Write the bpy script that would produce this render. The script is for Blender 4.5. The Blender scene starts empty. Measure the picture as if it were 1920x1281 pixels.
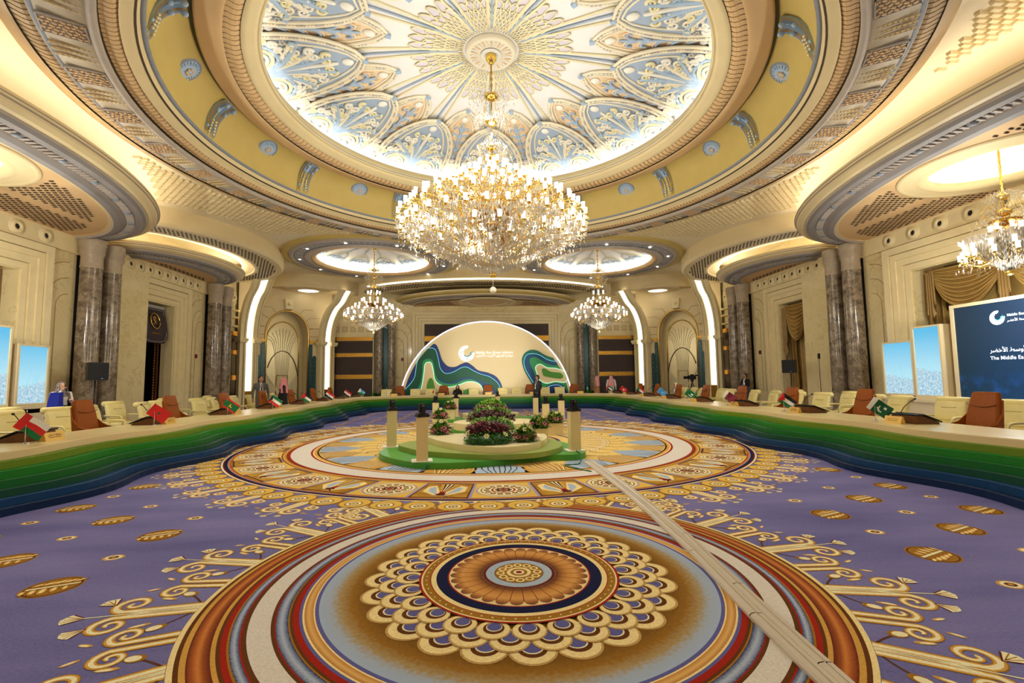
import bpy, bmesh, math, random
import numpy as np
from mathutils import Vector, Matrix
random.seed(7); rng = np.random.default_rng(7)
PI = math.pi
S = bpy.context.scene
COL = S.collection

# ------------------------------------------------------------------ camera
CF, CXC, CH = 884.5, -.28, 1.6
PITCH, YAW, ROLL = .0795, .0617, -.01216
def cam_basis():
    cp, sp, cy, sy = math.cos(PITCH), math.sin(PITCH), math.cos(YAW), math.sin(YAW)
    f = np.array([sy*cp, cy*cp, sp]); r = np.array([cy, -sy, 0.]); u = np.cross(r, f)
    c, s = math.cos(ROLL), math.sin(ROLL)
    return f, c*r + s*u, c*u - s*r
CFW, CRT, CUP = cam_basis()
CPOS = np.array([CXC, 0., CH])
def ray(x, y): return CFW + CRT*(x-960.)/CF - CUP*(y-640.5)/CF
def atz(x, y, z=0.): d = ray(x, y); return CPOS + (z-CH)/d[2]*d
def aty(x, y, Y): d = ray(x, y); return CPOS + Y/d[1]*d
def atx(x, y, X): d = ray(x, y); return CPOS + (X-CXC)/d[0]*d
cam = bpy.data.cameras.new('camera'); camo = bpy.data.objects.new('camera', cam); COL.objects.link(camo)
cam.sensor_fit = 'HORIZONTAL'; cam.sensor_width = 36.; cam.lens = 36.*CF/1920.
cam.clip_start = .05; cam.clip_end = 200
M = Matrix.Identity(4)
for i in range(3):
    M[i][0], M[i][1], M[i][2], M[i][3] = CRT[i], CUP[i], -CFW[i], CPOS[i]
camo.matrix_world = M
S.camera = camo

# ------------------------------------------------------------------ world, exposure
S.view_settings.view_transform = 'Standard'; S.view_settings.look = 'None'
S.view_settings.gamma = 1.0; S.view_settings.use_curve_mapping = False
S.view_settings.exposure = 0.0
w = bpy.data.worlds.new('world'); S.world = w; w.use_nodes = True
w.node_tree.nodes['Background'].inputs[0].default_value = (.9, .8, .65, 1)
w.node_tree.nodes['Background'].inputs[1].default_value = 0.02
S.cycles.max_bounces = 7; S.cycles.diffuse_bounces = 5; S.cycles.glossy_bounces = 3
S.cycles.transmission_bounces = 4; S.cycles.transparent_max_bounces = 8; S.cycles.use_adaptive_sampling = True; S.cycles.adaptive_threshold = .02
S.cycles.caustics_reflective = False; S.cycles.caustics_refractive = False
S.cycles.sample_clamp_indirect = 4.0; S.cycles.use_denoising = True
L_DOME, L_COVE, L_SMALL, L_CHAND, L_BULB = 31., 20., 9., 950., 4.
WARM = (1., .98, .9)
# ------------------------------------------------------------------ materials
def lin(c):
    return tuple((x/12.92 if x <= .04045 else ((x+.055)/1.055)**2.4) for x in (v/255. for v in c))
MATS = {}
def mat(name, rgb=(200, 200, 200), rough=.6, metal=0., var=0., vscale=8., bump=0., bscale=40., emit=0., ecol=None, spec=.4, trans=0., rgb2=None):
    if name in MATS: return MATS[name]
    m = bpy.data.materials.new(name); m.use_nodes = True; nt = m.node_tree; N = nt.nodes; Lk = nt.links
    b = N['Principled BSDF']; c = lin(rgb)
    b.inputs['Base Color'].default_value = (*c, 1); b.inputs['Roughness'].default_value = rough
    b.inputs['Metallic'].default_value = metal; b.inputs['Specular IOR Level'].default_value = spec
    if trans: b.inputs['Transmission Weight'].default_value = trans
    if var or rgb2 or bump: 
        tc = N.new('ShaderNodeTexCoord')
    if var or rgb2:
        nz = N.new('ShaderNodeTexNoise'); nz.inputs['Scale'].default_value = vscale; nz.inputs['Detail'].default_value = 5
        Lk.new(tc.outputs['Object'], nz.inputs['Vector'])
        r = N.new('ShaderNodeValToRGB'); r.color_ramp.elements[0].position = .3; r.color_ramp.elements[1].position = .7
        c2 = lin(rgb2) if rgb2 else tuple(min(1, x*(1+var)) for x in c)
        c1 = c if rgb2 else tuple(x*(1-var) for x in c)
        r.color_ramp.elements[0].color = (*c1, 1); r.color_ramp.elements[1].color = (*c2, 1)
        Lk.new(nz.outputs['Fac'], r.inputs[0]); Lk.new(r.outputs[0], b.inputs['Base Color'])
    if bump:
        n2 = N.new('ShaderNodeTexNoise'); n2.inputs['Scale'].default_value = bscale; n2.inputs['Detail'].default_value = 3
        Lk.new(tc.outputs['Object'], n2.inputs['Vector'])
        bp = N.new('ShaderNodeBump'); bp.inputs['Strength'].default_value = bump; bp.inputs['Distance'].default_value = .01
        Lk.new(n2.outputs['Fac'], bp.inputs['Height']); Lk.new(bp.outputs[0], b.inputs['Normal'])
    if emit:
        b.inputs['Emission Color'].default_value = (*(ecol or c), 1); b.inputs['Emission Strength'].default_value = emit
    MATS[name] = m; return m
def ramp_mat(name, stops, axis='radial', noise=0., nscale=40., rough=.9, lo=0., hi=1.):
    """colour by distance from the object's own origin (a woven / painted pattern)."""
    if name in MATS: return MATS[name]
    m = bpy.data.materials.new(name); m.use_nodes = True; nt = m.node_tree; N = nt.nodes; Lk = nt.links
    b = N['Principled BSDF']; b.inputs['Roughness'].default_value = rough; b.inputs['Specular IOR Level'].default_value = .15
    tc = N.new('ShaderNodeTexCoord'); sep = N.new('ShaderNodeSeparateXYZ'); Lk.new(tc.outputs['Object'], sep.inputs[0])
    if axis == 'radial':
        cmb = N.new('ShaderNodeCombineXYZ'); Lk.new(sep.outputs[0], cmb.inputs[0]); Lk.new(sep.outputs[1], cmb.inputs[1])
        ln = N.new('ShaderNodeVectorMath'); ln.operation = 'LENGTH'; Lk.new(cmb.outputs[0], ln.inputs[0]); val = ln.outputs['Value']
    else:
        val = sep.outputs['XYZ'.index(axis)]
    if noise:
        nz = N.new('ShaderNodeTexNoise'); nz.inputs['Scale'].default_value = nscale; nz.inputs['Detail'].default_value = 4
        Lk.new(tc.outputs['Object'], nz.inputs['Vector'])
        ma = N.new('ShaderNodeMath'); ma.operation = 'MULTIPLY_ADD'; Lk.new(nz.outputs['Fac'], ma.inputs[0]); ma.inputs[1].default_value = noise
        sb = N.new('ShaderNodeMath'); sb.operation = 'SUBTRACT'; Lk.new(val, sb.inputs[0]); sb.inputs[1].default_value = noise*.5
        Lk.new(sb.outputs[0], ma.inputs[2]); val = ma.outputs[0]
    mr = N.new('ShaderNodeMapRange'); mr.inputs['From Min'].default_value = lo; mr.inputs['From Max'].default_value = hi
    Lk.new(val, mr.inputs['Value'])
    r = N.new('ShaderNodeValToRGB'); cr = r.color_ramp
    st = [((p-lo)/(hi-lo), c) for p, c in stops]
    cr.elements[0].position = st[0][0]; cr.elements[0].color = (*lin(st[0][1]), 1)
    cr.elements[1].position = st[-1][0]; cr.elements[1].color = (*lin(st[-1][1]), 1)
    for p, c in st[1:-1]:
        e = cr.elements.new(p); e.color = (*lin(c), 1)
    Lk.new(mr.outputs[0], r.inputs[0]); Lk.new(r.outputs[0], b.inputs['Base Color'])
    MATS[name] = m; return m
def vein_mat(name, base, vein, scale=1.6, rough=.15, width=.03, cloud=None):
    if name in MATS: return MATS[name]
    m = bpy.data.materials.new(name); m.use_nodes = True; nt = m.node_tree; N = nt.nodes; Lk = nt.links
    b = N['Principled BSDF']; b.inputs['Roughness'].default_value = rough
    tc = N.new('ShaderNodeTexCoord')
    n1 = N.new('ShaderNodeTexNoise'); n1.inputs['Scale'].default_value = scale; n1.inputs['Detail'].default_value = 6; n1.inputs['Distortion'].default_value = 1.6
    Lk.new(tc.outputs['Object'], n1.inputs['Vector'])
    r = N.new('ShaderNodeValToRGB'); cr = r.color_ramp
    cr.elements[0].position = 0; cr.elements[0].color = (0, 0, 0, 1); cr.elements[1].position = 1; cr.elements[1].color = (0, 0, 0, 1)
    for p, v in ((.5-width, 0), (.5, 1), (.5+width, 0)):
        e = cr.elements.new(p); e.color = (v, v, v, 1)
    Lk.new(n1.outputs['Fac'], r.inputs[0])
    n2 = N.new('ShaderNodeTexNoise'); n2.inputs['Scale'].default_value = scale*2.2; n2.inputs['Detail'].default_value = 7
    Lk.new(tc.outputs['Object'], n2.inputs['Vector'])
    r2 = N.new('ShaderNodeValToRGB'); r2.color_ramp.elements[0].position = .35; r2.color_ramp.elements[1].position = .65
    r2.color_ramp.elements[0].color = (*lin(base), 1); r2.color_ramp.elements[1].color = (*lin(cloud or base), 1)
    Lk.new(n2.outputs['Fac'], r2.inputs[0])
    mx = N.new('ShaderNodeMixRGB'); Lk.new(r.outputs[0], mx.inputs[0]); Lk.new(r2.outputs[0], mx.inputs[1]); mx.inputs[2].default_value = (*lin(vein), 1)
    Lk.new(mx.outputs[0], b.inputs['Base Color']); MATS[name] = m; return m

# plaster and stone
P_CREAM = mat('plaster_cream', (220, 200, 152), .55, var=.03, vscale=1.5)
P_WHITE = mat('plaster_white', (244, 240, 228), .6)
P_PEACH = mat('plaster_peach', (214, 178, 128), .6, var=.03, vscale=2)
P_YELLOW = mat('plaster_yellow', (196, 172, 98), .6, var=.04, vscale=2)
P_BLUE = mat('plaster_blue_grey', (132, 138, 148), .6, var=.08, vscale=9)
P_GREY = mat('plaster_warm_grey', (176, 164, 150), .55, var=.05, vscale=5)
P_LBLUE = mat('plaster_light_blue', (168, 190, 214), .6, var=.06, vscale=9)
P_PALEY = mat('plaster_pale_yellow', (238, 228, 186), .6)
P_TAN = mat('plaster_tan', (176, 146, 98), .6)
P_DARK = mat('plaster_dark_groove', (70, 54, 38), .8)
P_STONE = mat('stone_trim_cream', (234, 216, 166), .35, var=.04, vscale=3)
MARBLE = vein_mat('marble_cream', (236, 219, 168), (216, 196, 142), .9, .14, .02, (230, 212, 160))
MARBLE_D = vein_mat('marble_grey_brown', (98, 84, 68), (184, 170, 148), 2.2, .14, .012, (150, 132, 108))
GOLD = mat('polished_gold', (242, 204, 104), .22, 1.)
GOLD_D = mat('antique_gold', (176, 130, 48), .35, .9, var=.3, vscale=30)
BRASS = mat('brass', (214, 178, 96), .3, 1.)
LED = mat('cove_led', (255, 236, 205), emit=L_COVE, ecol=(1., .97, .88))
BLACK = mat('black_plastic', (18, 18, 20), .4)
DARKM = mat('dark_metal', (38, 36, 36), .4, .6)
CHROME = mat('chrome', (220, 220, 222), .12, 1.)
WHITE_LED = mat('white_light_panel', (255, 250, 240), emit=1.5, ecol=(1., .97, .9))

# ------------------------------------------------------------------ mesh builder
class MB:
    def __init__(s): s.v = []; s.f = []; s.m = []; s.sm = []; s.T = None; s.n = 0
    def add(s, V, F, mi=0, smooth=False):
        V = np.asarray(V, float).reshape(-1, 3)
        if s.T is not None: V = V @ np.array(s.T.to_3x3()).T + np.array(s.T.translation)
        o = s.n; s.v.append(V); s.n += len(V)
        s.f += [tuple(i+o for i in f) for f in F]; s.m += [mi]*len(F); s.sm += [smooth]*len(F); return s
    def box(s, c, d, mi=0, rz=0., R=None):
        x, y, z = d[0]/2, d[1]/2, d[2]/2
        V = np.array([(-x,-y,-z),(x,-y,-z),(x,y,-z),(-x,y,-z),(-x,-y,z),(x,-y,z),(x,y,z),(-x,y,z)])
        if rz: R = Matrix.Rotation(rz, 3, 'Z')
        if R is not None: V = V @ np.array(R.to_3x3()).T
        return s.add(V + np.array(c), [(0,3,2,1),(4,5,6,7),(0,1,5,4),(1,2,6,5),(2,3,7,6),(3,0,4,7)], mi)
    def b2(s, lo, hi, mi=0):
        return s.box([(a+b)/2 for a, b in zip(lo, hi)], [abs(b-a) for a, b in zip(lo, hi)], mi)
    def prism(s, poly, z0, z1, mi=0, mside=None, smooth=False):
        n = len(poly); V = [(x, y, z0) for x, y in poly] + [(x, y, z1) for x, y in poly]
        ms = mi if mside is None else mside
        s.add(V, [tuple(range(n-1, -1, -1)), tuple(range(n, 2*n))], mi)
        s.add(V, [(i, (i+1) % n, n+(i+1) % n, n+i) for i in range(n)], ms, smooth); return s
    def poly(s, pts, mi=0): return s.add(pts, [tuple(range(len(pts)))], mi)
    def lathe(s, prof, n=32, c=(0, 0, 0), mi=0, smooth=True, a0=0., a1=2*PI):
        full = abs(a1-a0-2*PI) < 1e-6; k = n if full else n+1
        a = a0 + (a1-a0)*np.arange(k)/n; P = np.asarray(prof, float)
        V = np.zeros((k, len(P), 3)); V[..., 0] = np.cos(a)[:, None]*P[:, 0]; V[..., 1] = np.sin(a)[:, None]*P[:, 0]; V[..., 2] = P[:, 1]
        V += np.array(c); q = len(P); F = []
        for i in range(n):
            j = (i+1) % k
            for t in range(q-1): F.append((i*q+t, j*q+t, j*q+t+1, i*q+t+1))
        return s.add(V, F, mi, smooth)
    def tube(s, path, rad, n=6, mi=0, smooth=True, caps=True, flat=1.):
        P = np.asarray(path, float); k = len(P); rad = np.broadcast_to(np.asarray(rad, float), (k,))
        T = np.gradient(P, axis=0); T /= np.linalg.norm(T, axis=1)[:, None] + 1e-9
        up = np.array([0, 0, 1.]) if abs(T[0][2]) < .9 else np.array([0, 1., 0]); V = []
        for i in range(k):
            a = np.cross(T[i], up); l = np.linalg.norm(a)
            if l < 1e-4: a = np.cross(T[i], np.array([1., 0, 0])); l = np.linalg.norm(a)
            a /= l; b = np.cross(a, T[i]); up = b
            th = 2*PI*np.arange(n)/n
            V.append(P[i] + rad[i]*(np.cos(th)[:, None]*a + flat*np.sin(th)[:, None]*b))
        V = np.concatenate(V); F = [(i*n+j, i*n+(j+1) % n, (i+1)*n+(j+1) % n, (i+1)*n+j) for i in range(k-1) for j in range(n)]
        if caps: F += [tuple(range(n-1, -1, -1)), tuple(range((k-1)*n, k*n))]
        return s.add(V, F, mi, smooth)
    def rod(s, a, b, r, n=8, mi=0, r2=None): return s.tube([a, b], [r, r if r2 is None else r2], n, mi)
    def ellip(s, c, r, nu=12, nv=8, mi=0, R=None):
        V = []; F = []
        for j in range(nv+1):
            p = PI*j/nv
            for i in range(nu): V.append((math.sin(p)*math.cos(2*PI*i/nu)*r[0], math.sin(p)*math.sin(2*PI*i/nu)*r[1], math.cos(p)*r[2]))
        for j in range(nv):
            for i in range(nu): F.append((j*nu+i, (j+1)*nu+i, (j+1)*nu+(i+1) % nu, j*nu+(i+1) % nu))
        V = np.array(V)
        if R is not None: V = V @ np.array(R.to_3x3()).T
        return s.add(V + np.array(c), F, mi, True)
    def sweep(s, pts, nrm, prof, mi=0, closed=False, smooth=True):
        """extrude profile [(offset along normal, z)] along a plan outline; mi may be a list per profile segment"""
        P = np.asarray(pts, float); Nn = np.asarray(nrm, float); q = len(prof); k = len(P); V = []
        for d, z in prof: V.append(np.c_[P + Nn*d, np.full(k, z)])
        V = np.stack(V, 1).reshape(-1, 3); m = k if closed else k-1
        for t in range(q-1):
            F = [(i*q+t, ((i+1) % k)*q+t, ((i+1) % k)*q+t+1, i*q+t+1) for i in range(m)]
            s.add(V, F, mi[t] if isinstance(mi, (list, tuple)) else mi, smooth)
        return s
    def grid(s, G, mi=0, smooth=True, closed=False):
        G = np.asarray(G, float); a, b = G.shape[:2]; e = a if closed else a-1
        return s.add(G.reshape(-1, 3), [(i*b+j, ((i+1) % a)*b+j, ((i+1) % a)*b+j+1, i*b+j+1) for i in range(e) for j in range(b-1)], mi, smooth)
    def mesh(s, name, mats):
        V = np.concatenate(s.v) if s.v else np.zeros((0, 3))
        me = bpy.data.meshes.new(name); me.from_pydata(V.tolist(), [], s.f)
        for m in (mats if isinstance(mats, (list, tuple)) else [mats]): me.materials.append(m)
        me.polygons.foreach_set('material_index', s.m); me.polygons.foreach_set('use_smooth', s.sm)
        me.update(); return me
    def build(s, name, mats, parent=None, loc=(0, 0, 0), rz=0., **kw):
        return place(s.mesh(name, mats), name, parent, loc, rz, **kw)
def place(me, name, parent=None, loc=(0, 0, 0), rz=0., label=None, cat=None, group=None, kind=None, scale=None, rot=None):
    o = bpy.data.objects.new(name, me); COL.objects.link(o)
    if parent is not None: o.parent = parent
    o.location = loc; o.rotation_euler = rot if rot is not None else (0, 0, rz)
    if scale is not None: o.scale = scale if isinstance(scale, (tuple, list)) else (scale,)*3
    return tag(o, label, cat, group, kind)
def tag(o, label=None, cat=None, group=None, kind=None):
    for k, v in (('label', label), ('category', cat), ('group', group), ('kind', kind)):
        if v is not None: o[k] = v
    return o
def thing(name, label=None, cat=None, loc=(0, 0, 0), rz=0., group=None, kind=None):
    return place(None, name, None, loc, rz, label, cat, group, kind)
def inst(parts, name, label=None, cat=None, loc=(0, 0, 0), rz=0., group=None, scale=None, kind=None):
    """one more individual of a kind: an Empty with its own copies of every part (mesh data shared)"""
    r = place(None, name, None, loc, rz, label, cat, group, kind, scale)
    def put(p, par):
        o = place(p[1], p[0], par, p[2] if len(p) > 2 else (0, 0, 0), rot=p[3] if len(p) > 3 else (0, 0, 0))
        for q in (p[4] if len(p) > 4 else []): put(q, o)
    for p in parts: put(p, r)
    return r
def arc(c, r, a0, a1, n): return [(c[0]+r*math.cos(a0+(a1-a0)*i/n), c[1]+r*math.sin(a0+(a1-a0)*i/n)) for i in range(n+1)]
def smooth_path(pts, n=8):
    P = [np.array(p, float) for p in pts]; out = []
    for i in range(len(P)-1):
        p0 = P[max(i-1, 0)]; p1 = P[i]; p2 = P[i+1]; p3 = P[min(i+2, len(P)-1)]
        for t in np.arange(n)/n:
            out.append(.5*((2*p1) + (-p0+p2)*t + (2*p0-5*p1+4*p2-p3)*t*t + (-p0+3*p1-3*p2+p3)*t**3))
    out.append(P[-1]); return np.array(out)
def smooth_closed(pts, n=8):
    P = [np.array(p, float) for p in pts]; k = len(P); out = []
    for i in range(k):
        p0, p1, p2, p3 = P[i-1], P[i], P[(i+1) % k], P[(i+2) % k]
        for t in np.arange(n)/n:
            out.append(.5*((2*p1) + (-p0+p2)*t + (2*p0-5*p1+4*p2-p3)*t*t + (-p0+3*p1-3*p2+p3)*t**3))
    return np.array(out)
def normals2(P, closed=False):
    P = np.asarray(P, float)
    T = (np.roll(P, -1, 0)-np.roll(P, 1, 0)) if closed else np.gradient(P, axis=0)
    T /= np.linalg.norm(T, axis=1)[:, None]+1e-9
    return np.c_[T[:, 1], -T[:, 0]]
# text to mesh
AR = None
def font_ar():
    global AR
    if AR is None:
        import os
        d = os.path.join(bpy.utils.resource_path('LOCAL'), 'datafiles', 'fonts')
        try: AR = bpy.data.fonts.load(os.path.join(d, 'NotoSansArabic-VariableFont_wdth,wght.woff2'))
        except Exception: AR = False
    return AR or None
AF = {'ا':(1,'FE8D'),'أ':(1,'FE83'),'إ':(1,'FE87'),'ب':(0,'FE8F'),'ة':(1,'FE93'),'ت':(0,'FE95'),'ج':(0,'FE9D'),'خ':(0,'FEA5'),'د':(1,'FEA9'),'ر':(1,'FEAD'),'س':(0,'FEB1'),'ش':(0,'FEB5'),'ض':(0,'FEBD'),'ط':(0,'FEC1'),'ع':(0,'FEC9'),'ف':(0,'FED1'),'ق':(0,'FED5'),'ك':(0,'FED9'),'ل':(0,'FEDD'),'م':(0,'FEE1'),'ن':(0,'FEE5'),'ه':(0,'FEE9'),'و':(1,'FEED'),'ي':(0,'FEF1')}
def arabic(t):
    t = t.replace('لأ', '\u0001').replace('لا', '\u0002').replace('لإ', '\u0003')
    af = dict(AF); af['\u0001'] = (1, 'FEF7'); af['\u0002'] = (1, 'FEFB'); af['\u0003'] = (1, 'FEF9')
    out = ''
    for i, ch in enumerate(t):
        if ch not in af: out += ch; continue
        pj = i > 0 and t[i-1] in af and af[t[i-1]][0] == 0
        nj = i < len(t)-1 and t[i+1] in af and af[ch][0] == 0
        base = int(af[ch][1], 16)
        if af[ch][0]: out += chr(base + (1 if pj else 0))
        else: out += chr(base + (3 if pj and nj else 1 if pj else 2 if nj else 0))
    return out[::-1]
def text_mesh(txt, size, extr=.0, ar=False, align='LEFT', bold=0.):
    cu = bpy.data.curves.new('lettering', 'FONT'); cu.body = arabic(txt) if ar else txt
    if ar and font_ar(): cu.font = font_ar()
    cu.size = size; cu.extrude = extr; cu.align_x = align; cu.resolution_u = 3; cu.offset = bold
    o = bpy.data.objects.new('lettering', cu); COL.objects.link(o)
    dg = bpy.context.evaluated_depsgraph_get(); me = bpy.data.meshes.new_from_object(o.evaluated_get(dg))
    bpy.data.objects.remove(o); bpy.data.curves.remove(cu); return me
# ------------------------------------------------------------------ floor and its woven carpet
DC = (0., 12.37)            # axis of the dome, the chandelier and the large rosette
M1 = (0., 3.99)             # near medallion
def carpet(name, rgb, var=.12, rgb2=None): return mat('carpet_'+name, rgb, .95, var=var, vscale=60, spec=.1, rgb2=rgb2)
def floor_mat():
    m = bpy.data.materials.new('carpet_periwinkle'); m.use_nodes = True; N = m.node_tree.nodes; Lk = m.node_tree.links
    b = N['Principled BSDF']; b.inputs['Roughness'].default_value = .95; b.inputs['Specular IOR Level'].default_value = .1
    tc = N.new('ShaderNodeTexCoord'); n1 = N.new('ShaderNodeTexNoise'); n2 = N.new('ShaderNodeTexNoise')
    n1.inputs['Scale'].default_value = .9; n1.inputs['Detail'].default_value = 6; n2.inputs['Scale'].default_value = 55; n2.inputs['Detail'].default_value = 3
    mp = N.new('ShaderNodeMapping'); mp.inputs['Scale'].default_value = (.5, 1.6, 1)
    Lk.new(tc.outputs['Object'], mp.inputs[0]); Lk.new(mp.outputs[0], n1.inputs['Vector']); Lk.new(tc.outputs['Object'], n2.inputs['Vector'])
    ad = N.new('ShaderNodeMath'); ad.operation = 'MULTIPLY_ADD'; ad.inputs[1].default_value = .5
    Lk.new(n2.outputs['Fac'], ad.inputs[0]); Lk.new(n1.outputs['Fac'], ad.inputs[2])
    r = N.new('ShaderNodeValToRGB'); r.color_ramp.elements[0].position = .5; r.color_ramp.elements[1].position = 1.
    r.color_ramp.elements[0].color = (*lin((98, 96, 150)), 1); r.color_ramp.elements[1].color = (*lin((134, 130, 182)), 1)
    Lk.new(ad.outputs[0], r.inputs[0]); Lk.new(r.outputs[0], b.inputs['Base Color'])
    bp = N.new('ShaderNodeBump'); bp.inputs['Strength'].default_value = .25; bp.inputs['Distance'].default_value = .008
    n3 = N.new('ShaderNodeTexNoise'); n3.inputs['Scale'].default_value = 180; Lk.new(tc.outputs['Object'], n3.inputs['Vector'])
    Lk.new(n3.outputs['Fac'], bp.inputs['Height']); Lk.new(bp.outputs[0], b.inputs['Normal'])
    return m
fl = MB(); fl.b2((-17, -9, -.2), (17, 37, 0)); FLOOR = fl.build('floor', floor_mat(), kind='structure')
CP = {}
for k, c in dict(cream=(244, 220, 156), brown=(98, 54, 16), gold=(208, 158, 72), dgold=(160, 112, 30), red=(158, 34, 16), dred=(104, 26, 14), blue=(96, 94, 152), navy=(20, 24, 62),
                 grey=(222, 214, 202), yellow=(226, 184, 84), lilac=(160, 152, 184), orange=(196, 112, 44), tan=(196, 156, 92), field=(226, 192, 112), pale=(246, 234, 190), lblue=(172, 188, 206)).items():
    CP[k] = carpet(k, c)
CP['speck'] = ramp_mat('carpet_blue_band_outer', [(1.982, (34, 38, 84)), (1.996, (120, 132, 160)), (2.008, (176, 188, 206)), (2.022, (140, 150, 176)), (2.037, (34, 38, 84))], noise=.022, nscale=80, lo=1.95, hi=2.06)
CP['speck2'] = ramp_mat('carpet_blue_band_inner', [(1.707, (34, 38, 84)), (1.724, (120, 132, 160)), (1.744, (176, 188, 206)), (1.764, (140, 150, 176)), (1.784, (34, 38, 84))], noise=.026, nscale=70, lo=1.68, hi=1.81)
CP['bar'] = ramp_mat('carpet_bronze_ring', [(2.131, (96, 26, 10)), (2.165, (150, 74, 22)), (2.19, (206, 126, 56)), (2.215, (170, 88, 30)), (2.248, (92, 24, 8))], noise=.02, nscale=60, lo=2., hi=2.4)
CP['goldring'] = ramp_mat('carpet_gold_ring', [(1.55, (196, 132, 56)), (1.58, (226, 178, 104)), (1.607, (186, 120, 46))], noise=.012, nscale=60, lo=1.5, hi=1.65)
CP['halo'] = ramp_mat('carpet_gold_halo', [(1.0, (118, 80, 8)), (1.2, (122, 82, 10)), (1.3, (150, 104, 26)), (1.38, (168, 144, 96)), (1.44, (164, 176, 192)), (1.515, (164, 182, 208))], noise=.12, nscale=34, lo=.8, hi=1.7)
CP['petal'] = ramp_mat('carpet_bronze_petals', [(.27, (120, 100, 100)), (.31, (110, 58, 16)), (.4, (206, 142, 66)), (.46, (214, 156, 82)), (.52, (160, 96, 40)), (.545, (120, 80, 60)), (.56, (100, 60, 50))], noise=.03, nscale=50, lo=.2, hi=.6)
CP['panel'] = mat('carpet_panel_brown', (150, 100, 22), .95, spec=.1, vscale=2.5, rgb2=(206, 160, 60))
CK = list(CP); CI = {k: i for i, k in enumerate(CK)}; CM = [CP[k] for k in CK]
class Pat(MB):
    def __init__(s): super().__init__(); s.z = .0008
    def up(s, d=.0005): s.z += d; return s
    def ring(s, r0, r1, k, n=160, c=(0, 0)):
        a = 2*PI*np.arange(n)/n; V = np.concatenate([np.c_[c[0]+np.cos(a)*r, c[1]+np.sin(a)*r, np.full(n, s.z)] for r in (r0, r1)])
        s.add(V, [(i, n+i, n+(i+1) % n, (i+1) % n) for i in range(n)], CI[k]); return s
    def disc(s, c, r, k, n=24, dz=0., sx=1., ang=0.):
        a = 2*PI*np.arange(n)/n; x = np.cos(a)*r*sx; y = np.sin(a)*r; ca, sa = math.cos(ang), math.sin(ang)
        s.add(np.c_[c[0]+x*ca-y*sa, c[1]+x*sa+y*ca, np.full(n, s.z+dz)], [tuple(range(n))], CI[k]); return s
    def shape(s, pts, k, dz=0.): s.add([(x, y, s.z+dz) for x, y in pts], [tuple(range(len(pts)))], CI[k]); return s
    def ribbon(s, path, wd, k, dz=0.):
        P = np.asarray(path, float); n = normals2(P); wd = np.broadcast_to(np.asarray(wd, float), (len(P),))[:, None]
        V = np.concatenate([P+n*wd/2, P-n*wd/2]); V = np.c_[V, np.full(len(V), s.z+dz)]; q = len(P)
        s.add(V, [(i, i+1, q+i+1, q+i) for i in range(q-1)], CI[k]); return s
def rot2(p, a): c, s_ = math.cos(a), math.sin(a); return [(x*c-y*s_, x*s_+y*c) for x, y in p]
def volute(sx, r0, rv, tv, rad, stem, turns=1.3):
    """stem from the ring (radius r0) outwards, curling round (tv, rv); local x tangential, y radial"""
    pts = [(sx*stem, r0), (sx*stem, r0+(rv-r0)*.45), (sx*(stem+.01), rv-rad*.2)]
    cx, cy = sx*tv, rv
    a0 = math.atan2(rv-rad*.2-cy+rad*.9, sx*(stem+.01)-cx)
    sp = []
    st = math.atan2(rad*.55, (sx*stem-cx)); 
    for i in range(26):
        t = i/25; a = st - sx*turns*2*PI*t; rr = (abs(tv-stem)*(1-t)**.8 + rad*.12)
        sp.append((cx+rr*math.cos(a), cy+rr*math.sin(a)))
    return np.concatenate([smooth_path(pts[:2]+[sp[0]], 5)[:-1], np.array(sp)])
def scroll(P, path, w, th):
    q = rot2(path, th); n = len(q); tp = np.linspace(1, .45, n)
    P.ribbon(q, w*1.9*tp, 'dgold', 0); P.ribbon(q, w*1.5*tp, 'gold', .0002); P.ribbon(q, w*.75*tp, 'pale', .0004)
def fan_flower(P, c, ang, s, th):
    L = [(0, 0), (-.5*s, .75*s), (-.28*s, .9*s), (0, 1.*s), (.28*s, .9*s), (.5*s, .75*s)]
    f = lambda pts: rot2([(c[0]+p[0], c[1]+p[1]) for p in rot2(pts, ang)], th)
    P.shape(f([(-.58*s, .72*s), (0, -.12*s), (.58*s, .72*s), (.2*s, .45*s), (-.2*s, .45*s)]), 'dred', .0006)
    P.shape(f(L), 'pale', .001)
    for k in (-.25, 0, .25): P.ribbon(f([(0, .1*s), (k*s*1.1, .85*s)]), .05*s, 'dgold', .0014)

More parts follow.
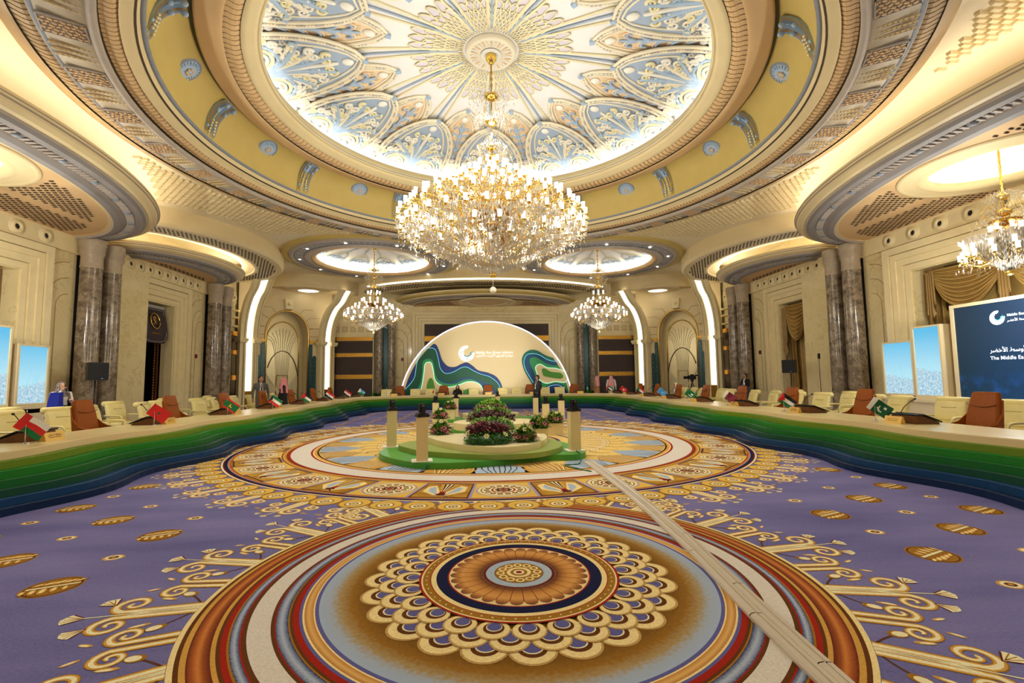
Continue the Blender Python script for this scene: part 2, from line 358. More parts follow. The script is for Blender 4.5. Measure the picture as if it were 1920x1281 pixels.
def medallion():
    P = Pat(); P.z = .0026
    for r0, r1, k in ((2.306, 2.338, 'cream'), (2.28, 2.306, 'brown'), (2.248, 2.28, 'gold'), (2.131, 2.248, 'bar'), (2.105, 2.131, 'gold'), (2.084, 2.105, 'brown'), (2.05, 2.084, 'red'),
                      (2.037, 2.05, 'dgold'), (1.984, 2.037, 'speck'), (1.974, 1.984, 'red'), (1.945, 1.974, 'brown'), (1.81, 1.945, 'grey'), (1.79, 1.81, 'brown'), (1.782, 1.79, 'red'), (1.707, 1.782, 'speck2'),
                      (1.697, 1.707, 'dgold'), (1.679, 1.697, 'brown'), (1.64, 1.679, 'red'), (1.62, 1.64, 'blue'), (1.607, 1.62, 'cream'), (1.55, 1.607, 'goldring'), (1.54, 1.55, 'cream'), (1.515, 1.54, 'blue'), (.7, 1.515, 'halo')):
        P.ring(r0, r1, k, 200)
    for row, (rc, R, off) in enumerate(((1.09, .146, 0), (.985, .128, .5), (.885, .112, 0))):
        for i in range(24):
            P.z = .0042 + row*.004 + (i % 2)*.0002
            a = 2*PI*(i+off)/24; d = np.array([math.cos(a), math.sin(a)]); t = np.array([-d[1], d[0]])
            c = d*rc
            P.disc(c, R*1.02, 'tan', 22); P.disc(c-d*.006, R*.94, 'cream', 22, .0006)
            P.disc(c-d*.018, R*.62, 'brown', 20, .0012); P.disc(c-d*.03, R*.47, 'pale', 18, .0018)
            cb = c-d*.034; r = R*.42; tear = [cb+r*(math.cos(x)*d+math.sin(x)*t) for x in np.linspace(-2.2, 2.2, 14)]+[cb-d*r*1.35]
            P.shape(tear, 'blue', .0024)
    P.z = .0175
    for r0, r1, k in ((.785, .803, 'red'), (.772, .785, 'cream'), (.716, .772, 'dgold'), (.708, .716, 'red'), (.667, .708, 'cream'), (.578, .667, 'navy'), (.566, .578, 'red'), (0, .567, 'cream')):
        P.ring(max(r0, .001), r1, k, 120)
    P.up()
    for i in range(60): a = 2*PI*i/60; P.disc((.744*math.cos(a), .744*math.sin(a)), .007, 'pale', 8)
    npet = 30
    for i in range(npet):
        a = 2*PI*i/npet; h = PI/npet*.94; pts = [(.29*math.cos(a-h), .29*math.sin(a-h))]
        for q in np.linspace(-1, 1, 9): rr = .51+.045*math.cos(q*PI/2)**.6; pts.append((rr*math.cos(a+h*q), rr*math.sin(a+h*q)))
        pts.append((.29*math.cos(a+h), .29*math.sin(a+h)))
        P.shape([(x*1.004, y*1.004) for x, y in pts], 'petal', .0006)
    P.ring(.27, .5, 'dred', 60)
    P.z = .0205
    P.ring(.001, .268, 'lblue', 60); P.up(); P.ring(.001, .2, 'brown', 48); P.up(); P.ring(.001, .194, 'dgold', 48); P.up()
    for i in range(12):
        a = 2*PI*i/12; P.disc((.15*math.cos(a), .15*math.sin(a)), .036, 'cream', 14); P.disc((.15*math.cos(a), .15*math.sin(a)), .02, 'dgold', 12, .0005)
    P.up(.001); P.disc((0, 0), .1, 'cream', 24); P.disc((0, 0), .07, 'dgold', 24, .0004); P.disc((0, 0), .045, 'pale', 16, .0008); P.disc((0, 0), .026, 'red', 12, .0012)
    # scrollwork all round
    P.z = .0016
    for i in range(18):
        th = 2*PI*i/18 + math.radians(-1.5+10) ; R0 = 2.34
        thA = th - PI/2
        for sx in (-1, 1):
            scroll(P, volute(sx, R0, 2.82, .155, .07, .044), .046, thA)
            P.ribbon(rot2(smooth_path([(sx*.012, R0), (sx*.012, 2.7), (sx*.06, 2.86), (sx*.15, 2.94)], 4), thA), .014, 'pale', .001)
            fan_flower(P, (sx*.17, 2.95), -sx*.75, .13, thA)
            # buds and leaves between the big and the small pairs
            P.ribbon(rot2(smooth_path([(sx*.07, 2.36), (sx*.16, 2.42), (sx*.25, 2.5)], 4), thA), .014, 'brown')
            P.disc(rot2([(sx*.25, 2.5)], thA)[0], .062, 'dgold', 14, .0006, .7, thA-sx*.5); P.disc(rot2([(sx*.255, 2.51)], thA)[0], .046, 'pale', 12, .001, .7, thA-sx*.5)
            P.disc(rot2([(sx*.2, 2.62)], thA)[0], .065, 'gold', 12, .0006, .32, thA-sx*.35); P.disc(rot2([(sx*.2, 2.63)], thA)[0], .045, 'pale', 12, .001, .25, thA-sx*.35)
        P.ribbon(rot2([(0, R0), (0, 3.06)], thA), .012, 'pale', .001); fan_flower(P, (0, 3.05), 0, .14, thA)
        thB = thA + PI/18
        for sx in (-1, 1):
            P.z = .0022; scroll(P, volute(sx, R0, 2.64, .135, .06, .042), .042, thB); P.z = .0016
            P.disc(rot2([(sx*.1, 2.84)], thB)[0], .05, 'gold', 12, .0006, .35, thB-sx*.5); P.disc(rot2([(sx*.1, 2.845)], thB)[0], .034, 'pale', 10, .001, .3, thB-sx*.5)
    return P
me = medallion().mesh('carpet_medallion', CM)
place(me, 'carpet_medallion', FLOOR, (*M1, 0))
place(me, 'carpet_medallion', FLOOR, (0, 2*DC[1]-M1[1], 0), PI)

def rosette():
    P = Pat(); P.z = .0045
    P.ring(.001, 4.22, 'field', 160)
    for r0, r1, k in ((5.99, 6.025, 'pale'), (5.965, 5.995, 'dred'), (5.915, 5.965, 'navy'), (5.9, 5.915, 'lilac'), (5.865, 5.9, 'orange'), (5.85, 5.865, 'dred'), (4.95, 5.85, 'yellow'), (4.925, 4.95, 'brown'), (4.88, 4.925, 'gold'), (4.85, 4.88, 'orange'), (4.82, 4.85, 'brown'),
                      (4.775, 4.82, 'red'), (4.37, 4.775, 'grey'), (4.325, 4.37, 'red'), (4.3, 4.325, 'cream'), (4.24, 4.3, 'gold'), (4.2, 4.24, 'brown')):
        P.ring(r0, r1, k, 240)
    pol = lambda r, t: (r*math.cos(t), r*math.sin(t))
    P.up()
    for i in range(20):
        t0 = -PI/2 + 2*PI*i/20; c = pol(5.41, t0)
        for q, (r, k) in enumerate(((.40, 'lilac'), (.375, 'cream'), (.33, 'brown'), (.315, 'pale'))): P.disc(c, r, k, 28, q*.0005)
        for j in range(14):
            a = 2*PI*j/14; P.disc((c[0]+.245*math.cos(a), c[1]+.245*math.sin(a)), .045, 'brown', 8, .0025); P.disc((c[0]+.245*math.cos(a), c[1]+.245*math.sin(a)), .022, 'gold', 8, .003)
        P.disc(c, .18, 'red', 16, .0025); P.disc(c, .15, 'pale', 16, .003)
        for j in range(8): a = 2*PI*j/8; P.disc((c[0]+.09*math.cos(a), c[1]+.09*math.sin(a)), .04, 'brown', 8, .0035)
        P.disc(c, .05, 'red', 10, .004)
        t = t0 + PI/20; h = PI/40*1.02
        quad = lambda r0, r1, a, b, k, dz: P.shape([pol(r0, t+a), pol(r1, t+a), pol(r1, t+b), pol(r0, t+b)], k, dz)
        quad(4.97, 5.85, -h*.99, h*.99, 'lilac', 0); quad(4.98, 5.85, -h*.9, h*.9, 'brown', .0005); quad(5.02, 5.81, -h*.84, h*.84, 'panel', .001)
        tip = pol(5.66, t)
        P.shape([pol(5.06, t-h*.28), tip, pol(5.06, t+h*.28)], 'navy', .002)
        for sg in (-1, 1):
            P.shape([pol(5.2, t+sg*h*.72), pol(5.5, t+sg*h*.7), pol(5.76, t+sg*h*.1), tip, pol(5.12, t+sg*h*.45)], 'cream', .0015)
            P.shape([pol(5.3, t+sg*h*.58), pol(5.48, t+sg*h*.52), pol(5.68, t+sg*h*.12), pol(5.2, t+sg*h*.42)], 'lblue', .002)
            P.shape([pol(5.04, t+sg*h*.34), pol(5.04, t+sg*h*.2), tip], 'gold', .0025); P.shape([pol(5.04, t+sg*h*.12), pol(5.04, t+sg*h*.04), tip], 'cream', .0025)
            P.shape([pol(5.8, t+sg*h*.3), pol(5.72, t+sg*h*.06), pol(5.64, t)], 'navy', .003)
        P.shape([pol(5.5, t-h*.1), pol(5.5, t+h*.1), pol(5.62, t+h*.1), pol(5.62, t-h*.1)], 'red', .003); P.shape([pol(5.56, t), pol(5.66, t-h*.2), pol(5.72, t), pol(5.66, t+h*.2)], 'dred', .0032)
    # shell fans of the inner field
    for i in range(28):
        t0 = 2*PI*i/28; big = i % 2; k1, k2 = (('lblue', 'navy') if big else ('gold', 'brown'))
        for lay, (grow, k) in enumerate(((.012, k2), (0, k1))):
            pts = [pol(4.19, t0-.1-grow), pol(3.9, t0-.115-grow)] + [pol(3.72-.5*(1-abs(q))*(1 if big else .8)-grow, t0+.12*q) for q in np.linspace(-1, 1, 9)] + [pol(3.9, t0+.115+grow), pol(4.19, t0+.1+grow)]
            P.shape(pts, k, lay*.0006)
        for q in np.linspace(-.8, .8, 7):
            P.ribbon([pol(4.18, t0+.06*q), pol(3.85, t0+.1*q), pol(3.72-.45*(1-abs(q)), t0+.11*q)], .018, k2 if big else 'pale', .0014)
            if not big: P.ribbon([pol(4.18, t0+.06*q+.006), pol(3.85, t0+.1*q+.006), pol(3.74-.4*(1-abs(q)), t0+.11*q+.006)], .012, 'brown', .002)
    for i in range(40):
        t0 = 2*PI*i/40
        for sx in (-1, 1): scroll(P, volute(sx, 2.3, 2.8, .13, .06, .03), .05, t0-PI/2)
        P.ribbon(smooth_path([pol(2.2, t0), pol(2.6, t0+.05), pol(3.1, t0-.02), pol(3.3, t0+.04)], 4), .03, 'brown', .0004)
    for r in (1.2, 1.6, 2.0): P.ring(r, r+.05, 'brown', 100); P.ring(r+.05, r+.1, 'blue', 100)
    # gold scallop border and its scrolls
    P.z = .0034
    ns = 88
    for i in range(ns):
        t = -PI/2+2*PI*(i+.5)/ns; c = pol(6.24, t)
        P.disc(c, .225, 'dgold', 18, 0); P.disc(c, .2, 'yellow', 18, .0005); P.disc(pol(6.27, t), .12, 'dgold', 14, .001); P.disc(pol(6.27, t), .1, 'pale', 14, .0014)
        P.disc(pol(6.27, t), .065, 'dgold', 12, .0018); P.disc(pol(6.27, t), .04, 'cream', 10, .0022); P.disc(pol(6.27, t), .018, 'brown', 8, .0026)
    P.z = .0005
    nu = 44
    for i in range(nu):
        t = 2*PI*i/nu - PI/2
        for sx in (-1, 1):
            scroll(P, volute(sx, 6.3, 6.76, .16, .07, .04), .055, t-PI/2); scroll(P, volute(sx, 6.3, 6.56, .3, .06, .22), .045, t-PI/2)
            P.disc(pol(6.8, t+sx*.055), .05, 'gold', 10, .0005, .4, t); fan_flower(P, (sx*.13, 6.93), -sx*.6, .09, t-PI/2)
        P.ribbon([pol(6.3, t), pol(6.98, t)], .016, 'pale', .001); fan_flower(P, (0, 6.97), 0, .1, t-PI/2)
    return P
rosette().build('carpet_rosette', CM, FLOOR, (*DC, 0))

def flower_roundel():
    P = Pat(); P.disc((0, 0), .2, 'dgold', 28); P.disc((0, 0), .185, 'brown', 28, .0004); P.disc((0, 0), .17, 'dgold', 28, .0008)
    for i in range(5):
        x = -.13+i*.06; L = .075*(1-.3*abs(i-2)/2)
        for sg in (-1, 1):
            for sc_, k, dz in ((1., 'brown', .0012), (.86, 'gold', .0016), (.5, 'cream', .002)): P.disc((x+.02, .4*x+sg*(.045+L*.55)), L*sc_, k, 14, dz+i*.0002, .42, sg*.55-.15)
    P.ribbon(smooth_path([(-.16, -.065), (0, .0), (.15, .062)], 5), .026, 'pale', .0036)
    return P
def bud_roundel():
    P = Pat(); P.disc((0, 0), .075, 'gold', 18, 0, 1.2); P.disc((0, 0), .058, 'pale', 16, .0005, 1.2); P.disc((0, 0), .036, 'brown', 12, .001, 1.2); P.disc((0, 0), .018, 'gold', 8, .0015); return P
fr = flower_roundel().mesh('carpet_flower', CM); br = bud_roundel().mesh('carpet_bud', CM)
for sx in (-1, 1):
    for j in range(-2, 9):
        X = 3.70+.925*j
        for n in range(-5, 30):
            for kind in (0, 1):
                Y = 4.10 + 1.245*n + (.62 if j % 2 else 0) + (.62 if kind else 0)
                d1 = min(math.hypot(X, Y-M1[1]), math.hypot(X, Y-(2*DC[1]-M1[1]))); d2 = math.hypot(X, Y-DC[1])
                if X < .3 or d1 < 3.2 or d2 < 7.15 or X > 6.4 or Y < -1 or Y > 25: continue
                place(br if kind else fr, 'carpet_bud' if kind else 'carpet_flower', FLOOR, (sx*X, Y, 0), 0 if sx > 0 else PI)
# ------------------------------------------------------------------ ceiling
CZ = 8.0
SD = [(-6.0, 25.0), (6.0, 25.0)]      # two round domes at the far end
def filled(loops, z, name, m):
    cu = bpy.data.curves.new(name, 'CURVE'); cu.dimensions = '2D'; cu.fill_mode = 'BOTH'
    for lp in loops:
        sp = cu.splines.new('POLY'); sp.points.add(len(lp)-1); sp.use_cyclic_u = True
        for p, q in zip(sp.points, lp): p.co = (q[0], q[1], 0, 1)
    o = bpy.data.objects.new(name, cu); COL.objects.link(o); dg = bpy.context.evaluated_depsgraph_get()
    me = bpy.data.meshes.new_from_object(o.evaluated_get(dg)); bpy.data.objects.remove(o); bpy.data.curves.remove(cu)
    me.transform(Matrix.Translation((0, 0, z))); me.materials.clear(); me.materials.append(m)
    for p in me.polygons: p.use_smooth = False
    return me
circ = lambda c, r, n=96: [(c[0]+r*math.cos(2*PI*i/n), c[1]+r*math.sin(2*PI*i/n)) for i in range(n)]
CEIL = place(filled([[(-14.6, -9), (14.6, -9), (14.6, 33), (-14.6, 33)], circ(DC, 9.42, 160)]+[circ(c, 2.95) for c in SD], CZ, 'ceiling', mat('plaster_ceiling', (228, 212, 172), .6)), 'ceiling', kind='structure')
top = MB(); top.b2((-15, -9.2, 11.2), (15, 33.5, 11.4)); top.build('roof_slab', P_WHITE, CEIL)
def lath(name, prof, m, n=160, c=DC, parent=None, **kw):
    b = MB(); b.lathe(prof, n, (0, 0, 0)); return b.build(name, m, parent or CEIL, (c[0], c[1], 0), **kw)
# --- main ring, from the dome opening outwards
lath('dome_cove_wall', [(5.72, 9.28), (6.1, 9.22), (6.3, 9.3), (6.38, 9.6), (6.3, 9.95), (6.1, 10.08)], mat('cove_white', (246, 246, 246), .7))
lath('opening_lip', [(5.78, 9.28), (5.76, 9.4), (5.72, 9.4), (5.7, 9.28), (5.6, 9.2), (5.575, 9.1), (5.62, 9.06), (5.64, 9.08), (5.66, 9.03), (5.72, 8.98), (5.84, 8.95), (5.9, 8.9), (5.96, 8.92)], P_CREAM)
lath('opening_bead', [(5.585, 9.14), (5.57, 9.115), (5.6, 9.08)], P_BLUE)
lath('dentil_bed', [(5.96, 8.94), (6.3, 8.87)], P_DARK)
lath('peach_soffit', [(6.28, 8.82), (6.34, 8.8), (6.42, 8.84), (6.74, 8.88), (6.78, 8.9), (6.8, 9.05)], P_PEACH)
lath('shadow_line', [(6.8, 8.99), (6.84, 8.985), (6.86, 8.97)], mat('painted_step_shadow', (86, 96, 70), .6))  # green-grey strip colours in the shadow at the soffit step
lath('yellow_frieze', [(6.84, 8.99), (7.0, 8.94), (7.2, 8.8), (7.33, 8.58), (7.4, 8.32), (7.44, 8.04)], P_YELLOW)
lath('blue_bead', [(7.44, 8.05), (7.46, 8.0), (7.5, 7.985), (7.53, 8.0)], P_BLUE)
lath('frieze_lip', [(7.52, 8.0), (7.535, 7.94), (7.58, 7.88), (7.68, 7.84), (7.76, 7.82), (7.8, 7.78)], P_CREAM)
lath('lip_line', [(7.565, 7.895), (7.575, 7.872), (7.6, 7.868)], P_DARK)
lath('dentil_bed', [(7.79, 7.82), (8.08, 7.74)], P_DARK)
b = MB(); t = 2*PI*np.arange(161)/160; b.lathe([(8.14+.075*math.cos(a), 7.665+.07*math.sin(a)) for a in np.linspace(0, 2*PI, 13)], 160); b.build('torus_moulding', P_GREY, CEIL, (*DC, 0))
lath('panel_band', [(8.2, 7.72), (8.24, 7.7), (8.96, 7.76), (9.0, 7.79)], mat('plaster_stone_grey', (190, 176, 148), .6, var=.06, vscale=6))
lath('panel_bead', [(8.9, 7.755), (8.94, 7.735), (8.98, 7.77)], P_BLUE)
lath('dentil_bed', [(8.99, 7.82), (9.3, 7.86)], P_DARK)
lath('outer_lip', [(9.28, 7.82), (9.34, 7.82), (9.4, 7.85), (9.5, 7.87), (9.51, 8.06)], P_TAN)
def dentils(r0, z0, r1, z1, n, frac, h, m, curl=0.):
    b = MB(); V = []; F = []; k = 4
    for i in range(n):
        a = 2*PI*i/n; da = PI*frac/n; o = len(V)
        for j in range(k+1):
            q = j/k; r = r0+(r1-r0)*q; z = z0+(z1-z0)*q - h*math.sin(PI*min(1, q*1.15+.12))**.5 if 0 < j < k else z0+(z1-z0)*q
            aa = a + curl*q*q*PI/n
            V += [(r*math.cos(aa-da), r*math.sin(aa-da), z), (r*math.cos(aa+da), r*math.sin(aa+da), z)]
        for j in range(k): F.append((o+2*j, o+2*j+1, o+2*j+3, o+2*j+2))
        for s_ in (0, 1):
            F.append(tuple(o+2*j+s_ for j in range(k+1)))
    return b.add(V, F, 0, False).build('dentils', m, CEIL, (*DC, 0), kind='stuff')
dentils(5.97, 8.935, 6.29, 8.87, 230, .84, .04, P_PEACH, .25)
dentils(7.8, 7.815, 8.07, 7.745, 380, .82, .04, P_PEACH, .25)
dentils(9.0, 7.82, 9.29, 7.86, 400, .78, .03, P_TAN)
# --- frieze panels every 10 degrees, rope bars between them
def frieze_panel():
    b = MB()
    b.box((0, 0, .0), (.62, .5, .03), 1)
    for s_ in (-1, 1): b.box((s_*.31, 0, -.02), (.02, .52, .03), 2); b.box((0, s_*.25, -.02), (.64, .02, .03), 2)
    for i in range(7):
        for j in range(5):
            b.box((-.25+i*.083+(.04 if j % 2 else 0)-.02, -.18+j*.09, -.025-.008*((i+j) % 2)), (.066, .034, .03), 0, rz=.5 if (i+j) % 2 else -.5)
    return b
fp = frieze_panel().mesh('frieze_panel', [P_PEACH, P_BLUE, P_GREY])
rb = MB()
for k in range(3):
    for j in range(9): rb.ellip((-.3+j*.075, (k-1)*.17, 0), (.042, .022, .022), 6, 4)
    rb.box((0, (k-1)*.17+.05, .006), (.64, .012, .02), 1)
rbm = rb.mesh('rope_bars', [P_CREAM, P_TAN])
for i in range(36):
    for off, me_, nm in ((0, fp, 'frieze_panel'), (.5, rbm, 'rope_bars')):
        a = math.radians(10*(i+off)) + PI/2
        place(me_, nm, CEIL, (DC[0]+8.57*math.cos(a), DC[1]+8.57*math.sin(a), 7.715), rot=Matrix.Rotation(a, 4, 'Z').to_euler() if True else None)
# --- rosettes and corbels on the yellow frieze
def rosette_mesh():
    b = MB(); b.lathe([(.001, -.07), (.05, -.065), (.075, -.04), (.1, -.035), (.13, -.05), (.16, -.03), (.2, -.03), (.25, 0)], 32, mi=0)
    for i in range(20):
        a = 2*PI*i/20; b.ellip((.17*math.cos(a), .17*math.sin(a), -.035), (.06, .02, .02), 6, 4, 0, Matrix.Rotation(a, 3, 'Z'))
    for i in range(6):
        a = 2*PI*i/6; b.ellip((.06*math.cos(a), .06*math.sin(a), -.06), (.03, .03, .02), 6, 4, 1)
    b.lathe([(.22, -.01), (.25, -.04), (.28, 0)], 32, mi=2); return b
rm = rosette_mesh().mesh('rosette', [P_LBLUE, P_PEACH, P_BLUE])
def corbel_mesh():
    # local: x outwards (towards the wall), z up; S-shaped bracket hugging the cove
    b = MB(); prof = [(7.46, 8.06), (7.4, 8.2), (7.34, 8.45), (7.22, 8.68), (7.05, 8.84), (6.88, 8.9)]
    P = smooth_path(prof, 5); n = normals2(P); W = np.linspace(.2, .26, len(P))
    for lay, (w_, d_, mi) in enumerate(((1., .05, 0), (.72, .1, 1), (.3, .13, 0))):
        G = []
        for i, (p, nn) in enumerate(zip(P, n)):
            q = p+nn*d_*(.6+.4*math.sin(i/len(P)*PI)); q0 = p - nn*.03
            G.append([(q0[0], -W[i]*w_, q0[1]), (q[0], -W[i]*w_*.9, q[1]), (q[0], W[i]*w_*.9, q[1]), (q0[0], W[i]*w_, q0[1])])
        b.grid(G, mi, False)
    for s_ in (-1, 1):
        for k, (x, z, r) in enumerate(((6.9, 8.8, .07), (7.12, 8.72, .06), (7.38, 8.28, .05))):
            b.lathe([(.001, 0), (r*.5, .02), (r, .0), (r, -.03)], 10, mi=0) if False else b.ellip((x, s_*.15, z), (r, .03, r), 8, 5, 0)
        for k in range(5): b.ellip((7.36-.02*k, s_*.1*(1-.1*k), 8.15+.08*k), (.03, .03, .03), 6, 4, 2)
    return b
cm_ = corbel_mesh(); cmm = cm_.mesh('corbel', [P_LBLUE, P_PEACH, P_PALEY])
for i in range(12):
    a = math.radians(90-30*i)
    place(cmm, 'corbel', CEIL, (*DC, 0), a)
    a = math.radians(90-30*i-17); r, z = 7.2, 8.79; n = Vector((-.62*math.cos(a), -.62*math.sin(a), -.78))
    q = (-n).to_track_quat('Z', 'Y'); place(rm, 'rosette', CEIL, (DC[0]+r*math.cos(a), DC[1]+r*math.sin(a), z), rot=q.to_euler(), scale=1.2)
for a in (-92, -76, 90, 74):
    aa = math.radians(90-a-4); b = MB(); b.box((0, 0, 0), (.34, .34, .02)); n = Vector((-.75*math.cos(aa), -.75*math.sin(aa), -.66))
    place(b.mesh('access_panel', P_TAN), 'access_panel', CEIL, (DC[0]+7.09*math.cos(aa), DC[1]+7.09*math.sin(aa), 8.9), rot=(-n).to_track_quat('Z', 'Y').to_euler()) if abs(a) < 80 else None
# LED hidden on the lip of the opening
lath('cove_light', [(5.79, 9.285), (5.79, 9.36)], mat('dome_cove_led', (255, 244, 226), emit=L_DOME, ecol=(1., 1., .98)), 96)
# --- dome
DR, DZ0, DZ1 = 6.15, 10.06, 10.66
def zd(r): return DZ1 - (DZ1-DZ0)*(r/DR)**2
dome = MB(); dome.lathe([(.01, DZ1)]+[(r, zd(r)) for r in np.linspace(.4, DR, 16)], 96)
DOME = dome.build('dome', mat('plaster_dome', (238, 234, 230), .6, var=.02, vscale=1.2), CEIL, (*DC, 0))
def on_dome0(P, lift=.0): P = np.asarray(P, float); return np.c_[P, zd(np.hypot(P[:, 0], P[:, 1])) - lift]
on_dome = on_dome0
DM = [P_LBLUE, P_PALEY, mat('plaster_dome_cream', (240, 230, 204), .6), mat('plaster_dome_peach', (236, 208, 172), .6), mat('plaster_dome_grey', (196, 190, 184), .6), P_WHITE, mat('plaster_dome_blue', (166, 182, 204), .6), mat('plaster_dome_lilac', (216, 208, 216), .6)]
def spiral(c, r, a0, turns, n=16, sg=1): return np.array([(c[0]+r*(1-.85*t)*math.cos(a0+sg*turns*2*PI*t), c[1]+r*(1-.85*t)*math.sin(a0+sg*turns*2*PI*t)) for t in np.linspace(0, 1, n)])
def leaf_outline(rb, ra, hw):   # pointed-arch outline, base radius rb, apex ra
    L = []
    for t in np.linspace(0, 1, 14): L.append((-hw*math.cos(t*PI/2)**.62, rb+(ra-rb)*t**.92))
    R = [(-x, y) for x, y in L[::-1]]; return np.array(L+R[1:])
def relief_panel(rb, ra, hw, kind):
    b = MB(); o = leaf_outline(rb, ra, hw); up = .14 if kind == 'A' else 0.
    on_dome = lambda P, lift=0.: on_dome0(P, lift+up)
    inner = on_dome(o, .03); b.add(np.r_[inner, on_dome([(0, rb)], .03)], [(i, i+1, len(o)) for i in range(len(o)-1)], 6 if kind == 'A' else 3)
    b.tube(on_dome(o, .05), .05, 5, 2); b.tube(on_dome(o*[.82, 1]+[0, .12], .05), .03, 5, 2)
    oo = o*[1.1, 1]+[0, -.1]
    b.tube(on_dome(oo, .05), .05, 5, 2)
    mid = (oo + o)/2 
    for i in range(0, len(mid)-1):
        for f in (.15, .5, .85):
            q = mid[i]*(1-f)+mid[i+1]*f; b.box(on_dome([q], .09)[0], (.05, .05, .03), 4 if i % 2 else 2)
    nb = len(o); b.add(np.r_[on_dome(o, .055), on_dome(oo, .055)], [(i, i+1, nb+i+1, nb+i) for i in range(nb-1)], 3)
    b.box(on_dome([oo[13]], .09)[0], (.13, .13, .06), 0)
    if kind == 'A':
        H = rb-ra
        for k, (x1, y1, m_) in enumerate(((.0, .80, 5), (.32, .74, 0), (.55, .6, 2), (.78, .46, 0), (.95, .3, 5))):
            for s_ in ((-1, 1) if k else (1,)):
                ex, ey = s_*x1*hw*.8, rb - y1*H*.95
                p = smooth_path([(s_*.03*k, rb-.1), (s_*x1*hw*.22, rb-y1*H*.45), (ex*.8, ey+.16), (ex, ey)], 6)
                b.tube(on_dome(p, .08+.02*(k % 2)), np.linspace(.09, .04, len(p)), 5, m_)
                if k:
                    b.tube(on_dome(p+[s_*.07, .05], .06), np.linspace(.06, .03, len(p)), 5, (m_+1) % 3)
                    b.tube(on_dome(spiral((ex+s_*.02, ey+.1), .13, -PI/2 if s_ > 0 else -PI/2, 1.2, 14, s_), .09), np.linspace(.05, .03, 14), 5, 1 if k % 2 else 5)
                    b.ellip(on_dome([(ex*.75-s_*.05, ey+.42)], .09)[0], (.07, .07, .05), 8, 5, 5 if k % 2 else 1)
                    b.ellip(on_dome([(ex*.5, ey+.3)], .08)[0], (.05, .05, .05), 8, 5, 0)
        b.ellip(on_dome([(0, ra+.38)], .07)[0], (.13, .17, .06), 12, 6, 5)
        for s_ in (-1, 1):
            for q_, (fx, fy, rr_, cc) in enumerate(((.14, .66, .12, 1), (.3, .56, .13, 5), (.5, .42, .12, 2), (.16, .46, .1, 0), (.33, .38, .11, 1), (.62, .27, .12, 5), (.2, .3, .09, 2), (.72, .42, .1, 0))):
                c_ = (s_*fx*hw, rb-fy*H); b.tube(on_dome(spiral(c_, rr_, PI/2+.6*q_, 1.35, 16, s_), .1), np.linspace(.045, .025, 16), 5, cc)
                b.tube(on_dome(smooth_path([(s_*fx*hw*.45, rb-fy*H*.5), (s_*fx*hw*.8, rb-fy*H*.82), (c_[0]+s_*rr_*.9, c_[1])], 4), .08), .035, 5, (0, 5, 2)[q_ % 3])
                for j_ in range(5): aa_ = 2*PI*j_/5; b.ellip(on_dome([(s_*(fx+.1)*hw+.05*math.cos(aa_), rb-(fy-.07)*H+.05*math.sin(aa_))], .09)[0], (.03, .03, .03), 6, 4, 4 if q_ % 2 else 5)
        for s_ in (-1, 1):
            for q, (r_, cc) in enumerate(((.62, 2), (.5, 0), (.38, 1), (.25, 5), (.14, 2))):
                p = [(s_*hw*.48+r_*.95*math.cos(a), rb-.12-r_*math.sin(a)) for a in np.linspace(0, PI, 11)]
                b.tube(on_dome(p, .07+.02*q), .055, 5, cc)
            for j in range(7):
                a = PI*(j+.5)/7; b.tube(on_dome([(s_*hw*.48+.44*math.cos(a), rb-.12-.44*math.sin(a)), (s_*hw*.48+.58*math.cos(a), rb-.12-.58*math.sin(a))], .12), .03, 5, 6)
            b.tube(on_dome(spiral((s_*hw*.93, rb-.1), .14, PI/2, 1.3, 14, s_), .1), .05, 5, 5); b.tube(on_dome(spiral((s_*hw*.93, rb-.5), .1, PI/2, 1.2, 12, s_), .1), .04, 5, 1)
        for i in range(9): b.ellip(on_dome([(-hw+.25*i*hw, rb+.02)], .08)[0], (.12, .08, .08), 8, 5, 5 if i % 2 else 4)
    else:
        H = rb-ra
        b.tube(on_dome([(0, rb-.1), (0, ra+.6)], .09), .035, 5, 0)
        for k in range(6):
            y = rb-.35-k*H*.115; r_ = .42-.035*k
            for s_ in (-1, 1):
                p = smooth_path([(0, y), (s_*r_*.35, y-.2), (s_*r_*.8, y-.24), (s_*r_, y-.1)], 5)
                b.tube(on_dome(p, .09), np.linspace(.055, .03, len(p)), 5, 0 if k % 2 == 0 else 6)
                b.tube(on_dome(p+[s_*.02, -.07], .07), np.linspace(.04, .03, len(p)), 5, 3)
                if k > 2:
                    for j in range(3): b.tube(on_dome([(s_*r_*(.3+.25*j), y-.26), (s_*r_*(.25+.22*j), y-.46)], .06), .02, 4, 3 if j % 2 else 1)
        b.ellip(on_dome([(0, ra+.38)], .07)[0], (.12, .16, .06), 12, 6, 5)
        for j in range(7):
            a = PI*(j+.5)/7; b.tube(on_dome([(.08*math.cos(a), rb-.05), (.3*math.cos(a), rb-.1-.36*math.sin(a))], .14), [.05, .07], 5, 2 if j % 2 else 5)
        b.ellip(on_dome([(0, rb-.55)], .1)[0], (.16, .13, .08), 10, 6, 4)
    return b
pa = relief_panel(6.12, 3.5, 1.2, 'A').mesh('petal_panel', DM); pb = relief_panel(6.1, 2.85, .9, 'B').mesh('petal_panel', DM)
rib_ = MB(); 
for x in (-.05, .05): rib_.tube(on_dome([(x*(1+.4*k), .9+.3*k) for k in range(10)], .02), .035, 5, 1)
rib_.tube(on_dome([(0, .9+.3*k) for k in range(10)], .03), .03, 5, 6); rib_.tube(on_dome([(.1+.012*k, .9+.3*k) for k in range(10)], .015), .03, 5, 3)
ribm = rib_.mesh('dome_rib', DM)
cl = MB()
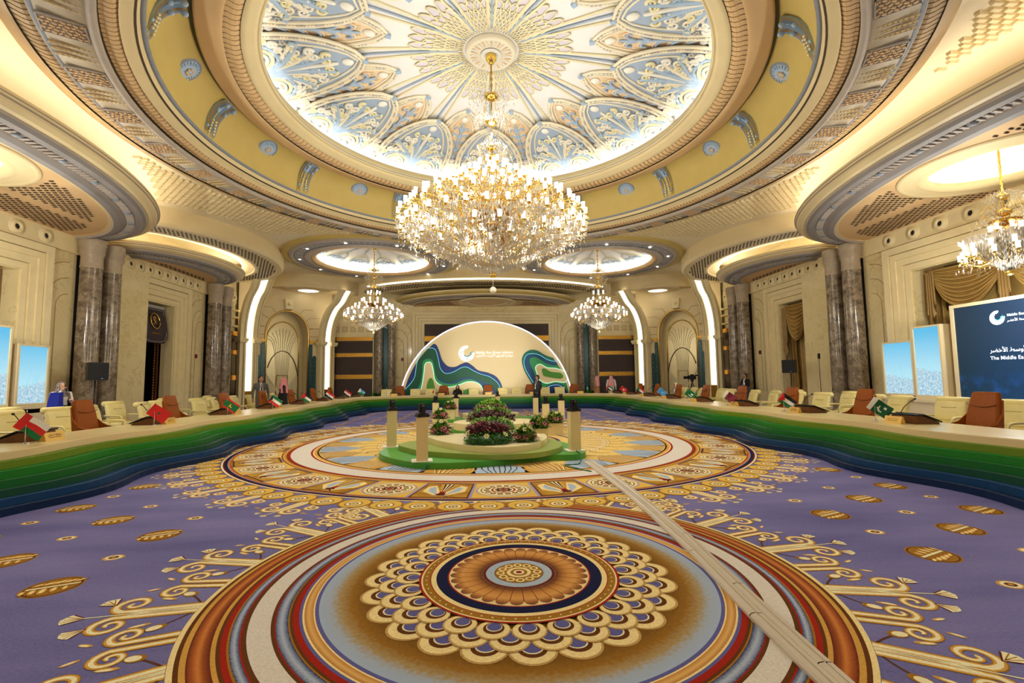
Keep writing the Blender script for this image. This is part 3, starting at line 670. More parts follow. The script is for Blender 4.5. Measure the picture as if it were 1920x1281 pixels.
for row, (r0, n_, w_, l_) in enumerate(((.78, 5, .07, .28), (1.0, 5, .085, .34), (1.24, 5, .1, .38), (1.5, 4, .12, .42), (1.78, 3, .14, .5))):
    for j in range(n_):
        a = (j-(n_-1)/2)*(.42/n_ if n_ > 1 else 0); cx, cy = r0*math.sin(a), r0*math.cos(a); d = np.array([math.sin(a), math.cos(a)]); t_ = np.array([d[1], -d[0]])
        p = [np.array([cx, cy])+d*(l_*.9*math.sin(PI*q))*1.0+t_*w_*math.cos(PI*q) for q in np.linspace(0, 1, 9)]
        p = [np.array([cx, cy])+t_*w_*.6]+p+[np.array([cx, cy])-t_*w_*.6]
        b_ = on_dome(p, .03); cl.tube(b_, .016+.002*row, 4, 1); cl.add(np.r_[on_dome(p, .012)], [tuple(range(len(p)))], 7)
clm = cl.mesh('feather_cluster', DM)
for i in range(12):
    a = -2*PI*i/12
    place(pa, 'petal_panel', CEIL, (*DC, 0), a); place(pb, 'petal_panel', CEIL, (*DC, 0), a+PI/12)
    place(ribm, 'dome_rib', CEIL, (*DC, 0), a); place(clm, 'feather_cluster', CEIL, (*DC, 0), a+PI/12)
cr_ = MB(); cr_.lathe([(.28, 10.54), (.36, 10.5), (.55, 10.53), (.62, 10.5), (.68, 10.54), (.7, 10.64)], 48, mi=2); cr_.lathe([(.001, 10.5), (.28, 10.52)], 32, mi=5)
for i in range(28):
    a = 2*PI*i/28; cr_.ellip((.46*math.cos(a), .46*math.sin(a), 10.51), (.12, .03, .03), 6, 4, 3 if i % 2 else 5, Matrix.Rotation(a, 3, 'Z'))
cr_.build('centre_rose', DM, CEIL, (*DC, 0))

# --- pods over the side bays: oval canopies on the columns
def superell(cx, cy, a, b, side, n=72, e=2.0, over=.0):
    """half oval standing out of the wall plane x = cx, room side; side = +1 right wall, -1 left wall"""
    pts = []
    for i in range(n+1):
        t = -PI/2 + PI*i/n; c_, s_ = math.cos(t), math.sin(t)
        pts.append((cx - side*a*abs(c_)**(2/e), cy + b*math.copysign(abs(s_)**(2/e), s_)))
    P = np.array(pts); N = normals2(P); c0 = np.array([cx, cy])
    N *= np.sign(((P-c0)*N).sum(1))[:, None]; N[0] = (0, -1); N[-1] = (0, 1)
    return P, N
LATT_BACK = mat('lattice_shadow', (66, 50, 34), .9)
def lattice(inside, x0, x1, y0, y1, z, cell, m, name='lattice', ang=0., h=.02, fill=.78, parent=None, fy=None):
    nx = int((x1-x0)/cell[0]); ny = int((y1-y0)/cell[1]); C = []
    for j in range(ny):
        for i in range(nx): C.append((x0+(i+(.5 if j % 2 else 0))*cell[0], y0+j*cell[1]))
    C = np.array([c for c in C if inside(*c)])
    if not len(C): return None
    sx, sy = cell[0]*fill/2, cell[1]*(fy or fill)/2
    B = np.array([(-sx, -sy, 0), (sx, -sy, 0), (sx, sy, 0), (-sx, sy, 0), (-sx*.8, -sy*.7, -h), (sx*.8, -sy*.7, -h), (sx*.8, sy*.7, -h), (-sx*.8, sy*.7, -h)])
    V = (np.c_[C, np.full(len(C), z)][:, None, :]+B[None]).reshape(-1, 3)
    F0 = [(4, 7, 6, 5), (0, 1, 5, 4), (1, 2, 6, 5), (2, 3, 7, 6), (3, 0, 4, 7)]
    F = [tuple(q+8*i for q in f) for i in range(len(C)) for f in F0]
    return MB().add(V, F).build(name, m, parent or CEIL, kind='stuff')
def in_oval(x, y, cx, cy, a, b, e=2.0): return abs((x-cx)/a)**e + abs((y-cy)/b)**e < 1
PODS = []
def pod(side, cy, a, b, name, dome_c=None, zt=6.95):
    cx = side*14.35; P, N = superell(cx, cy, a, b, side)
    m = [P_CREAM, P_CREAM, mat('plaster_mauve_grey', (142, 136, 132), .6), P_GREY]; z = zt
    bb = MB()
    prof = [(-.25, z+.12), (-.02, z+.12), (0, z+.09), (0, z+.05), (-.03, z+.04), (-.03, z-.01), (-.07, z-.03), (-.09, z-.08), (-.2, z-.14), (-.32, z-.16), (-.34, z-.2)]
    bb.sweep(P, N, prof, [0, 0, 0, 3, 0, 3, 0, 1, 1, 3])
    prof2 = [(-.34, z-.2), (-.42, z-.26), (-.6, z-.26), (-.62, z-.22), (-.86, z-.24), (-.9, z-.28), (-1.0, z-.34), (-1.15, z-.36), (-1.2, z-.3), (-1.28, z-.3)]
    bb.sweep(P, N, prof2, [2, 2, 3, 2, 3, 2, 2, 3, 0])
    root = bb.build(name, m, CEIL)
    # motif teeth in the blue band
    tb = MB()
    L = np.r_[0, np.cumsum(np.linalg.norm(np.diff(P, axis=0), axis=1))]; k = int(L[-1]/.16)
    for q in np.linspace(.01, .99, k)*L[-1]:
        i = min(np.searchsorted(L, q), len(P)-1); i = max(i, 1); f = (q-L[i-1])/(L[i]-L[i-1]); p = P[i-1]*(1-f)+P[i]*f; n_ = N[i-1]*(1-f)+N[i]*f
        c_ = p - n_*.74; tb.box((c_[0], c_[1], z-.25), (.2, .05, .03), 0, math.atan2(n_[1], n_[0]))
        if int(q/.16) % 8 == 0: tb.ellip((c_[0], c_[1], z-.25), (.1, .1, .05), 8, 5, 1)
    tb.build('band_teeth', [P_GREY, P_BLUE], CEIL, kind='stuff')
    I = P - N*1.26
    d = dome_c
    loops = [[tuple(q) for q in I] + [(cx, I[-1][1]), (cx, I[0][1])]]
    if d: loops.append(circ(d, d[2], 64))
    place(filled(loops, z-.29, 'pod_soffit', P_PEACH), 'pod_soffit', CEIL)
    # top cover and the light strip lying on it behind the lip
    Pt = P - N*.25; tc = MB(); tc.add([(x, y, z+.1) for x, y in Pt]+[(cx, Pt[0][1], z+.1), (cx, Pt[-1][1], z+.1)], [tuple(range(len(Pt)))+(len(Pt)+1, len(Pt))]); 
    if not d: tc.build('pod_top', P_WHITE, CEIL)
    st = MB(); st.sweep(P, N, [(-.42, z+.125), (-.42, z+.16), (-.3, z+.16), (-.3, z+.125)]); st.build('cove_light', LED, CEIL)
    # perforated panels in the soffit
    zz = z-.30
    ins = lambda x, y: in_oval(x, y, cx, cy, a-1.6, b-1.8) and abs(x-cx) > .3 and (not d or math.hypot(x-d[0], y-d[1]) > d[2]+.75) and abs(abs(x-cx)-1.75*a/5.5) > .22
    xs = sorted((cx-side*.1, cx-side*a)); bk = MB()
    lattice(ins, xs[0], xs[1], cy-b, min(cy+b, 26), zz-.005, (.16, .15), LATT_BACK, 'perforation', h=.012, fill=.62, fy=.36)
    PODS.append((cx, cy, a, b)); return P, N
for sd in (-1, 1):
    dc = (sd*12.35, 10.4, 1.35)
    P1, N1 = pod(sd, 9.35, 5.35, 8.55, 'side_canopy', dc)
    # recessed light dome in the pod
    g = MB(); g.lathe([(1.98, 6.655), (1.95, 6.6), (1.86, 6.62), (1.84, 6.66), (1.76, 6.6), (1.73, 6.66), (1.66, 6.6), (1.63, 6.66), (1.53, 6.6), (1.42, 6.58), (1.35, 6.64), (1.32, 6.76), (1.42, 6.82)], 64)
    g.build('dome_surround', P_CREAM, CEIL, (dc[0], dc[1], 0))
    g = MB(); g.lathe([(1.42, 6.82), (1.6, 6.9), (1.5, 7.2), (1.1, 7.45), (.01, 7.5)], 48); g.build('pod_dome', P_WHITE, CEIL, (dc[0], dc[1], 0))
    g = MB(); g.lathe([(1.44, 6.84), (1.44, 6.88), (1.55, 6.9)], 48); g.build('cove_light', mat('small_dome_led', (255, 244, 226), emit=L_SMALL, ecol=(1., .96, .88)), CEIL, (dc[0], dc[1], 0))
    P2, N2 = pod(sd, 22.0, 2.65, 3.75, 'side_canopy')
    # lower shell with a perforated band round the second pod
    cx = sd*14.35; Po, No = superell(cx, 22.0, 4.35, 5.6, sd)
    s2 = MB(); z = 7.3
    s2.sweep(Po, No, [(0, 8.0), (0, z+.12), (-.04, z+.06), (-.1, z), (-.32, z), (-.34, z+.03), (-1.2, z+.03), (-1.22, z), (-1.32, z), (-1.36, z+.06), (-1.5, z+.1), (-1.9, z+.12)], 0)
    s2.build('canopy_shell', [P_CREAM], CEIL)
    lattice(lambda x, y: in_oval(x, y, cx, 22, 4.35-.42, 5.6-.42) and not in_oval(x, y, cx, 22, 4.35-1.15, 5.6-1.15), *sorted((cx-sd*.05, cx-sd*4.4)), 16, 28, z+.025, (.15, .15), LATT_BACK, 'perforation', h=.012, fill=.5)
    st = MB(); st.sweep(P2, N2, [(-.1, 7.1), (-.1, 7.14), (-.02, 7.14)]); 
# raised relief lattice of the main ceiling between ring and canopies
def in_relief(x, y):
    r = math.hypot(x-DC[0], y-DC[1])
    if r < 9.95 or y > 20.6 or y < -2: return False
    for cx, cy, a, b in PODS:
        if abs(cx-x) < 14 and in_oval(x, y, cx, cy, (4.9 if b > 5 else 5.0), (b+.3 if b > 5 else 6.2)): return False
    return abs(x) > 2.5
lattice(in_relief, -14, 14, -2, 20.6, CZ, (.25, .125), P_CREAM, 'relief_lattice', h=.06, fill=.84)
# --- two round domes at the far end
for k, c in enumerate(SD):
    def lt(name, prof, m, n=72): b = MB(); b.lathe(prof, n); return b.build(name, m, CEIL, (c[0], c[1], 0))
    lt('dome_ring', [(4.5, 8.0), (4.45, 7.9), (4.3, 7.86), (4.15, 7.9)], P_YELLOW); lt('dome_ring', [(4.15, 7.9), (4.1, 7.84), (3.95, 7.82), (3.9, 7.86)], P_GREY)
    lt('dome_ring', [(3.9, 7.88), (3.42, 7.86)], P_BLUE); lt('dome_ring', [(3.42, 7.84), (3.35, 7.8), (3.2, 7.82), (3.1, 7.8)], P_GREY); lt('dome_ring', [(3.1, 7.82), (2.98, 7.78), (2.88, 7.84), (2.84, 7.95), (3.0, 7.98)], P_PEACH)
    lt('dome_cove_wall', [(3.0, 7.98), (3.25, 8.02), (3.3, 8.3), (3.1, 8.5)], P_WHITE)
    lt('small_dome', [(3.1, 8.5), (2., 8.68), (1, 8.78), (.01, 8.8)], MATS['plaster_dome'])
    lt('cove_light', [(3.0, 7.99), (3.02, 8.03), (3.12, 8.03)], MATS['small_dome_led'])
    rl = MB()
    for i in range(12):
        a = 2*PI*i/12; zz = lambda r: 8.8-.3*(r/3.1)**2
        for dx, m_ in ((0, 1), (.04, 0)): rl.tube([(r*math.cos(a+dx/r), r*math.sin(a+dx/r), zz(r)-.02) for r in np.linspace(.4, 2.1, 6)], .022, 4, m_)
        for hw, ra, m_ in ((.62, 1.95, 1), (.52, 2.05, 0), (.35, 2.3, 2), (.2, 2.5, 0)):
            o = leaf_outline(3.05, ra, hw); q = rot2(o, a-PI/2); rl.tube([(x, y, zz(math.hypot(x, y))-.03) for x, y in q], .03, 4, m_)
        for s_ in (-1, 1):
            for rr in (.3, .18):
                p = rot2([(s_*.3+rr*math.cos(b_), 3.0-rr*math.sin(b_)*1.3) for b_ in np.linspace(0, PI, 8)], a-PI/2); rl.tube([(x, y, zz(math.hypot(x, y))-.05) for x, y in p], .03, 4, 6 if rr > .2 else 0)
        for j in range(2): aa = a+.13*(j+1)*2; rl.tube([(.15*math.cos(aa), .15*math.sin(aa), 8.77), (.85*math.cos(aa), .85*math.sin(aa), 8.75)], .02, 4, 1)
    rl.build('dome_relief', DM, CEIL, (c[0], c[1], 0))
    tb = MB()
    for i in range(90): a = 2*PI*i/90; tb.box((3.66*math.cos(a), 3.66*math.sin(a), 7.855), (.4, .05, .03), 0, a)
    tb.build('band_teeth', P_GREY, CEIL, (c[0], c[1], 0), kind='stuff')
    for i in range(10):
        a = 2*PI*(i+.3)/10; d_ = MB(); d_.lathe([(.001, 0), (.045, 0), (.055, -.015), (.07, 0)], 12); place(d_.mesh('downlight', mat('downlight_lens', (255, 250, 240), emit=5., ecol=(1, .95, .85))), 'downlight', CEIL, (c[0]+3.66*math.cos(a), c[1]+3.66*math.sin(a), 7.83))
# --- canopy over the rear stage wall
t = np.linspace(0, PI, 61); Pb = np.c_[6.4*np.cos(t), 33.4-5.3*np.sin(t)]; Nb = normals2(Pb); Nb *= np.sign(((Pb-[0, 33.4])*Nb).sum(1))[:, None]
z = 6.95; bb = MB()
bb.sweep(Pb, Nb, [(-.2, z+.1), (0, z+.1), (0, z+.02), (-.05, z), (-.1, z-.06), (-.3, z-.12), (-.34, z-.18), (-.5, z-.24), (-.9, z-.24), (-1., z-.3), (-1.15, z-.3)], [0, 0, 0, 1, 1, 0, 2, 2, 2, 0])
bb.build('stage_canopy', [P_CREAM, P_YELLOW, P_GREY], CEIL)
I = Pb - Nb*1.1; place(filled([[tuple(q) for q in I]], z-.36, 'stage_soffit', P_PEACH), 'stage_soffit', CEIL)
g = MB(); g.lathe([(1.9, 6.655), (1.85, 6.6), (1.6, 6.62), (1.55, 6.66), (1.3, 6.6), (1.2, 6.64), (1.15, 6.75)], 48); g.lathe([(1.15, 6.75), (.01, 6.76)], 48, mi=1); g.build('oval_surround', [P_CREAM, P_TAN], CEIL, (0, 30.4, -.06))
ins = lambda x, y: (x/4.9)**2+((y-33.4)/3.9)**2 < 1 and (x/2.3)**2+((y-30.4)/2.1)**2 > 1
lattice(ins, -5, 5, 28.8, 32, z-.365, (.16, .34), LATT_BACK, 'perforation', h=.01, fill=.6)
ta = np.linspace(-.62, .62, 49); Pa = np.c_[12.9*np.sin(ta), 40.2-12.9*np.cos(ta)]; Na = normals2(Pa); Na *= np.where((Pa-[0, 40.2])@np.array([0, 1.]) < 0, 1, 1)[:, None]*np.sign(((Pa-[0, 40.2])*Na).sum(1))[:, None]
sh = MB(); sh.sweep(Pa, Na, [(0, 8.0), (0, 7.56), (-.03, 7.5), (-.1, 7.46), (-.2, 7.46), (-.25, 7.42), (-.3, 7.4), (-1.5, 7.4), (-1.55, 7.36), (-2.6, 7.36)], 0)
sh.build('stage_shell', P_CREAM, CEIL)
le = MB(); le.sweep(Pa, Na, [(.015, 7.52), (.015, 7.49), (-.02, 7.46), (-.05, 7.45)]); le.build('light_strip', mat('arc_led', (255, 248, 235), emit=2.5, ecol=(1, .95, .88)), CEIL)
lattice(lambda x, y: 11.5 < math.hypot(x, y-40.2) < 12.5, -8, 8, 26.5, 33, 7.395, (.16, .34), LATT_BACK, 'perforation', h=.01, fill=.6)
# corner downlight discs
for sx in (-1, 1):
    p = (sx*10.9, 29.2); place(filled([[(sx*14.4, 28.9), (sx*12.6, 28.2), (sx*11.2, 28.1), (sx*9.8, 28.7), (sx*8.9, 29.8), (sx*8.5, 31.0), (sx*8.4, 32.0), (sx*14.4, 32.0)][::sx]], 7.2, 'corner_soffit', P_CREAM), 'corner_soffit', CEIL)
    fc = MB(); fc.grid([[(sx*x, y, 7.2), (sx*x, y, 8.0)] for x, y in [(14.4, 28.9), (12.6, 28.2), (11.2, 28.1), (9.8, 28.7), (8.9, 29.8), (8.5, 31.0), (8.4, 32.0)]]); fc.build('soffit_fascia', P_CREAM, CEIL)
    g = MB(); g.lathe([(1.35, 7.2), (1.33, 7.13), (1.25, 7.12), (.62, 7.1), (.6, 7.13)], 48); g.build('disc_surround', P_CREAM, CEIL, (*p, 0))
    g = MB(); g.lathe([(.6, 7.13), (.01, 7.14)], 32); g.build('disc_light', mat('disc_light_panel', (255, 246, 224), emit=1.6, ecol=(1, .94, .8)), CEIL, (*p, 0))
# ------------------------------------------------------------------ walls
WX = 14.35; WT = 6.66
DARKWALL = mat('dark_aubergine_panel', (56, 40, 32), .5)
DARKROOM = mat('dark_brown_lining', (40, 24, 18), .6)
EMERALD = mat('emerald_enamel', (10, 62, 62), .25, .2)
GAP_SHADE = mat('gap_shade_sheet', (30, 24, 18), .9)
WALLS = {}
for sd, nm in ((-1, 'wall_left'), (1, 'wall_right')):
    b = MB()
    def wb(y0, y1, z0, z1, x0=WX, x1=WX+.5): b.b2((sd*x0, y0, z0), (sd*x1, y1, z1))
    wb(-9, 3.6, 0, 8); wb(15.0, 20.2, 0, 8); wb(3.6, 15.0, 5.1, 8); wb(20.2, 22.3, 5.1, 8); wb(18.5, 20.15, 0, 6.1, WX-.3, WX); wb(22.3, 33, 0, 8)
    W = b.build(nm, MARBLE, kind='structure'); WALLS[sd] = W
    # frieze ledge and stepped frames round the openings
    f = MB()
    for y0, y1 in ((-2, 16.98), (18.5, 24.62), (26.3, 27.4)):
        f.b2((sd*(WX-.1), y0, 6.12), (sd*WX, y1, WT)); f.b2((sd*(WX-.14), y0, 6.08), (sd*WX, y1, 6.13)); f.b2((sd*(WX-.13), y0, 6.6), (sd*WX, y1, WT))
    f.build('frieze_band', P_STONE, W)
    for (y0, y1) in ((3.6, 15.0), (20.2, 22.3)):
        fr_ = MB()
        for k in range(4):
            q = .04+.22*k; t_ = .2; px = .05+.05*k
            if k % 2: t_ = .24
            for (a0, a1, c0, c1) in ((y0-q-t_, y0-q, 0, 5.1+q+t_), (y1+q, y1+q+t_, 0, 5.1+q+t_), (y0-(q if y0 < 10 else 0), y1+q, 5.1+q, 5.1+q+t_)):
                if y0 > 10 and a1 <= y0: continue
                fr_.b2((sd*(WX-px), a0, c0), (sd*(WX+.05), a1, c1))
        fr_.build('opening_frame', P_STONE, W)
    # round vents in the frieze
    v = MB(); v.lathe([(.06, .0), (.07, -.03), (.1, -.035), (.14, -.02), (.15, .0), (.19, -.01), (.2, .01)], 24, mi=0); v.lathe([(.001, .0), (.065, .0)], 20, mi=1)
    vm = v.mesh('round_vent', [P_STONE, BLACK])
    for y in list(np.arange(6.2, 16.6, .95))+list(np.arange(18.8, 24.3, .55))+[26.5, 26.85, 27.2]:
        place(vm, 'round_vent', W, (sd*(WX-.105), float(y), 6.37), rot=(0, sd*PI/2, 0), scale=1.35)
    # incised arcs of the marble slabs
    g = MB()
    for (ye, dirn) in ((16.72, -1), (24.35, -1), (18.55, 1)):
        for k, (dy, zt) in enumerate(((.95, 5.75), (.68, 5.2), (.42, 4.65))):
            if dirn > 0 and k < 3: continue
            p = [(sd*(WX-.004), ye+dirn*dy, .8), (sd*(WX-.004), ye+dirn*dy, zt-dy)]+[(sd*(WX-.004), ye+dirn*dy*math.cos(a), zt-dy+dy*math.sin(a)) for a in np.linspace(.1, PI/2, 8)]
            g.tube(p, .012, 4)
    for y in (16.0, 19.4, 23.4):
        g.tube([(sd*(WX-.002), y, .5), (sd*(WX-.002), y, 6.0)], .006, 4)
    g.build('slab_joint', P_TAN, W)
    # dark sheets coloured as the shaded recess behind the column pairs
    d = MB(); d.b2((sd*(WX-.02), 17.0, 0), (sd*(WX+.01), 18.5, WT)); d.b2((sd*(WX-.02), 24.64, 0), (sd*(WX+.01), 26.3, WT)); d.build('gap_shade_sheet', GAP_SHADE, W)
    bs = MB(); bs.b2((sd*(WX-.03), -9, 0), (sd*WX, 3.5, .18)); bs.b2((sd*(WX-.03), 16.0, 0), (sd*WX, 20.1, .18)); bs.b2((sd*(WX-.03), 23.3, 0), (sd*WX, 27.4, .18)); bs.build('baseboard_left' if sd < 0 else 'baseboard_right', P_STONE, kind='structure')
bk = MB(); bk.b2((-15, 32.0, 0), (15, 32.5, 8.0)); WB = bk.build('wall_back', MARBLE, kind='structure')
fw = MB(); fw.b2((-15, -9.4, 0), (15, -9, 8.0)); fw.build('wall_front', MARBLE, kind='structure')
# columns
def column_parts(r, h):
    s = MB(); n = 28
    s.lathe([(r, .3), (r*.985, h*.5), (r*.93, h-1.02)], n)
    c = MB(); c.lathe([(r*.95, h-1.02), (r*1.0, h-.98), (r*.95, h-.94), (r*.93, h-.62), (r*1.0, h-.58), (r*.98, h-.52), (r*1.08, h-.5), (r*1.02, h-.42), (r*1.12, h-.4), (r*1.05, h-.32), (r*1.16, h-.3), (r*1.08, h-.2), (r*1.18, h-.18), (r*1.12, h-.02), (r*1.1, h)], n)
    bs = MB(); bs.lathe([(r*1.25, 0), (r*1.25, .12), (r*1.12, .14), (r*1.18, .2), (r*1.05, .26), (r, .3)], n)
    return [('shaft', s.mesh('shaft', MARBLE_D)), ('capital', c.mesh('capital', mat('capital_stone', (176, 158, 132), .4, var=.1, vscale=6))), ('base', bs.mesh('base', MARBLE_D))]
cp_ = column_parts(.33, 6.64)
for sd, wn, s2 in ((-1, 'left', 'door'), (1, 'right', 'curtained window')):
    for y, lb in ((17.1, f'grey marble column beside the panel screens, one of the pair on the {"banner" if sd < 0 else "big screen"} side'), (17.98, f'grey marble column of the pair next to the {"banner doorway" if sd < 0 else "narrow curtained window"}, loudspeaker side' if sd < 0 else 'grey marble column of the pair beside the narrow curtained window'),
                  (24.75, f'grey marble column just past the {"banner doorway" if sd < 0 else "narrow curtained window"}'), (25.7, f'grey marble column beside the dark gold-banded strip past the {"banner doorway" if sd < 0 else "narrow window"}')):
        inst(cp_, 'column', lb, 'column', (sd*13.92, y, 0), group='marble columns')
cb = column_parts(.24, 6.3)
for sx in (-1, 1):
    for x, lb in ((7.1, 'slim marble column beside the dark panel wall, %s contour end of the backdrop'), (6.3, 'slim marble column nearest the arched backdrop, %s contour end')):
        inst(cb, 'column', lb % ('dark blue hill' if sx < 0 else 'green ring'), 'column', (sx*x, 31.5, 0), group='rear marble columns')
    g = MB(); g.b2((sx*6.5, 31.6, 0), (sx*6.95, 31.7, 6.0)); g.build('green_glass_strip', EMERALD, WB)
# rear wall: dark framed opening behind the backdrop
f = MB(); f.b2((-4.2, 31.93, 0), (4.2, 32.0, 5.35)); f.build('dark_opening', DARKWALL, WB)
f = MB()
for k in range(4):
    q = .02+.2*k; px = .06+.04*k
    for (a0, a1, c0, c1) in ((-4.2-q-.19, -4.2-q, 0, 5.35+q+.19), (4.2+q, 4.2+q+.19, 0, 5.35+q+.19), (-4.2-q, 4.2+q, 5.35+q, 5.35+q+.19)): f.b2((a0, 32-px, c0), (a1, 32.02, c1))
f.build('opening_frame', P_STONE, WB)
f = MB(); f.b2((-4.2, 31.9, 4.2), (4.2, 31.93, 4.55)); f.build('gold_band', GOLD_D, WB)
g = MB()
for sx in (-1, 1):
    for k, (dy, zt) in enumerate(((1.0, 5.6), (.72, 5.0), (.45, 4.4))):
        ye = sx*6.05; p = [(ye-sx*dy, 31.99, .8), (ye-sx*dy, 31.99, zt-dy)]+[(ye-sx*dy*math.cos(a), 31.99, zt-dy+dy*math.sin(a)) for a in np.linspace(.1, PI/2, 8)]; g.tube(p, .012, 4)
g.build('slab_joint', P_TAN, WB)
# --- dark gold-banded walls, lit ribs, arched niches of the two rear corners
GB = mat('gold_relief_band', (190, 140, 52), .35, .8, var=.45, vscale=26)
def gold_band(W, lo, hi, axis):
    b = MB(); b.b2(lo, hi); o = b.build('gold_band', GB, W)
    t = MB(); L = hi[axis]-lo[axis]; n = max(2, int(abs(L)/.11)); zc = (lo[2]+hi[2])/2
    for i in range(n):
        c = [(lo[k]+hi[k])/2 for k in range(3)]; c[axis] = lo[axis]+L*(i+.5)/n; t.ellip(c, (.045, .045, .06), 6, 4)
    t.build('gold_scroll', GOLD, o)
for sx in (-1, 1):
    WN = WALLS[sx]
    # frontal dark wall next to the rear columns
    b = MB(); b.b2((sx*7.45, 31.4, 0), (sx*10.6, 31.6, 8.0)); S1 = b.build('trim_%d' % (1 if sx < 0 else 2), P_STONE, kind='structure')
    for z0, z1 in ((0, 1.72), (2.02, 3.15), (3.42, 4.2)):
        b = MB(); b.b2((sx*7.5, 31.34, z0), (sx*10.2, 31.4, z1)); b.build('dark_panel', DARKWALL, S1)
    for z0, z1 in ((1.74, 2.0), (3.17, 3.4), (4.22, 4.46)): gold_band(S1, [min(sx*7.5, sx*10.2), 31.3, z0], [max(sx*7.5, sx*10.2), 31.4, z1], 0)
    for i in range(5):
        x = sx*(7.75+.52*i)
        for q, m_ in ((.18, P_TAN), (.155, P_CREAM), (.1, P_TAN), (.085, P_CREAM)):
            b = MB(); b.b2((x-q, 31.39-(.2-q)*.1, 4.98-q), (x+q, 31.4, 4.98+q)); b.build('coffer', m_, S1)
    for z0 in (5.4, 5.75, 6.15, 6.5):
        b = MB(); b.b2((sx*7.45, 31.3-.05*(z0-5.4), z0), (sx*10.4, 31.4, z0+.08)); b.build('ledge', P_STONE, S1)
    # narrow dark strip past the second column pair
    for z0, z1 in ((0, 1.72), (2.02, 3.15), (3.42, 4.2)):
        b = MB(); b.b2((sx*14.2, 26.35, z0), (sx*14.3, 27.5, z1)); b.build('dark_panel', DARKWALL, WN)
    for z0, z1 in ((1.74, 2.0), (3.17, 3.4), (4.22, 4.46)): gold_band(WN, [sx*14.22-.06, 26.35, z0], [sx*14.22+.06, 27.5, z1], 1)
    for z0 in (4.7, 5.2, 5.6): b = MB(); b.b2((sx*14.1, 26.3, z0), (sx*14.35, 27.6, z0+.1)); b.build('ledge', P_STONE, WN)
    # diagonal wall with the niche
    A = np.array([sx*13.95, 27.75]); B = np.array([sx*10.25, 30.75]); u = (B-A); LL = np.linalg.norm(u); u /= LL; n = np.array([-sx*u[1]*sx, u[0]*sx]) if False else np.array([u[1], -u[0]])
    if n @ (np.array([0, 12.4])-A) < 0: n = -n
    def wp(s, d, z): q = A+u*s+n*d; return (q[0], q[1], z)
    hw, sp, ap = 1.22, 4.45, 5.9; sc = LL/2+.0
    archp = [(sc-hw, 0), (sc-hw, sp)]+[(sc+hw*math.cos(a), sp+(ap-sp)*math.sin(a)) for a in np.linspace(PI, 0, 21)[1:-1]]+[(sc+hw, sp), (sc+hw, 0)]
    me = filled([[(-.3, -.01), (LL+.3, -.01), (LL+.3, 8), (-.3, 8)], [(x, max(y, .0)) for x, y in archp]], 0, 'niche_wall', P_CREAM)
    for v_ in me.vertices: v_.co = wp(v_.co[0], 0, v_.co[1])
    NW = place(me, 'trim_%d' % (3 if sx < 0 else 4), kind='structure')
    rv = MB(); rv.grid([[wp(s, 0, z), wp(s, -.9, z)] for s, z in archp]); rv.build('niche_reveal', P_STONE, NW)
    tr = MB(); tr.tube([wp(s, .02, z) for s, z in archp], .06, 6); tr.build('niche_edge', BRASS, NW)
    ar2 = [(sc+(s-sc)*.78, z*.9 if z > 0 else 0) for s, z in archp]
    tr = MB(); tr.tube([wp(s, -.86, z) for s, z in ar2], .04, 6); tr.build('inner_arch', BRASS, NW)
    gl = MB(); gl.add([wp(s, -.9, z) for s, z in archp], [tuple(range(len(archp)))]); gl.build('mirror_glass', mat('bronze_mirror', (206, 188, 140), .3, .45), NW)
    et = MB()
    for k in range(11):
        x0 = (k-5)*.05; x1 = (k-5)*.2
        et.tube(smooth_path([wp(sc+x0, -.87, .1), wp(sc+x0*1.5, -.87, 2.6), wp(sc+x1*.6, -.87, 4.0), wp(sc+x1*1.05, -.87, 4.9-.05*abs(k-5)**1.6)], 6), .014, 4)
        for s_ in (-1, 1):
            et.tube(smooth_path([wp(sc+s_*.08*k-.02, -.87, .2), wp(sc+s_*(.1+.09*k), -.87, .9+.12*k), wp(sc+s_*min(.95, .5+.07*k), -.87, 1.2+.13*k), wp(sc+s_*min(.98, .75+.05*k), -.87, 1.0+.1*k)], 5), .012, 4)
    et.build('etched_palm', mat('etched_glass', (238, 226, 184), .7), NW)
    et = MB(); et.tube([wp(sc-.95+.0*k, -.86, 1.2) if False else wp(sc+.95*math.cos(a), -.86, 1.5+2.0*math.sin(a)) for k, a in enumerate(np.linspace(.2, PI-.5, 16))], .03, 4); et.b2(wp(sc-.35, -.88, 0), wp(sc-.33, -.86, 2.0)); et.build('door_arc', mat('bronze_dark', (80, 62, 40), .4, .5), NW)
    dd = MB()
    for s0 in (sc-.32, sc+.32): dd.tube([wp(s0, -.86, .02), wp(s0, -.86, 2.0)], .02, 4)
    dd.tube([wp(sc-.32, -.86, 2.0), wp(sc+.32, -.86, 2.0)], .02, 4); dd.build('glass_door_frame', BRASS, NW)
    kx = MB(); kx.add([wp(sc-.2, .0, 5.95), wp(sc+.2, 0, 5.95), wp(sc+.26, 0, 6.6), wp(sc-.26, 0, 6.6), wp(sc-.18, .18, 6.0), wp(sc+.18, .18, 6.0), wp(sc+.24, .22, 6.6), wp(sc-.24, .22, 6.6)], [(0, 1, 5, 4), (1, 2, 6, 5), (2, 3, 7, 6), (3, 0, 4, 7), (4, 5, 6, 7)])
    kx.ellip(wp(sc, .22, 6.3), (.1, .1, .1), 8, 6); kx.build('keystone', P_STONE, NW)
    vg = MB()
    for a in np.linspace(.25, PI-.25, 8):
        if abs(a-PI/2) < .2: continue
        p0 = (sc+(hw+.1)*math.cos(a), sp+(ap-sp+.1)*math.sin(a)); p1 = (sc+(hw+.5)*math.cos(a), sp+(ap-sp+.45)*math.sin(a)); vg.tube([wp(p0[0], .003, p0[1]), wp(p1[0], .003, p1[1]), wp(p1[0]+.55*math.copysign(1, math.cos(a)), .003, p1[1])], .012, 4)
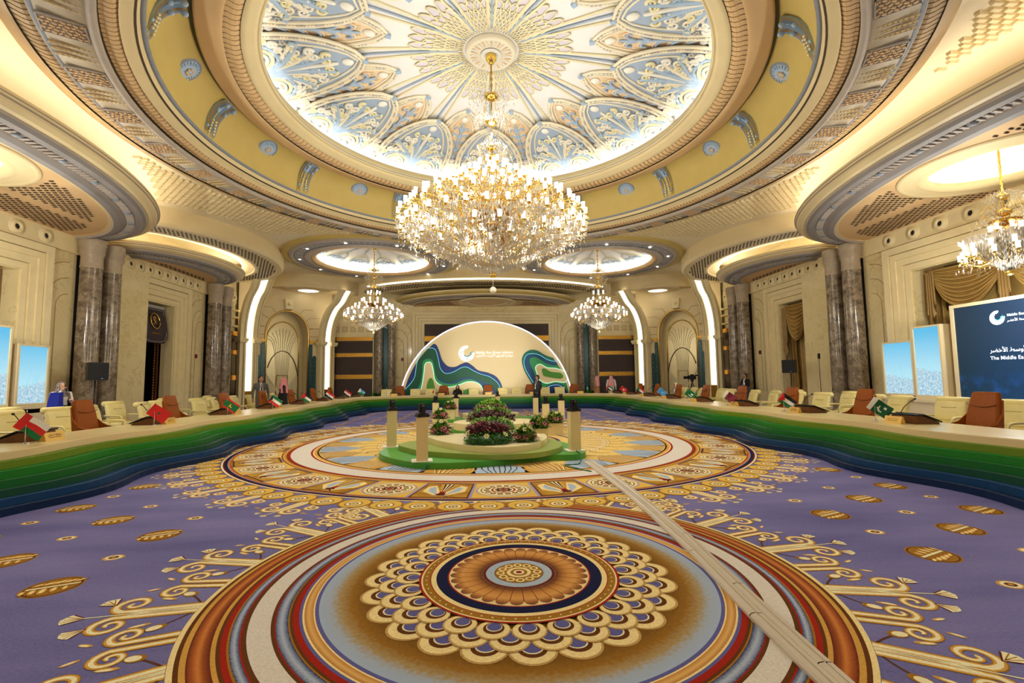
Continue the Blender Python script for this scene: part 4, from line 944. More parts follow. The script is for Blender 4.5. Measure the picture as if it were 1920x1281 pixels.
    for z0 in (3.9, 4.4, 4.9):
        for s_ in (-1, 1): vg.tube([wp(sc+s_*(hw+.08), .003, z0), wp(sc+s_*2.2, .003, z0)], .012, 4)
    vg.build('stone_joint', P_TAN, NW)
    for s_ in (-1, 1):
        for q, (ds, h_) in enumerate(((.14, 3.75), (.38, 3.05))):
            c_ = sc+s_*(hw+ds); pg = MB(); w_ = .105; ol = [(c_-w_, 0), (c_+w_, 0)]+[(c_+w_*math.cos(a), h_+w_*1.4*math.sin(a)) for a in np.linspace(0, PI, 9)]
            k_ = len(ol); V = [wp(s, .09-.02*q, z) for s, z in ol]+[wp(s, 0, z) for s, z in ol]; pg.add(V, [tuple(range(k_))]+[(i, (i+1) % k_, k_+(i+1) % k_, k_+i) for i in range(k_)])
            po = pg.build('emerald_pilaster', EMERALD, NW); st_ = MB()
            for z in np.arange(.3, h_, .28): st_.ellip(wp(c_, .1-.02*q, float(z)), (.022, .022, .022), 6, 4)
            st_.build('gold_stud', GOLD, po)
        b = MB(); b.add([wp(sc+s_*(hw+.05), .12, 3.98), wp(sc+s_*(hw+.6), .12, 3.98), wp(sc+s_*(hw+.6), .12, 4.14), wp(sc+s_*(hw+.05), .12, 4.14), wp(sc+s_*(hw+.05), 0, 3.98), wp(sc+s_*(hw+.6), 0, 3.98), wp(sc+s_*(hw+.6), 0, 4.14), wp(sc+s_*(hw+.05), 0, 4.14)], [(0, 1, 2, 3), (0, 1, 5, 4), (2, 3, 7, 6), (1, 2, 6, 5), (3, 0, 4, 7)]); b.build('impost', GOLD_D, NW)
    # two lit ribs
    for (bx, by, dtop, ztp, lb) in ((sx*13.7, 27.75, 1.35, 7.62, 'tall lit rib between the %s niche and the dark strip by the columns'), (sx*10.25, 30.6, 1.75, 7.22, 'tall lit rib between the %s niche and the dark gold-banded wall')):
        base = np.array([bx, by]); nn = (np.array([0, 14.])-base); nn /= np.linalg.norm(nn); nn = np.array([-sx*.86, -.5]); ww = np.array([nn[1], -nn[0]])
        R = thing('lit_rib', lb % ('suited man\'s' if sx < 0 else 'camera tripod\'s'), 'wall light', (bx, by, 0))
        def rp(s, d, z): q = ww*s+nn*d; return (q[0], q[1], z)
        curve = smooth_path([(0, 4.0), (.05, 4.9), (.22, 5.7), (.5, 6.35), (.72, 6.62), (.9, 6.85), (1.12, 7.3), (1.3, 7.62)], 4)*[dtop/1.3, 1]; curve[:, 1] = 4+(curve[:, 1]-4)*(ztp-4)/3.62
        path = np.r_[[(0, z) for z in np.arange(1.1, 4.0, .29)], curve]; Nn = normals2(path)
        w_ = .18
        for i in range(len(path)-1):
            (d0, z0), (d1, z1) = path[i], path[i+1]; g_ = .01
            q = MB(); q.add([rp(-w_, d0+.12, z0+g_), rp(w_, d0+.12, z0+g_), rp(w_, d1+.12, z1-g_), rp(-w_, d1+.12, z1-g_), rp(-w_, d0+.06, z0+g_), rp(w_, d0+.06, z0+g_), rp(w_, d1+.06, z1-g_), rp(-w_, d1+.06, z1-g_)], [(0, 1, 2, 3), (0, 1, 5, 4), (2, 3, 7, 6), (1, 2, 6, 5), (3, 0, 4, 7)])
            q.build('light_panel', WHITE_LED, R)
        fullp = np.r_[[(0, 0.), (0, 1.0)], path]
        for s_ in (-1, 1):
            q = MB()
            for (s0, s1, dd_) in ((.2, .3, .17), (.32, .48, .12), (.5, .56, .16)):
                q.grid([[rp(s_*s0, -.1+d, z), rp(s_*s0, d+dd_, z), rp(s_*s1, d+dd_, z), rp(s_*s1, -.1+d, z)] for d, z in fullp], 0, False)
            q.build('rib_moulding', P_STONE, R)
            q = MB(); q.box(rp(s_*.42, .08, 4.0), (.5, .5, .16), 0, math.atan2(ww[1], ww[0])); q.box(rp(s_*.42, .08, 3.88), (.42, .42, .1), 0, math.atan2(ww[1], ww[0])); q.build('capital', P_STONE, R)
            q = MB()
            for z in np.arange(.3, 3.8, .09): q.ellip(rp(s_*.345, .15, float(z)), (.025, .025, .03), 5, 4)
            q.build('bead_row', BRASS, R, kind='stuff')
        q = MB(); q.box(rp(0, .08, .55), (.44, .16, 1.08), 0, math.atan2(ww[1], ww[0])); q.build('rib_base', GOLD_D, R)
# fire call points and sockets
for sd, y, z, lb in ((-1, 24.0, 2.9, 'small red call point on the marble beside the banner doorway'), (1, 24.05, 2.85, 'small dark call point on the marble above the man with headphones')):
    b = MB(); b.b2((sd*(WX-.05), y-.07, z-.1), (sd*WX, y+.07, z+.1)); b.b2((sd*(WX-.06), y-.05, z-.03), (sd*(WX-.05), y+.05, z+.05), 1)
    b.build('call_point', [mat('red_enamel', (150, 22, 18), .4) if sd < 0 else mat('dark_red_enamel', (72, 24, 20), .4), BLACK], label=lb, cat='call point')
b = MB(); b.b2((-5.75, 31.94, 2.9), (-5.6, 32.0, 3.1)); b.b2((-5.72, 31.93, 2.97), (-5.63, 31.95, 3.05), 1); b.build('call_point', [MATS['red_enamel'], BLACK], label='small red call point on the rear wall beside the backdrop edge', cat='call point')
# ------------------------------------------------------------------ doorway with banner (left), curtained windows (right)
W = WALLS[-1]
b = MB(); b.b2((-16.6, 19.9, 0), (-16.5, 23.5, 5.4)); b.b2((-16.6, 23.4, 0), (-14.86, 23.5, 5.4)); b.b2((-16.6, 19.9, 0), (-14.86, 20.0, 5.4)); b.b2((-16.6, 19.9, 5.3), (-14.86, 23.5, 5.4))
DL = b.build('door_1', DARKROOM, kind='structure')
b = MB(); b.b2((-14.87, 22.28, 0), (-14.35, 22.3, 5.1)); b.b2((-14.87, 20.2, 5.08), (-14.35, 22.3, 5.1)); b.build('door_reveal', P_STONE, DL)
b = MB(); b.b2((-15.0, 22.1, 0), (-14.9, 22.2, 4.2)); b.b2((-15.02, 22.05, 0), (-14.98, 22.08, 4.2)); b.build('door_edge', mat('mahogany', (84, 38, 22), .4), DL)
b = MB()
for z in np.arange(.2, 4.1, .12): b.ellip((-14.96, 22.02, float(z)), (.03, .02, .04), 6, 4)
b.build('bead_row', BRASS, DL, kind='stuff')
for i in range(4):
    z = 1.1+.95*i; b = MB(); b.b2((-16.49, 20.9, z), (-16.46, 21.7, z+.75)); o = b.build('picture_frame', mat('silver_frame', (150, 146, 140), .4, .3), DL)
    c = MB(); c.b2((-16.46, 20.98, z+.08), (-16.45, 21.62, z+.67)); c.build('picture', DARKROOM, o)
b = MB(); b.b2((-16.2, 20.6, 3.75), (-16.1, 21.0, 3.95)); b.build('exit_sign', mat('exit_green', (40, 200, 120), emit=1.2), label='small green lit exit sign inside the banner doorway', cat='sign')
b = MB(); b.b2((-15.9, 21.5, 0), (-15.86, 22.0, 2.2)); b.build('door_leaf', mat('grey_glass_door', (60, 60, 62), .3), DL)
# banner: hangs slanted in the doorway
R = thing('hanging_banner', 'dark aubergine banner with gold emblem hanging in the doorway', 'banner', (-14.75, 21.2, 0))
def bp(u, v, d=0.):  # u across -1..1, v down 0..1; leans out at the foot
    z = 5.02-1.68*v; return (.1+.25*math.sin(v*1.9)-d*.0+d, (u*.78), z)
pts = []
ol = [(-1, 0), (1, 0), (1, .82)]+[(1-.32*(1-math.cos(a)), .82+.18*math.sin(a)) for a in np.linspace(.3, PI/2, 5)]+[(-1+.32*(1-math.cos(a)), .82+.18*math.sin(a)) for a in np.linspace(PI/2, .3, 5)]+[(-1, .82)]
g = MB(); G = [[bp(u*(1-.25*max(0, v-.85)/.15), v) for u in np.linspace(-1, 1, 9)] for v in np.linspace(0, 1, 14)]; g.grid(G); g.build('cloth', mat('aubergine_cloth', (52, 40, 46), .6), R)
g = MB(); g.tube([bp(u*.88, v, .012) for u, v in ((-1, .12), (1, .12), (1, .78), (.85, .92), (.5, .96), (-.5, .96), (-.85, .92), (-1, .78), (-1, .12))], .012, 4); g.build('piping', mat('silver_piping', (176, 172, 168), .5), R)
g = MB()
for i in range(22): u = -1+2*(i+.5)/22; g.box(bp(u, .045, .02), (.02, .045, .13))
g.build('fringe', mat('silver_fringe', (190, 186, 180), .5), R)
g = MB(); g.tube([bp(.36*math.cos(a), .43+.2*math.sin(a), .03) for a in np.linspace(0, 2*PI, 25)], .028, 6); o = g.build('emblem_ring', GOLD, R)
g = MB()
for s_ in (-1, 1): g.tube([bp(-.16*s_, .38+.14, .03), bp(0, .46, .03), bp(.14*s_, .38, .03)], .016, 5)
g.ellip(bp(0, .33, .03), (.02, .05, .04), 6, 5); g.tube([bp(0, .33, .03), bp(0, .42, .03)], .012, 5)
for k in (-2, -1, 1, 2): g.tube([bp(0, .35, .03), bp(.06*k, .33, .03), bp(.08*k, .37, .03)], .01, 4)
g.build('emblem', GOLD, o)
g = MB()
for i in range(12): g.box(bp(-.3+.055*i, .74+.012*(i % 3), .015), (.01, .03, .06 if i % 2 else .035))
g.build('gold_lettering', GOLD_D, R)
# curtains -------------------------------------------------------
CURT = mat('gold_silk', (176, 142, 78), .45, var=.1, vscale=3)
CURT2 = mat('dark_gold_silk', (150, 116, 56), .45, var=.1, vscale=3)
def drape(y0, y1, z0, z1, x, amp=.07, n=60, pleats=None):
    pl = pleats or max(3, int((y1-y0)/.22)); G = []
    for i in range(n+1):
        t = i/n; y = y0+(y1-y0)*t; ph = t*pl*2*PI
        G.append([(x-amp*math.sin(ph)*(1+.15*math.sin(j)), y+.02*math.sin(ph*2+j), z1+(z0-z1)*j/6) for j in range(7)])
    return MB().grid(G)
def swag(y0, y1, zt, depth, x, folds=10, skew=0.):
    G = []
    for i in range(25):
        t = i/24; row = []
        for j in range(57):
            v = j/56; sag = (4*t*(1-t))**.8
            z = zt - v*.25 - v*depth*sag - .03*math.sin(v*folds*2*PI); row.append((x-.16-.1*sag*(.4+v)-.075*math.sin(v*folds*2*PI)*(.4+sag), y0+(y1-y0)*(.5+(t-.5)*(1-.12*v))+skew*v*sag, z))
        G.append(row)
    return MB().grid(G)
def jabot(y, zt, L, x, w_=.28):
    G = []
    for i in range(17):
        t = i/16; row = []
        for j in range(8): v = j/7; row.append((x-.2-.05*math.sin(t*4*2*PI), y+(t-.5)*w_*(1+.2*v), zt-(L*(.55+.45*(1-abs(2*t-1))))*v))
        G.append(row)
    return MB().grid(G)
xw = 14.75
C1 = thing('curtain', 'gold silk swagged curtain in the wide window behind the big screen', 'curtain', (0, 0, 0))
b = MB(); b.b2((15.1, 3.4, 0), (15.2, 15.2, 5.3)); b.build('backing', mat('curtain_lining', (96, 74, 40), .8), C1)
drape(3.6, 15.0, .0, 5.1, xw+.2).build('drape', CURT, C1); drape(14.3, 15.0, 0, 5.1, xw+.02, .09).build('drape', CURT2, C1)
for y0, y1 in ((12.2, 14.6), (9.8, 12.4), (7.4, 10.0), (5.0, 7.6)):
    swag(y0, y1, 5.0, 1.15, xw-.02).build('swag', CURT, C1); jabot(y1-.05, 4.95, 1.9, xw-.05).build('jabot', CURT2, C1)
C2 = thing('curtain', 'gold silk swagged curtain in the narrow window beside the loudspeaker', 'curtain', (0, 0, 0))
b = MB(); b.b2((15.1, 20.1, 0), (15.2, 22.5, 5.3)); b.build('backing', MATS['curtain_lining'], C2)
drape(20.2, 22.3, 0, 5.1, xw+.2, .06).build('drape', CURT, C2); drape(21.7, 22.3, 0, 4.9, xw+.02, .08, 40).build('drape', CURT2, C2); drape(20.2, 20.6, 0, 4.9, xw+.02, .08, 40).build('drape', CURT2, C2)
swag(20.35, 22.15, 5.0, 1.5, xw-.02, 9).build('swag', CURT, C2); jabot(22.15, 4.9, 2.9, xw-.05, .3).build('jabot', CURT2, C2); jabot(20.35, 4.9, 2.4, xw-.05, .3).build('jabot', CURT2, C2)
# left wide window (only its frame shows)
b = MB(); b.b2((-14.9, 3.4, 0), (-14.8, 15.2, 5.3)); b.build('window_1', mat('brown_blind', (120, 92, 62), .7), kind='structure')
# ------------------------------------------------------------------ arched backdrop
YB = 29.0
BK = thing('stage_backdrop', 'half-round cream backdrop with blue and green contour hills and white lit rim', 'backdrop', (0, YB, 0))
def zb(x, y): p = aty(700+x/4.571, 590+y/4.571, YB-.1); return (p[0], max(p[2], .02))
RB = 5.22
arcp = [(RB*math.cos(a)-.06, RB*math.sin(a)-.12) for a in np.linspace(0, PI, 61)]
def vprism(pts, d0, d1, m, name, parent):
    b = MB(); k = len(pts); V = [(x, -d0, z) for x, z in pts]+[(x, -d1, z) for x, z in pts]
    b.add(V, [tuple(range(k)), tuple(range(k, 2*k))]+[(i, (i+1) % k, k+(i+1) % k, k+i) for i in range(k)]); return b.build(name, m, parent)
fix = lambda P: [(x, max(z, 0.)) for x, z in P]
vprism(fix(arcp), -.3, 0, mat('backdrop_cream', (240, 220, 170), .5), 'panel', BK)
rim = MB(); rim.tube([(x*1.012, -.02, max(z*1.012, .02)) for x, z in arcp], .045, 8); rim.build('lit_rim', mat('rim_led', (246, 236, 250), emit=1.0, ecol=(.95, .88, .95)), BK)
BDK = mat('contour_navy', (20, 52, 122), .5); BGD = mat('contour_dark_green', (2, 86, 60), .5); BBL = mat('contour_blue', (14, 74, 124), .5); BGM = mat('contour_green', (52, 152, 90), .5); BBE = MATS['backdrop_cream']; BGL = mat('contour_leaf_green', (76, 148, 48), .5)
LC = mat('contour_cyan_led', (110, 220, 250), emit=.7, ecol=(.3, .75, 1)); LW = mat('contour_mint_led', (190, 255, 225), emit=.8, ecol=(.55, 1, .8))
def shape(pts, d, m, name='contour_layer', close_bottom=None, clip=True):
    P = smooth_path(pts, 5)
    Q = [zb(*p) for p in P]
    if close_bottom: Q += [zb(*p) for p in close_bottom]
    if clip: Q = [((x+.06)*min(1, 5.08/max(.01, math.hypot(x+.06, z+.12)))-.06, (z+.12)*min(1, 5.08/max(.01, math.hypot(x+.06, z+.12)))-.12) for x, z in Q]
    return vprism(fix(Q), d-.03, d, m, name, BK), Q
def line(pts, d, m, r=.013):
    P = smooth_path(pts, 5); b = MB(); b.tube([(zb(*p)[0], -d, zb(*p)[1]) for p in P], r, 5); b.build('contour_line', m, BK)
outer = [(232, 620), (320, 480), (365, 350), (410, 280), (480, 252), (535, 257), (562, 310), (590, 390), (640, 443), (700, 448), (750, 425), (800, 410), (850, 438), (900, 478), (980, 497), (1050, 530), (1095, 590), (1112, 660)]
bot = [(1112, 700), (232, 700)]
shape(outer, .05, BDK, close_bottom=[(1112, 720), (232, 720)])
l1 = [(275, 640), (350, 545), (375, 410), (420, 310), (480, 287), (530, 300), (555, 370), (575, 460), (620, 505), (690, 490), (750, 457), (800, 450), (860, 482), (920, 510), (990, 530), (1050, 570), (1085, 620), (1092, 690)]
shape(l1, .1, BGD, close_bottom=[(1092, 720), (270, 720)]); line(l1, .11, LC)
shape([(300, 690), (385, 610), (470, 600), (555, 540), (610, 572), (690, 578), (760, 545), (830, 540), (920, 570), (1000, 600), (1050, 650)], .13, BBL, close_bottom=[(1050, 720), (300, 720)])
shape([(345, 690), (398, 600), (418, 500), (424, 410), (460, 380), (505, 390), (525, 450), (545, 540), (600, 585), (700, 592), (760, 567), (830, 555), (900, 580), (950, 640), (960, 690)], .16, BGM, close_bottom=[(960, 720), (345, 720)])
l2 = [(395, 690), (420, 600), (435, 500), (445, 425), (475, 408), (500, 420), (515, 480), (530, 560), (580, 605), (660, 620), (740, 600), (800, 578), (860, 577), (915, 602), (940, 650), (945, 690)]
shape(l2, .19, BBE, close_bottom=[(945, 720), (395, 720)]); line(l2, .2, LW, .018)
shape([(450, 690), (464, 590), (488, 545), (512, 560), (528, 620), (545, 690)], .22, BGL, close_bottom=[(545, 720), (450, 720)])
shape([(752, 690), (775, 650), (830, 637), (880, 660), (900, 690)], .22, BGL, close_bottom=[(900, 720), (752, 720)])
ro = [(1400, 660), (1365, 600), (1300, 490), (1274, 400), (1290, 340), (1340, 305), (1400, 306), (1470, 345), (1540, 370), (1592, 372), (1660, 450), (1720, 560), (1738, 660)]
shape(ro, .05, mat('contour_teal', (10, 106, 88), .5), close_bottom=[(1738, 700), (1400, 700)])
line([(1375, 590), (1310, 480), (1290, 410), (1310, 350), (1360, 335), (1420, 345), (1490, 385), (1550, 400), (1603, 394)], .11, LC)
shape([(1410, 660), (1378, 590), (1318, 480), (1298, 405), (1318, 352), (1362, 342), (1425, 354), (1495, 394), (1550, 407), (1612, 398), (1680, 500), (1725, 600), (1730, 650)], .08, BBL, close_bottom=[(1730, 700), (1410, 700)])
shape([(1420, 650), (1408, 590), (1378, 500), (1342, 420), (1345, 375), (1400, 368), (1480, 418), (1560, 438), (1624, 430), (1690, 530), (1715, 590), (1700, 650)], .12, BGM, close_bottom=[(1690, 690), (1420, 690)])
l3 = [(1420, 560), (1390, 470), (1396, 440), (1430, 425), (1490, 455), (1570, 463), (1640, 495), (1660, 540), (1640, 582), (1560, 575), (1480, 590), (1420, 560)]
shape(l3, .16, BBE); line(l3, .17, LW, .018)
shape([(1458, 525), (1444, 470), (1470, 463), (1520, 490), (1600, 500), (1626, 530), (1600, 548), (1520, 538), (1458, 525)], .2, BGL)
shape([(1400, 690), (1450, 640), (1520, 598), (1580, 592), (1630, 615), (1680, 690)], .15, BDK, close_bottom=[(1680, 720), (1400, 720)]); line([(1420, 680), (1460, 640), (1520, 610), (1580, 603), (1625, 625)], .16, LC)
# logo and words
LOGO = mat('logo_white', (244, 244, 248), .5, emit=.35, ecol=(1, 1, 1))
def logo(R, T, parent, mw, mt):
    """crescent wreath; T maps (x, z) in units of the radius to local 3-D"""
    b = MB(); o = [(math.cos(a), math.sin(a)) for a in np.linspace(math.radians(75), math.radians(75+360-68), 40)]
    i_ = [(.12+.5*math.cos(a)*(1+.12*math.sin(9*a)), .14+.5*math.sin(a)*(1+.12*math.sin(9*a))) for a in np.linspace(math.radians(75+360-88), math.radians(75+10), 40)]
    P = o+i_; k = len(P); n = len(o)
    F = [(j, j+1, 2*n-2-j, 2*n-1-j) for j in range(n-1)]
    b.add([T(x, z, .01) for x, z in P], F); lo_ = b.build('logo_wreath', mw, parent)
    b = MB(); rr = random.Random(3)
    for q in range(26):
        a = rr.uniform(math.radians(100), math.radians(380)); r_ = rr.uniform(.62, .92); c = (r_*math.cos(a), r_*math.sin(a)); s_ = .045
        b.add([T(c[0]+s_, c[1], .016), T(c[0], c[1]+s_*1.5, .016), T(c[0]-s_, c[1], .016), T(c[0], c[1]-s_, .016)], [(0, 1, 2, 3)])
    for q in range(6):
        a = math.radians(230+25*q); c = (.1+.48*math.cos(a), .1+.48*math.sin(a)); b.add([T(c[0]+.12*math.cos(t_), c[1]+.08*math.sin(t_), .016) for t_ in np.linspace(0, 2*PI, 9)[:-1]], [tuple(range(8))])
    b.build('logo_leaf', mt, lo_)
lc = zb(798, 333); lr = 66/4.571*YB/CF*1.03
logo(lr, lambda x, z, d: (lc[0]+x*lr, -.04-d, lc[1]+z*lr), BK, LOGO, mat('logo_teal', (90, 170, 190), .5))
def text_on(txt, ar, x0, z0, width, T, parent, m, nm, rot, bold=0.):
    me = text_mesh(txt, 1., 0.004, ar, bold=bold); co = np.array([v.co[:] for v in me.vertices])
    s_ = width/(co[:, 0].max()-co[:, 0].min()); me.transform(Matrix.Translation((-co[:, 0].min(), 0, 0))); me.transform(Matrix.Scale(s_, 4))
    me.materials.clear(); me.materials.append(m); o = place(me, nm, parent, T, rot=rot); return o, s_
w0 = zb(880, 338); w1 = zb(1198, 338)
text_on('Middle East Green Initiative', False, 0, 0, w1[0]-w0[0], (w0[0], -.05, zb(880, 334)[1]), BK, LOGO, 'lettering', (PI/2, 0, 0), .02)
text_on('مبادرة الشرق الأوسط الأخضر', True, 0, 0, w1[0]-w0[0], (w0[0], -.05, zb(880, 362)[1]), BK, LOGO, 'lettering', (PI/2, 0, 0), .02)
# ------------------------------------------------------------------ side screens
FRAME = mat('screen_surround_cream', (226, 208, 164), .45)
def sky_screen(name, strength, c0, c1, c2, axis_lo, axis_hi):
    m = bpy.data.materials.new(name); m.use_nodes = True; N = m.node_tree.nodes; Lk = m.node_tree.links; b = N['Principled BSDF']
    b.inputs['Base Color'].default_value = (.01, .01, .01, 1); b.inputs['Roughness'].default_value = .3
    tc = N.new('ShaderNodeTexCoord'); sp = N.new('ShaderNodeSeparateXYZ'); Lk.new(tc.outputs['Object'], sp.inputs[0])
    nz = N.new('ShaderNodeTexNoise'); nz.inputs['Scale'].default_value = 7; nz.inputs['Detail'].default_value = 6; Lk.new(tc.outputs['Object'], nz.inputs['Vector'])
    mr = N.new('ShaderNodeMapRange'); mr.inputs['From Min'].default_value = axis_lo; mr.inputs['From Max'].default_value = axis_hi; Lk.new(sp.outputs[2], mr.inputs['Value'])
    gr = N.new('ShaderNodeValToRGB'); e = gr.color_ramp; e.elements[0].position = .38; e.elements[0].color = (*lin(c1), 1); e.elements[1].position = 1; e.elements[1].color = (*lin(c0), 1); Lk.new(mr.outputs[0], gr.inputs[0])
    hr = N.new('ShaderNodeValToRGB'); h = hr.color_ramp; h.elements[0].position = .2; h.elements[0].color = (*lin(c2), 1); h.elements[1].position = .8; h.elements[1].color = (*lin((235, 248, 252)), 1)
    n2 = N.new('ShaderNodeTexNoise'); n2.inputs['Scale'].default_value = 14; n2.inputs['Detail'].default_value = 5; Lk.new(tc.outputs['Object'], n2.inputs['Vector']); Lk.new(n2.outputs['Fac'], hr.inputs[0])
    ma = N.new('ShaderNodeMath'); ma.operation = 'MULTIPLY_ADD'; Lk.new(nz.outputs['Fac'], ma.inputs[0]); ma.inputs[1].default_value = .12; 
    sy_ = N.new('ShaderNodeMath'); sy_.operation = 'MULTIPLY_ADD'; Lk.new(sp.outputs[1], sy_.inputs[0]); sy_.inputs[1].default_value = -.12; Lk.new(mr.outputs[0], sy_.inputs[2]); Lk.new(sy_.outputs[0], ma.inputs[2])
    lt = N.new('ShaderNodeMath'); lt.operation = 'LESS_THAN'; lt.inputs[1].default_value = .4; Lk.new(ma.outputs[0], lt.inputs[0])
    mx = N.new('ShaderNodeMixRGB'); Lk.new(lt.outputs[0], mx.inputs[0]); Lk.new(gr.outputs[0], mx.inputs[1]); Lk.new(hr.outputs[0], mx.inputs[2])
    Lk.new(mx.outputs[0], b.inputs['Emission Color']); b.inputs['Emission Strength'].default_value = strength; return m
SKY = sky_screen('screen_sky_picture', 1.0, (86, 188, 232), (178, 228, 244), (60, 160, 196), -.9, .9)
def screen(sd, y0, y1, z0, z1, m, label, fw_=.052, dp=.55):
    yc, zc = (y0+y1)/2, (z0+z1)/2; hy, hz = (y1-y0)/2, (z1-z0)/2
    R = thing('display_screen', label, 'screen', (sd*13.2, yc, zc))
    b = MB(); b.b2((0, -hy, -hz), (sd*.03, hy, hz)); b.build('picture', m, R)
    b = MB()
    for lo, hi in (((-.04, -hy-fw_, -hz-fw_), (dp, -hy, hz+fw_)), ((-.04, hy, -hz-fw_), (dp, hy+fw_, hz+fw_)), ((-.04, -hy, hz), (dp, hy, hz+fw_)), ((-.04, -hy, -hz-fw_), (dp, hy, -hz))):
        b.b2((sd*lo[0], lo[1], lo[2]), (sd*hi[0], hi[1], hi[2]))
    b.build('surround', FRAME, R); return R
ra_ = screen(1, 14.05, 15.08, .98, 2.62, SKY, 'small low sky picture screen at the column end of the right screen wall')
rb_ = screen(1, 13.1, 13.93, .96, 3.02, SKY, 'tall narrow sky picture screen next to the big dark blue screen')
la_ = screen(-1, 13.95, 14.8, 1.08, 2.7, SKY, 'small low sky picture screen near the loudspeaker and the woman in blue')
lb_ = screen(-1, 12.85, 13.66, 1.08, 3.16, SKY, 'tall narrow sky picture screen behind the Omani flag')
for R_, sd, hh in ((ra_, 1, .8), (rb_, 1, 1.0), (la_, -1, .8), (lb_, -1, 1.)):
    g = MB()
    for k, (y, zt, zb_) in enumerate(((-.05, .15, -.42), (.12, -.02, -.34), (.22, .0, -.3))): g.tube([(sd*-.006, y-.12, zb_), (sd*-.006, y+.02, zt)], .006, 4)
    g.build('pictured_mast', mat('screen_mast', (120, 190, 214), emit=.5), R_)
m = bpy.data.materials.new('screen_deep_blue'); m.use_nodes = True; N = m.node_tree.nodes; Lk = m.node_tree.links; bq = N['Principled BSDF']; bq.inputs['Base Color'].default_value = (.005, .01, .02, 1); bq.inputs['Roughness'].default_value = .25
tc = N.new('ShaderNodeTexCoord'); sp = N.new('ShaderNodeSeparateXYZ'); Lk.new(tc.outputs['Object'], sp.inputs[0]); mr = N.new('ShaderNodeMapRange'); mr.inputs['From Min'].default_value = 3.3; mr.inputs['From Max'].default_value = -1; Lk.new(sp.outputs[1], mr.inputs['Value'])
cr = N.new('ShaderNodeValToRGB'); cr.color_ramp.elements[0].color = (*lin((4, 44, 62)), 1); cr.color_ramp.elements[1].color = (*lin((8, 80, 140)), 1); Lk.new(mr.outputs[0], cr.inputs[0])
nz = N.new('ShaderNodeTexNoise'); nz.inputs['Scale'].default_value = 2.2; nz.inputs['Detail'].default_value = 8; Lk.new(tc.outputs['Object'], nz.inputs['Vector']); mz = N.new('ShaderNodeMapRange'); mz.inputs['From Min'].default_value = -.5; mz.inputs['From Max'].default_value = -1.3; Lk.new(sp.outputs[2], mz.inputs['Value'])
mu = N.new('ShaderNodeMath'); mu.operation = 'MULTIPLY'; Lk.new(mz.outputs[0], mu.inputs[0]); r9 = N.new('ShaderNodeValToRGB'); r9.color_ramp.elements[0].position = .48; r9.color_ramp.elements[1].position = .75; Lk.new(nz.outputs['Fac'], r9.inputs[0]); Lk.new(r9.outputs[0], mu.inputs[1])
mx = N.new('ShaderNodeMixRGB'); Lk.new(mu.outputs[0], mx.inputs[0]); Lk.new(cr.outputs[0], mx.inputs[1]); mx.inputs[2].default_value = (*lin((20, 110, 210)), 1); Lk.new(mx.outputs[0], bq.inputs['Emission Color']); bq.inputs['Emission Strength'].default_value = .9
BS = screen(1, 6.0, 12.62, .93, 3.46, m, 'very large deep blue screen with summit title on the right wall', .09, .6)
SW = mat('screen_white', (240, 246, 255), emit=1.1, ecol=(.9, .95, 1)); ST = mat('screen_cyan', (80, 220, 235), emit=.8)
def sloc(x, y): p = atx(x, y, 13.18); return (p[1]-9.31, p[2]-2.195)
c = sloc(1870, 596); logo(.185, lambda x, z, d: (-.02-d, c[0]-x*.185, c[1]+z*.185), BS, SW, ST)
for txt, ar, px, py, wd in (('Middle East Green Initiative', False, 1889, 593, 1.0), ('مبادرة الشرق الأوسط الأخضر', True, 1889, 603, 1.0), ('مبادرة الشرق الأوسط الأخضر', True, 1857, 661, 1.75), ('The Middle East Green Initiative', False, 1858, 675, 1.75)):
    p = sloc(px, py); text_on(txt, ar, 0, 0, wd, (-.03, p[0], p[1]), BS, SW, 'lettering', (PI/2, 0, -PI/2), .004)
for sd, lb in ((1, 'long cream plinth carrying the screens along the right wall'), (-1, 'long cream plinth carrying the screens along the left wall')):
    b = MB(); b.b2((sd*13.12, 3.0, 0), (sd*14.0, 15.25, .78 if sd > 0 else .98)); b.b2((sd*13.08, 3.0, .74 if sd > 0 else .92), (sd*14.0, 15.3, .83 if sd > 0 else 1.0)); b.b2((sd*13.12, 12.76, .8), (sd*13.9, 15.2, .905 if sd > 0 else 1.02)); b.build('screen_plinth', FRAME, label=lb, cat='plinth')

# spot lamps added behind the rear spotlights to brighten the backdrop
for (x_, y_, z_) in [(*atz(px_, py_, .8)[:2], .8) for px_, py_ in ((855, 747), (1004, 746), (933, 743))]:
    l = bpy.data.lights.new('added_backdrop_spot', 'SPOT'); l.energy = 380; l.spot_size = math.radians(50); l.spot_blend = .6; l.shadow_soft_size = .06; l.color = (1, .97, .9)
    o = bpy.data.objects.new('added_backdrop_spot', l); COL.objects.link(o); o.location = (x_, y_+.25, z_+.3); o.rotation_euler = Vector((-x_*.6, YB-y_, 1.9)).to_track_quat('-Z', 'Y').to_euler()
# ------------------------------------------------------------------ U-shaped conference table with stepped wavy front
TX, TY, TR = 6.0, 25.6, 2.6      # inner foot line: half width, rear line, corner radius
def u_path(x0, yb, r, n=14, step=.22, y0=-4.0):
    P = [(-x0, y) for y in np.arange(y0, yb-r, step)]
    P += [(-x0+r-r*math.cos(a), yb-r+r*math.sin(a)) for a in np.linspace(0, PI/2, n)]
    P += [(x, yb) for x in np.arange(-x0+r+step, x0-r, step)]
    P += [(x0-r+r*math.sin(a), yb-r+r*math.cos(a)) for a in np.linspace(0, PI/2, n)]
    P += [(x0, y) for y in np.arange(yb-r-step, y0, -step)]
    return np.array(P)
UP = u_path(TX, TY, TR); UL = np.r_[0, np.cumsum(np.linalg.norm(np.diff(UP, axis=0), axis=1))]
UN = -normals2(UP)   # outward (away from the middle of the room)
if UN[5][0] > 0: UN = -UN
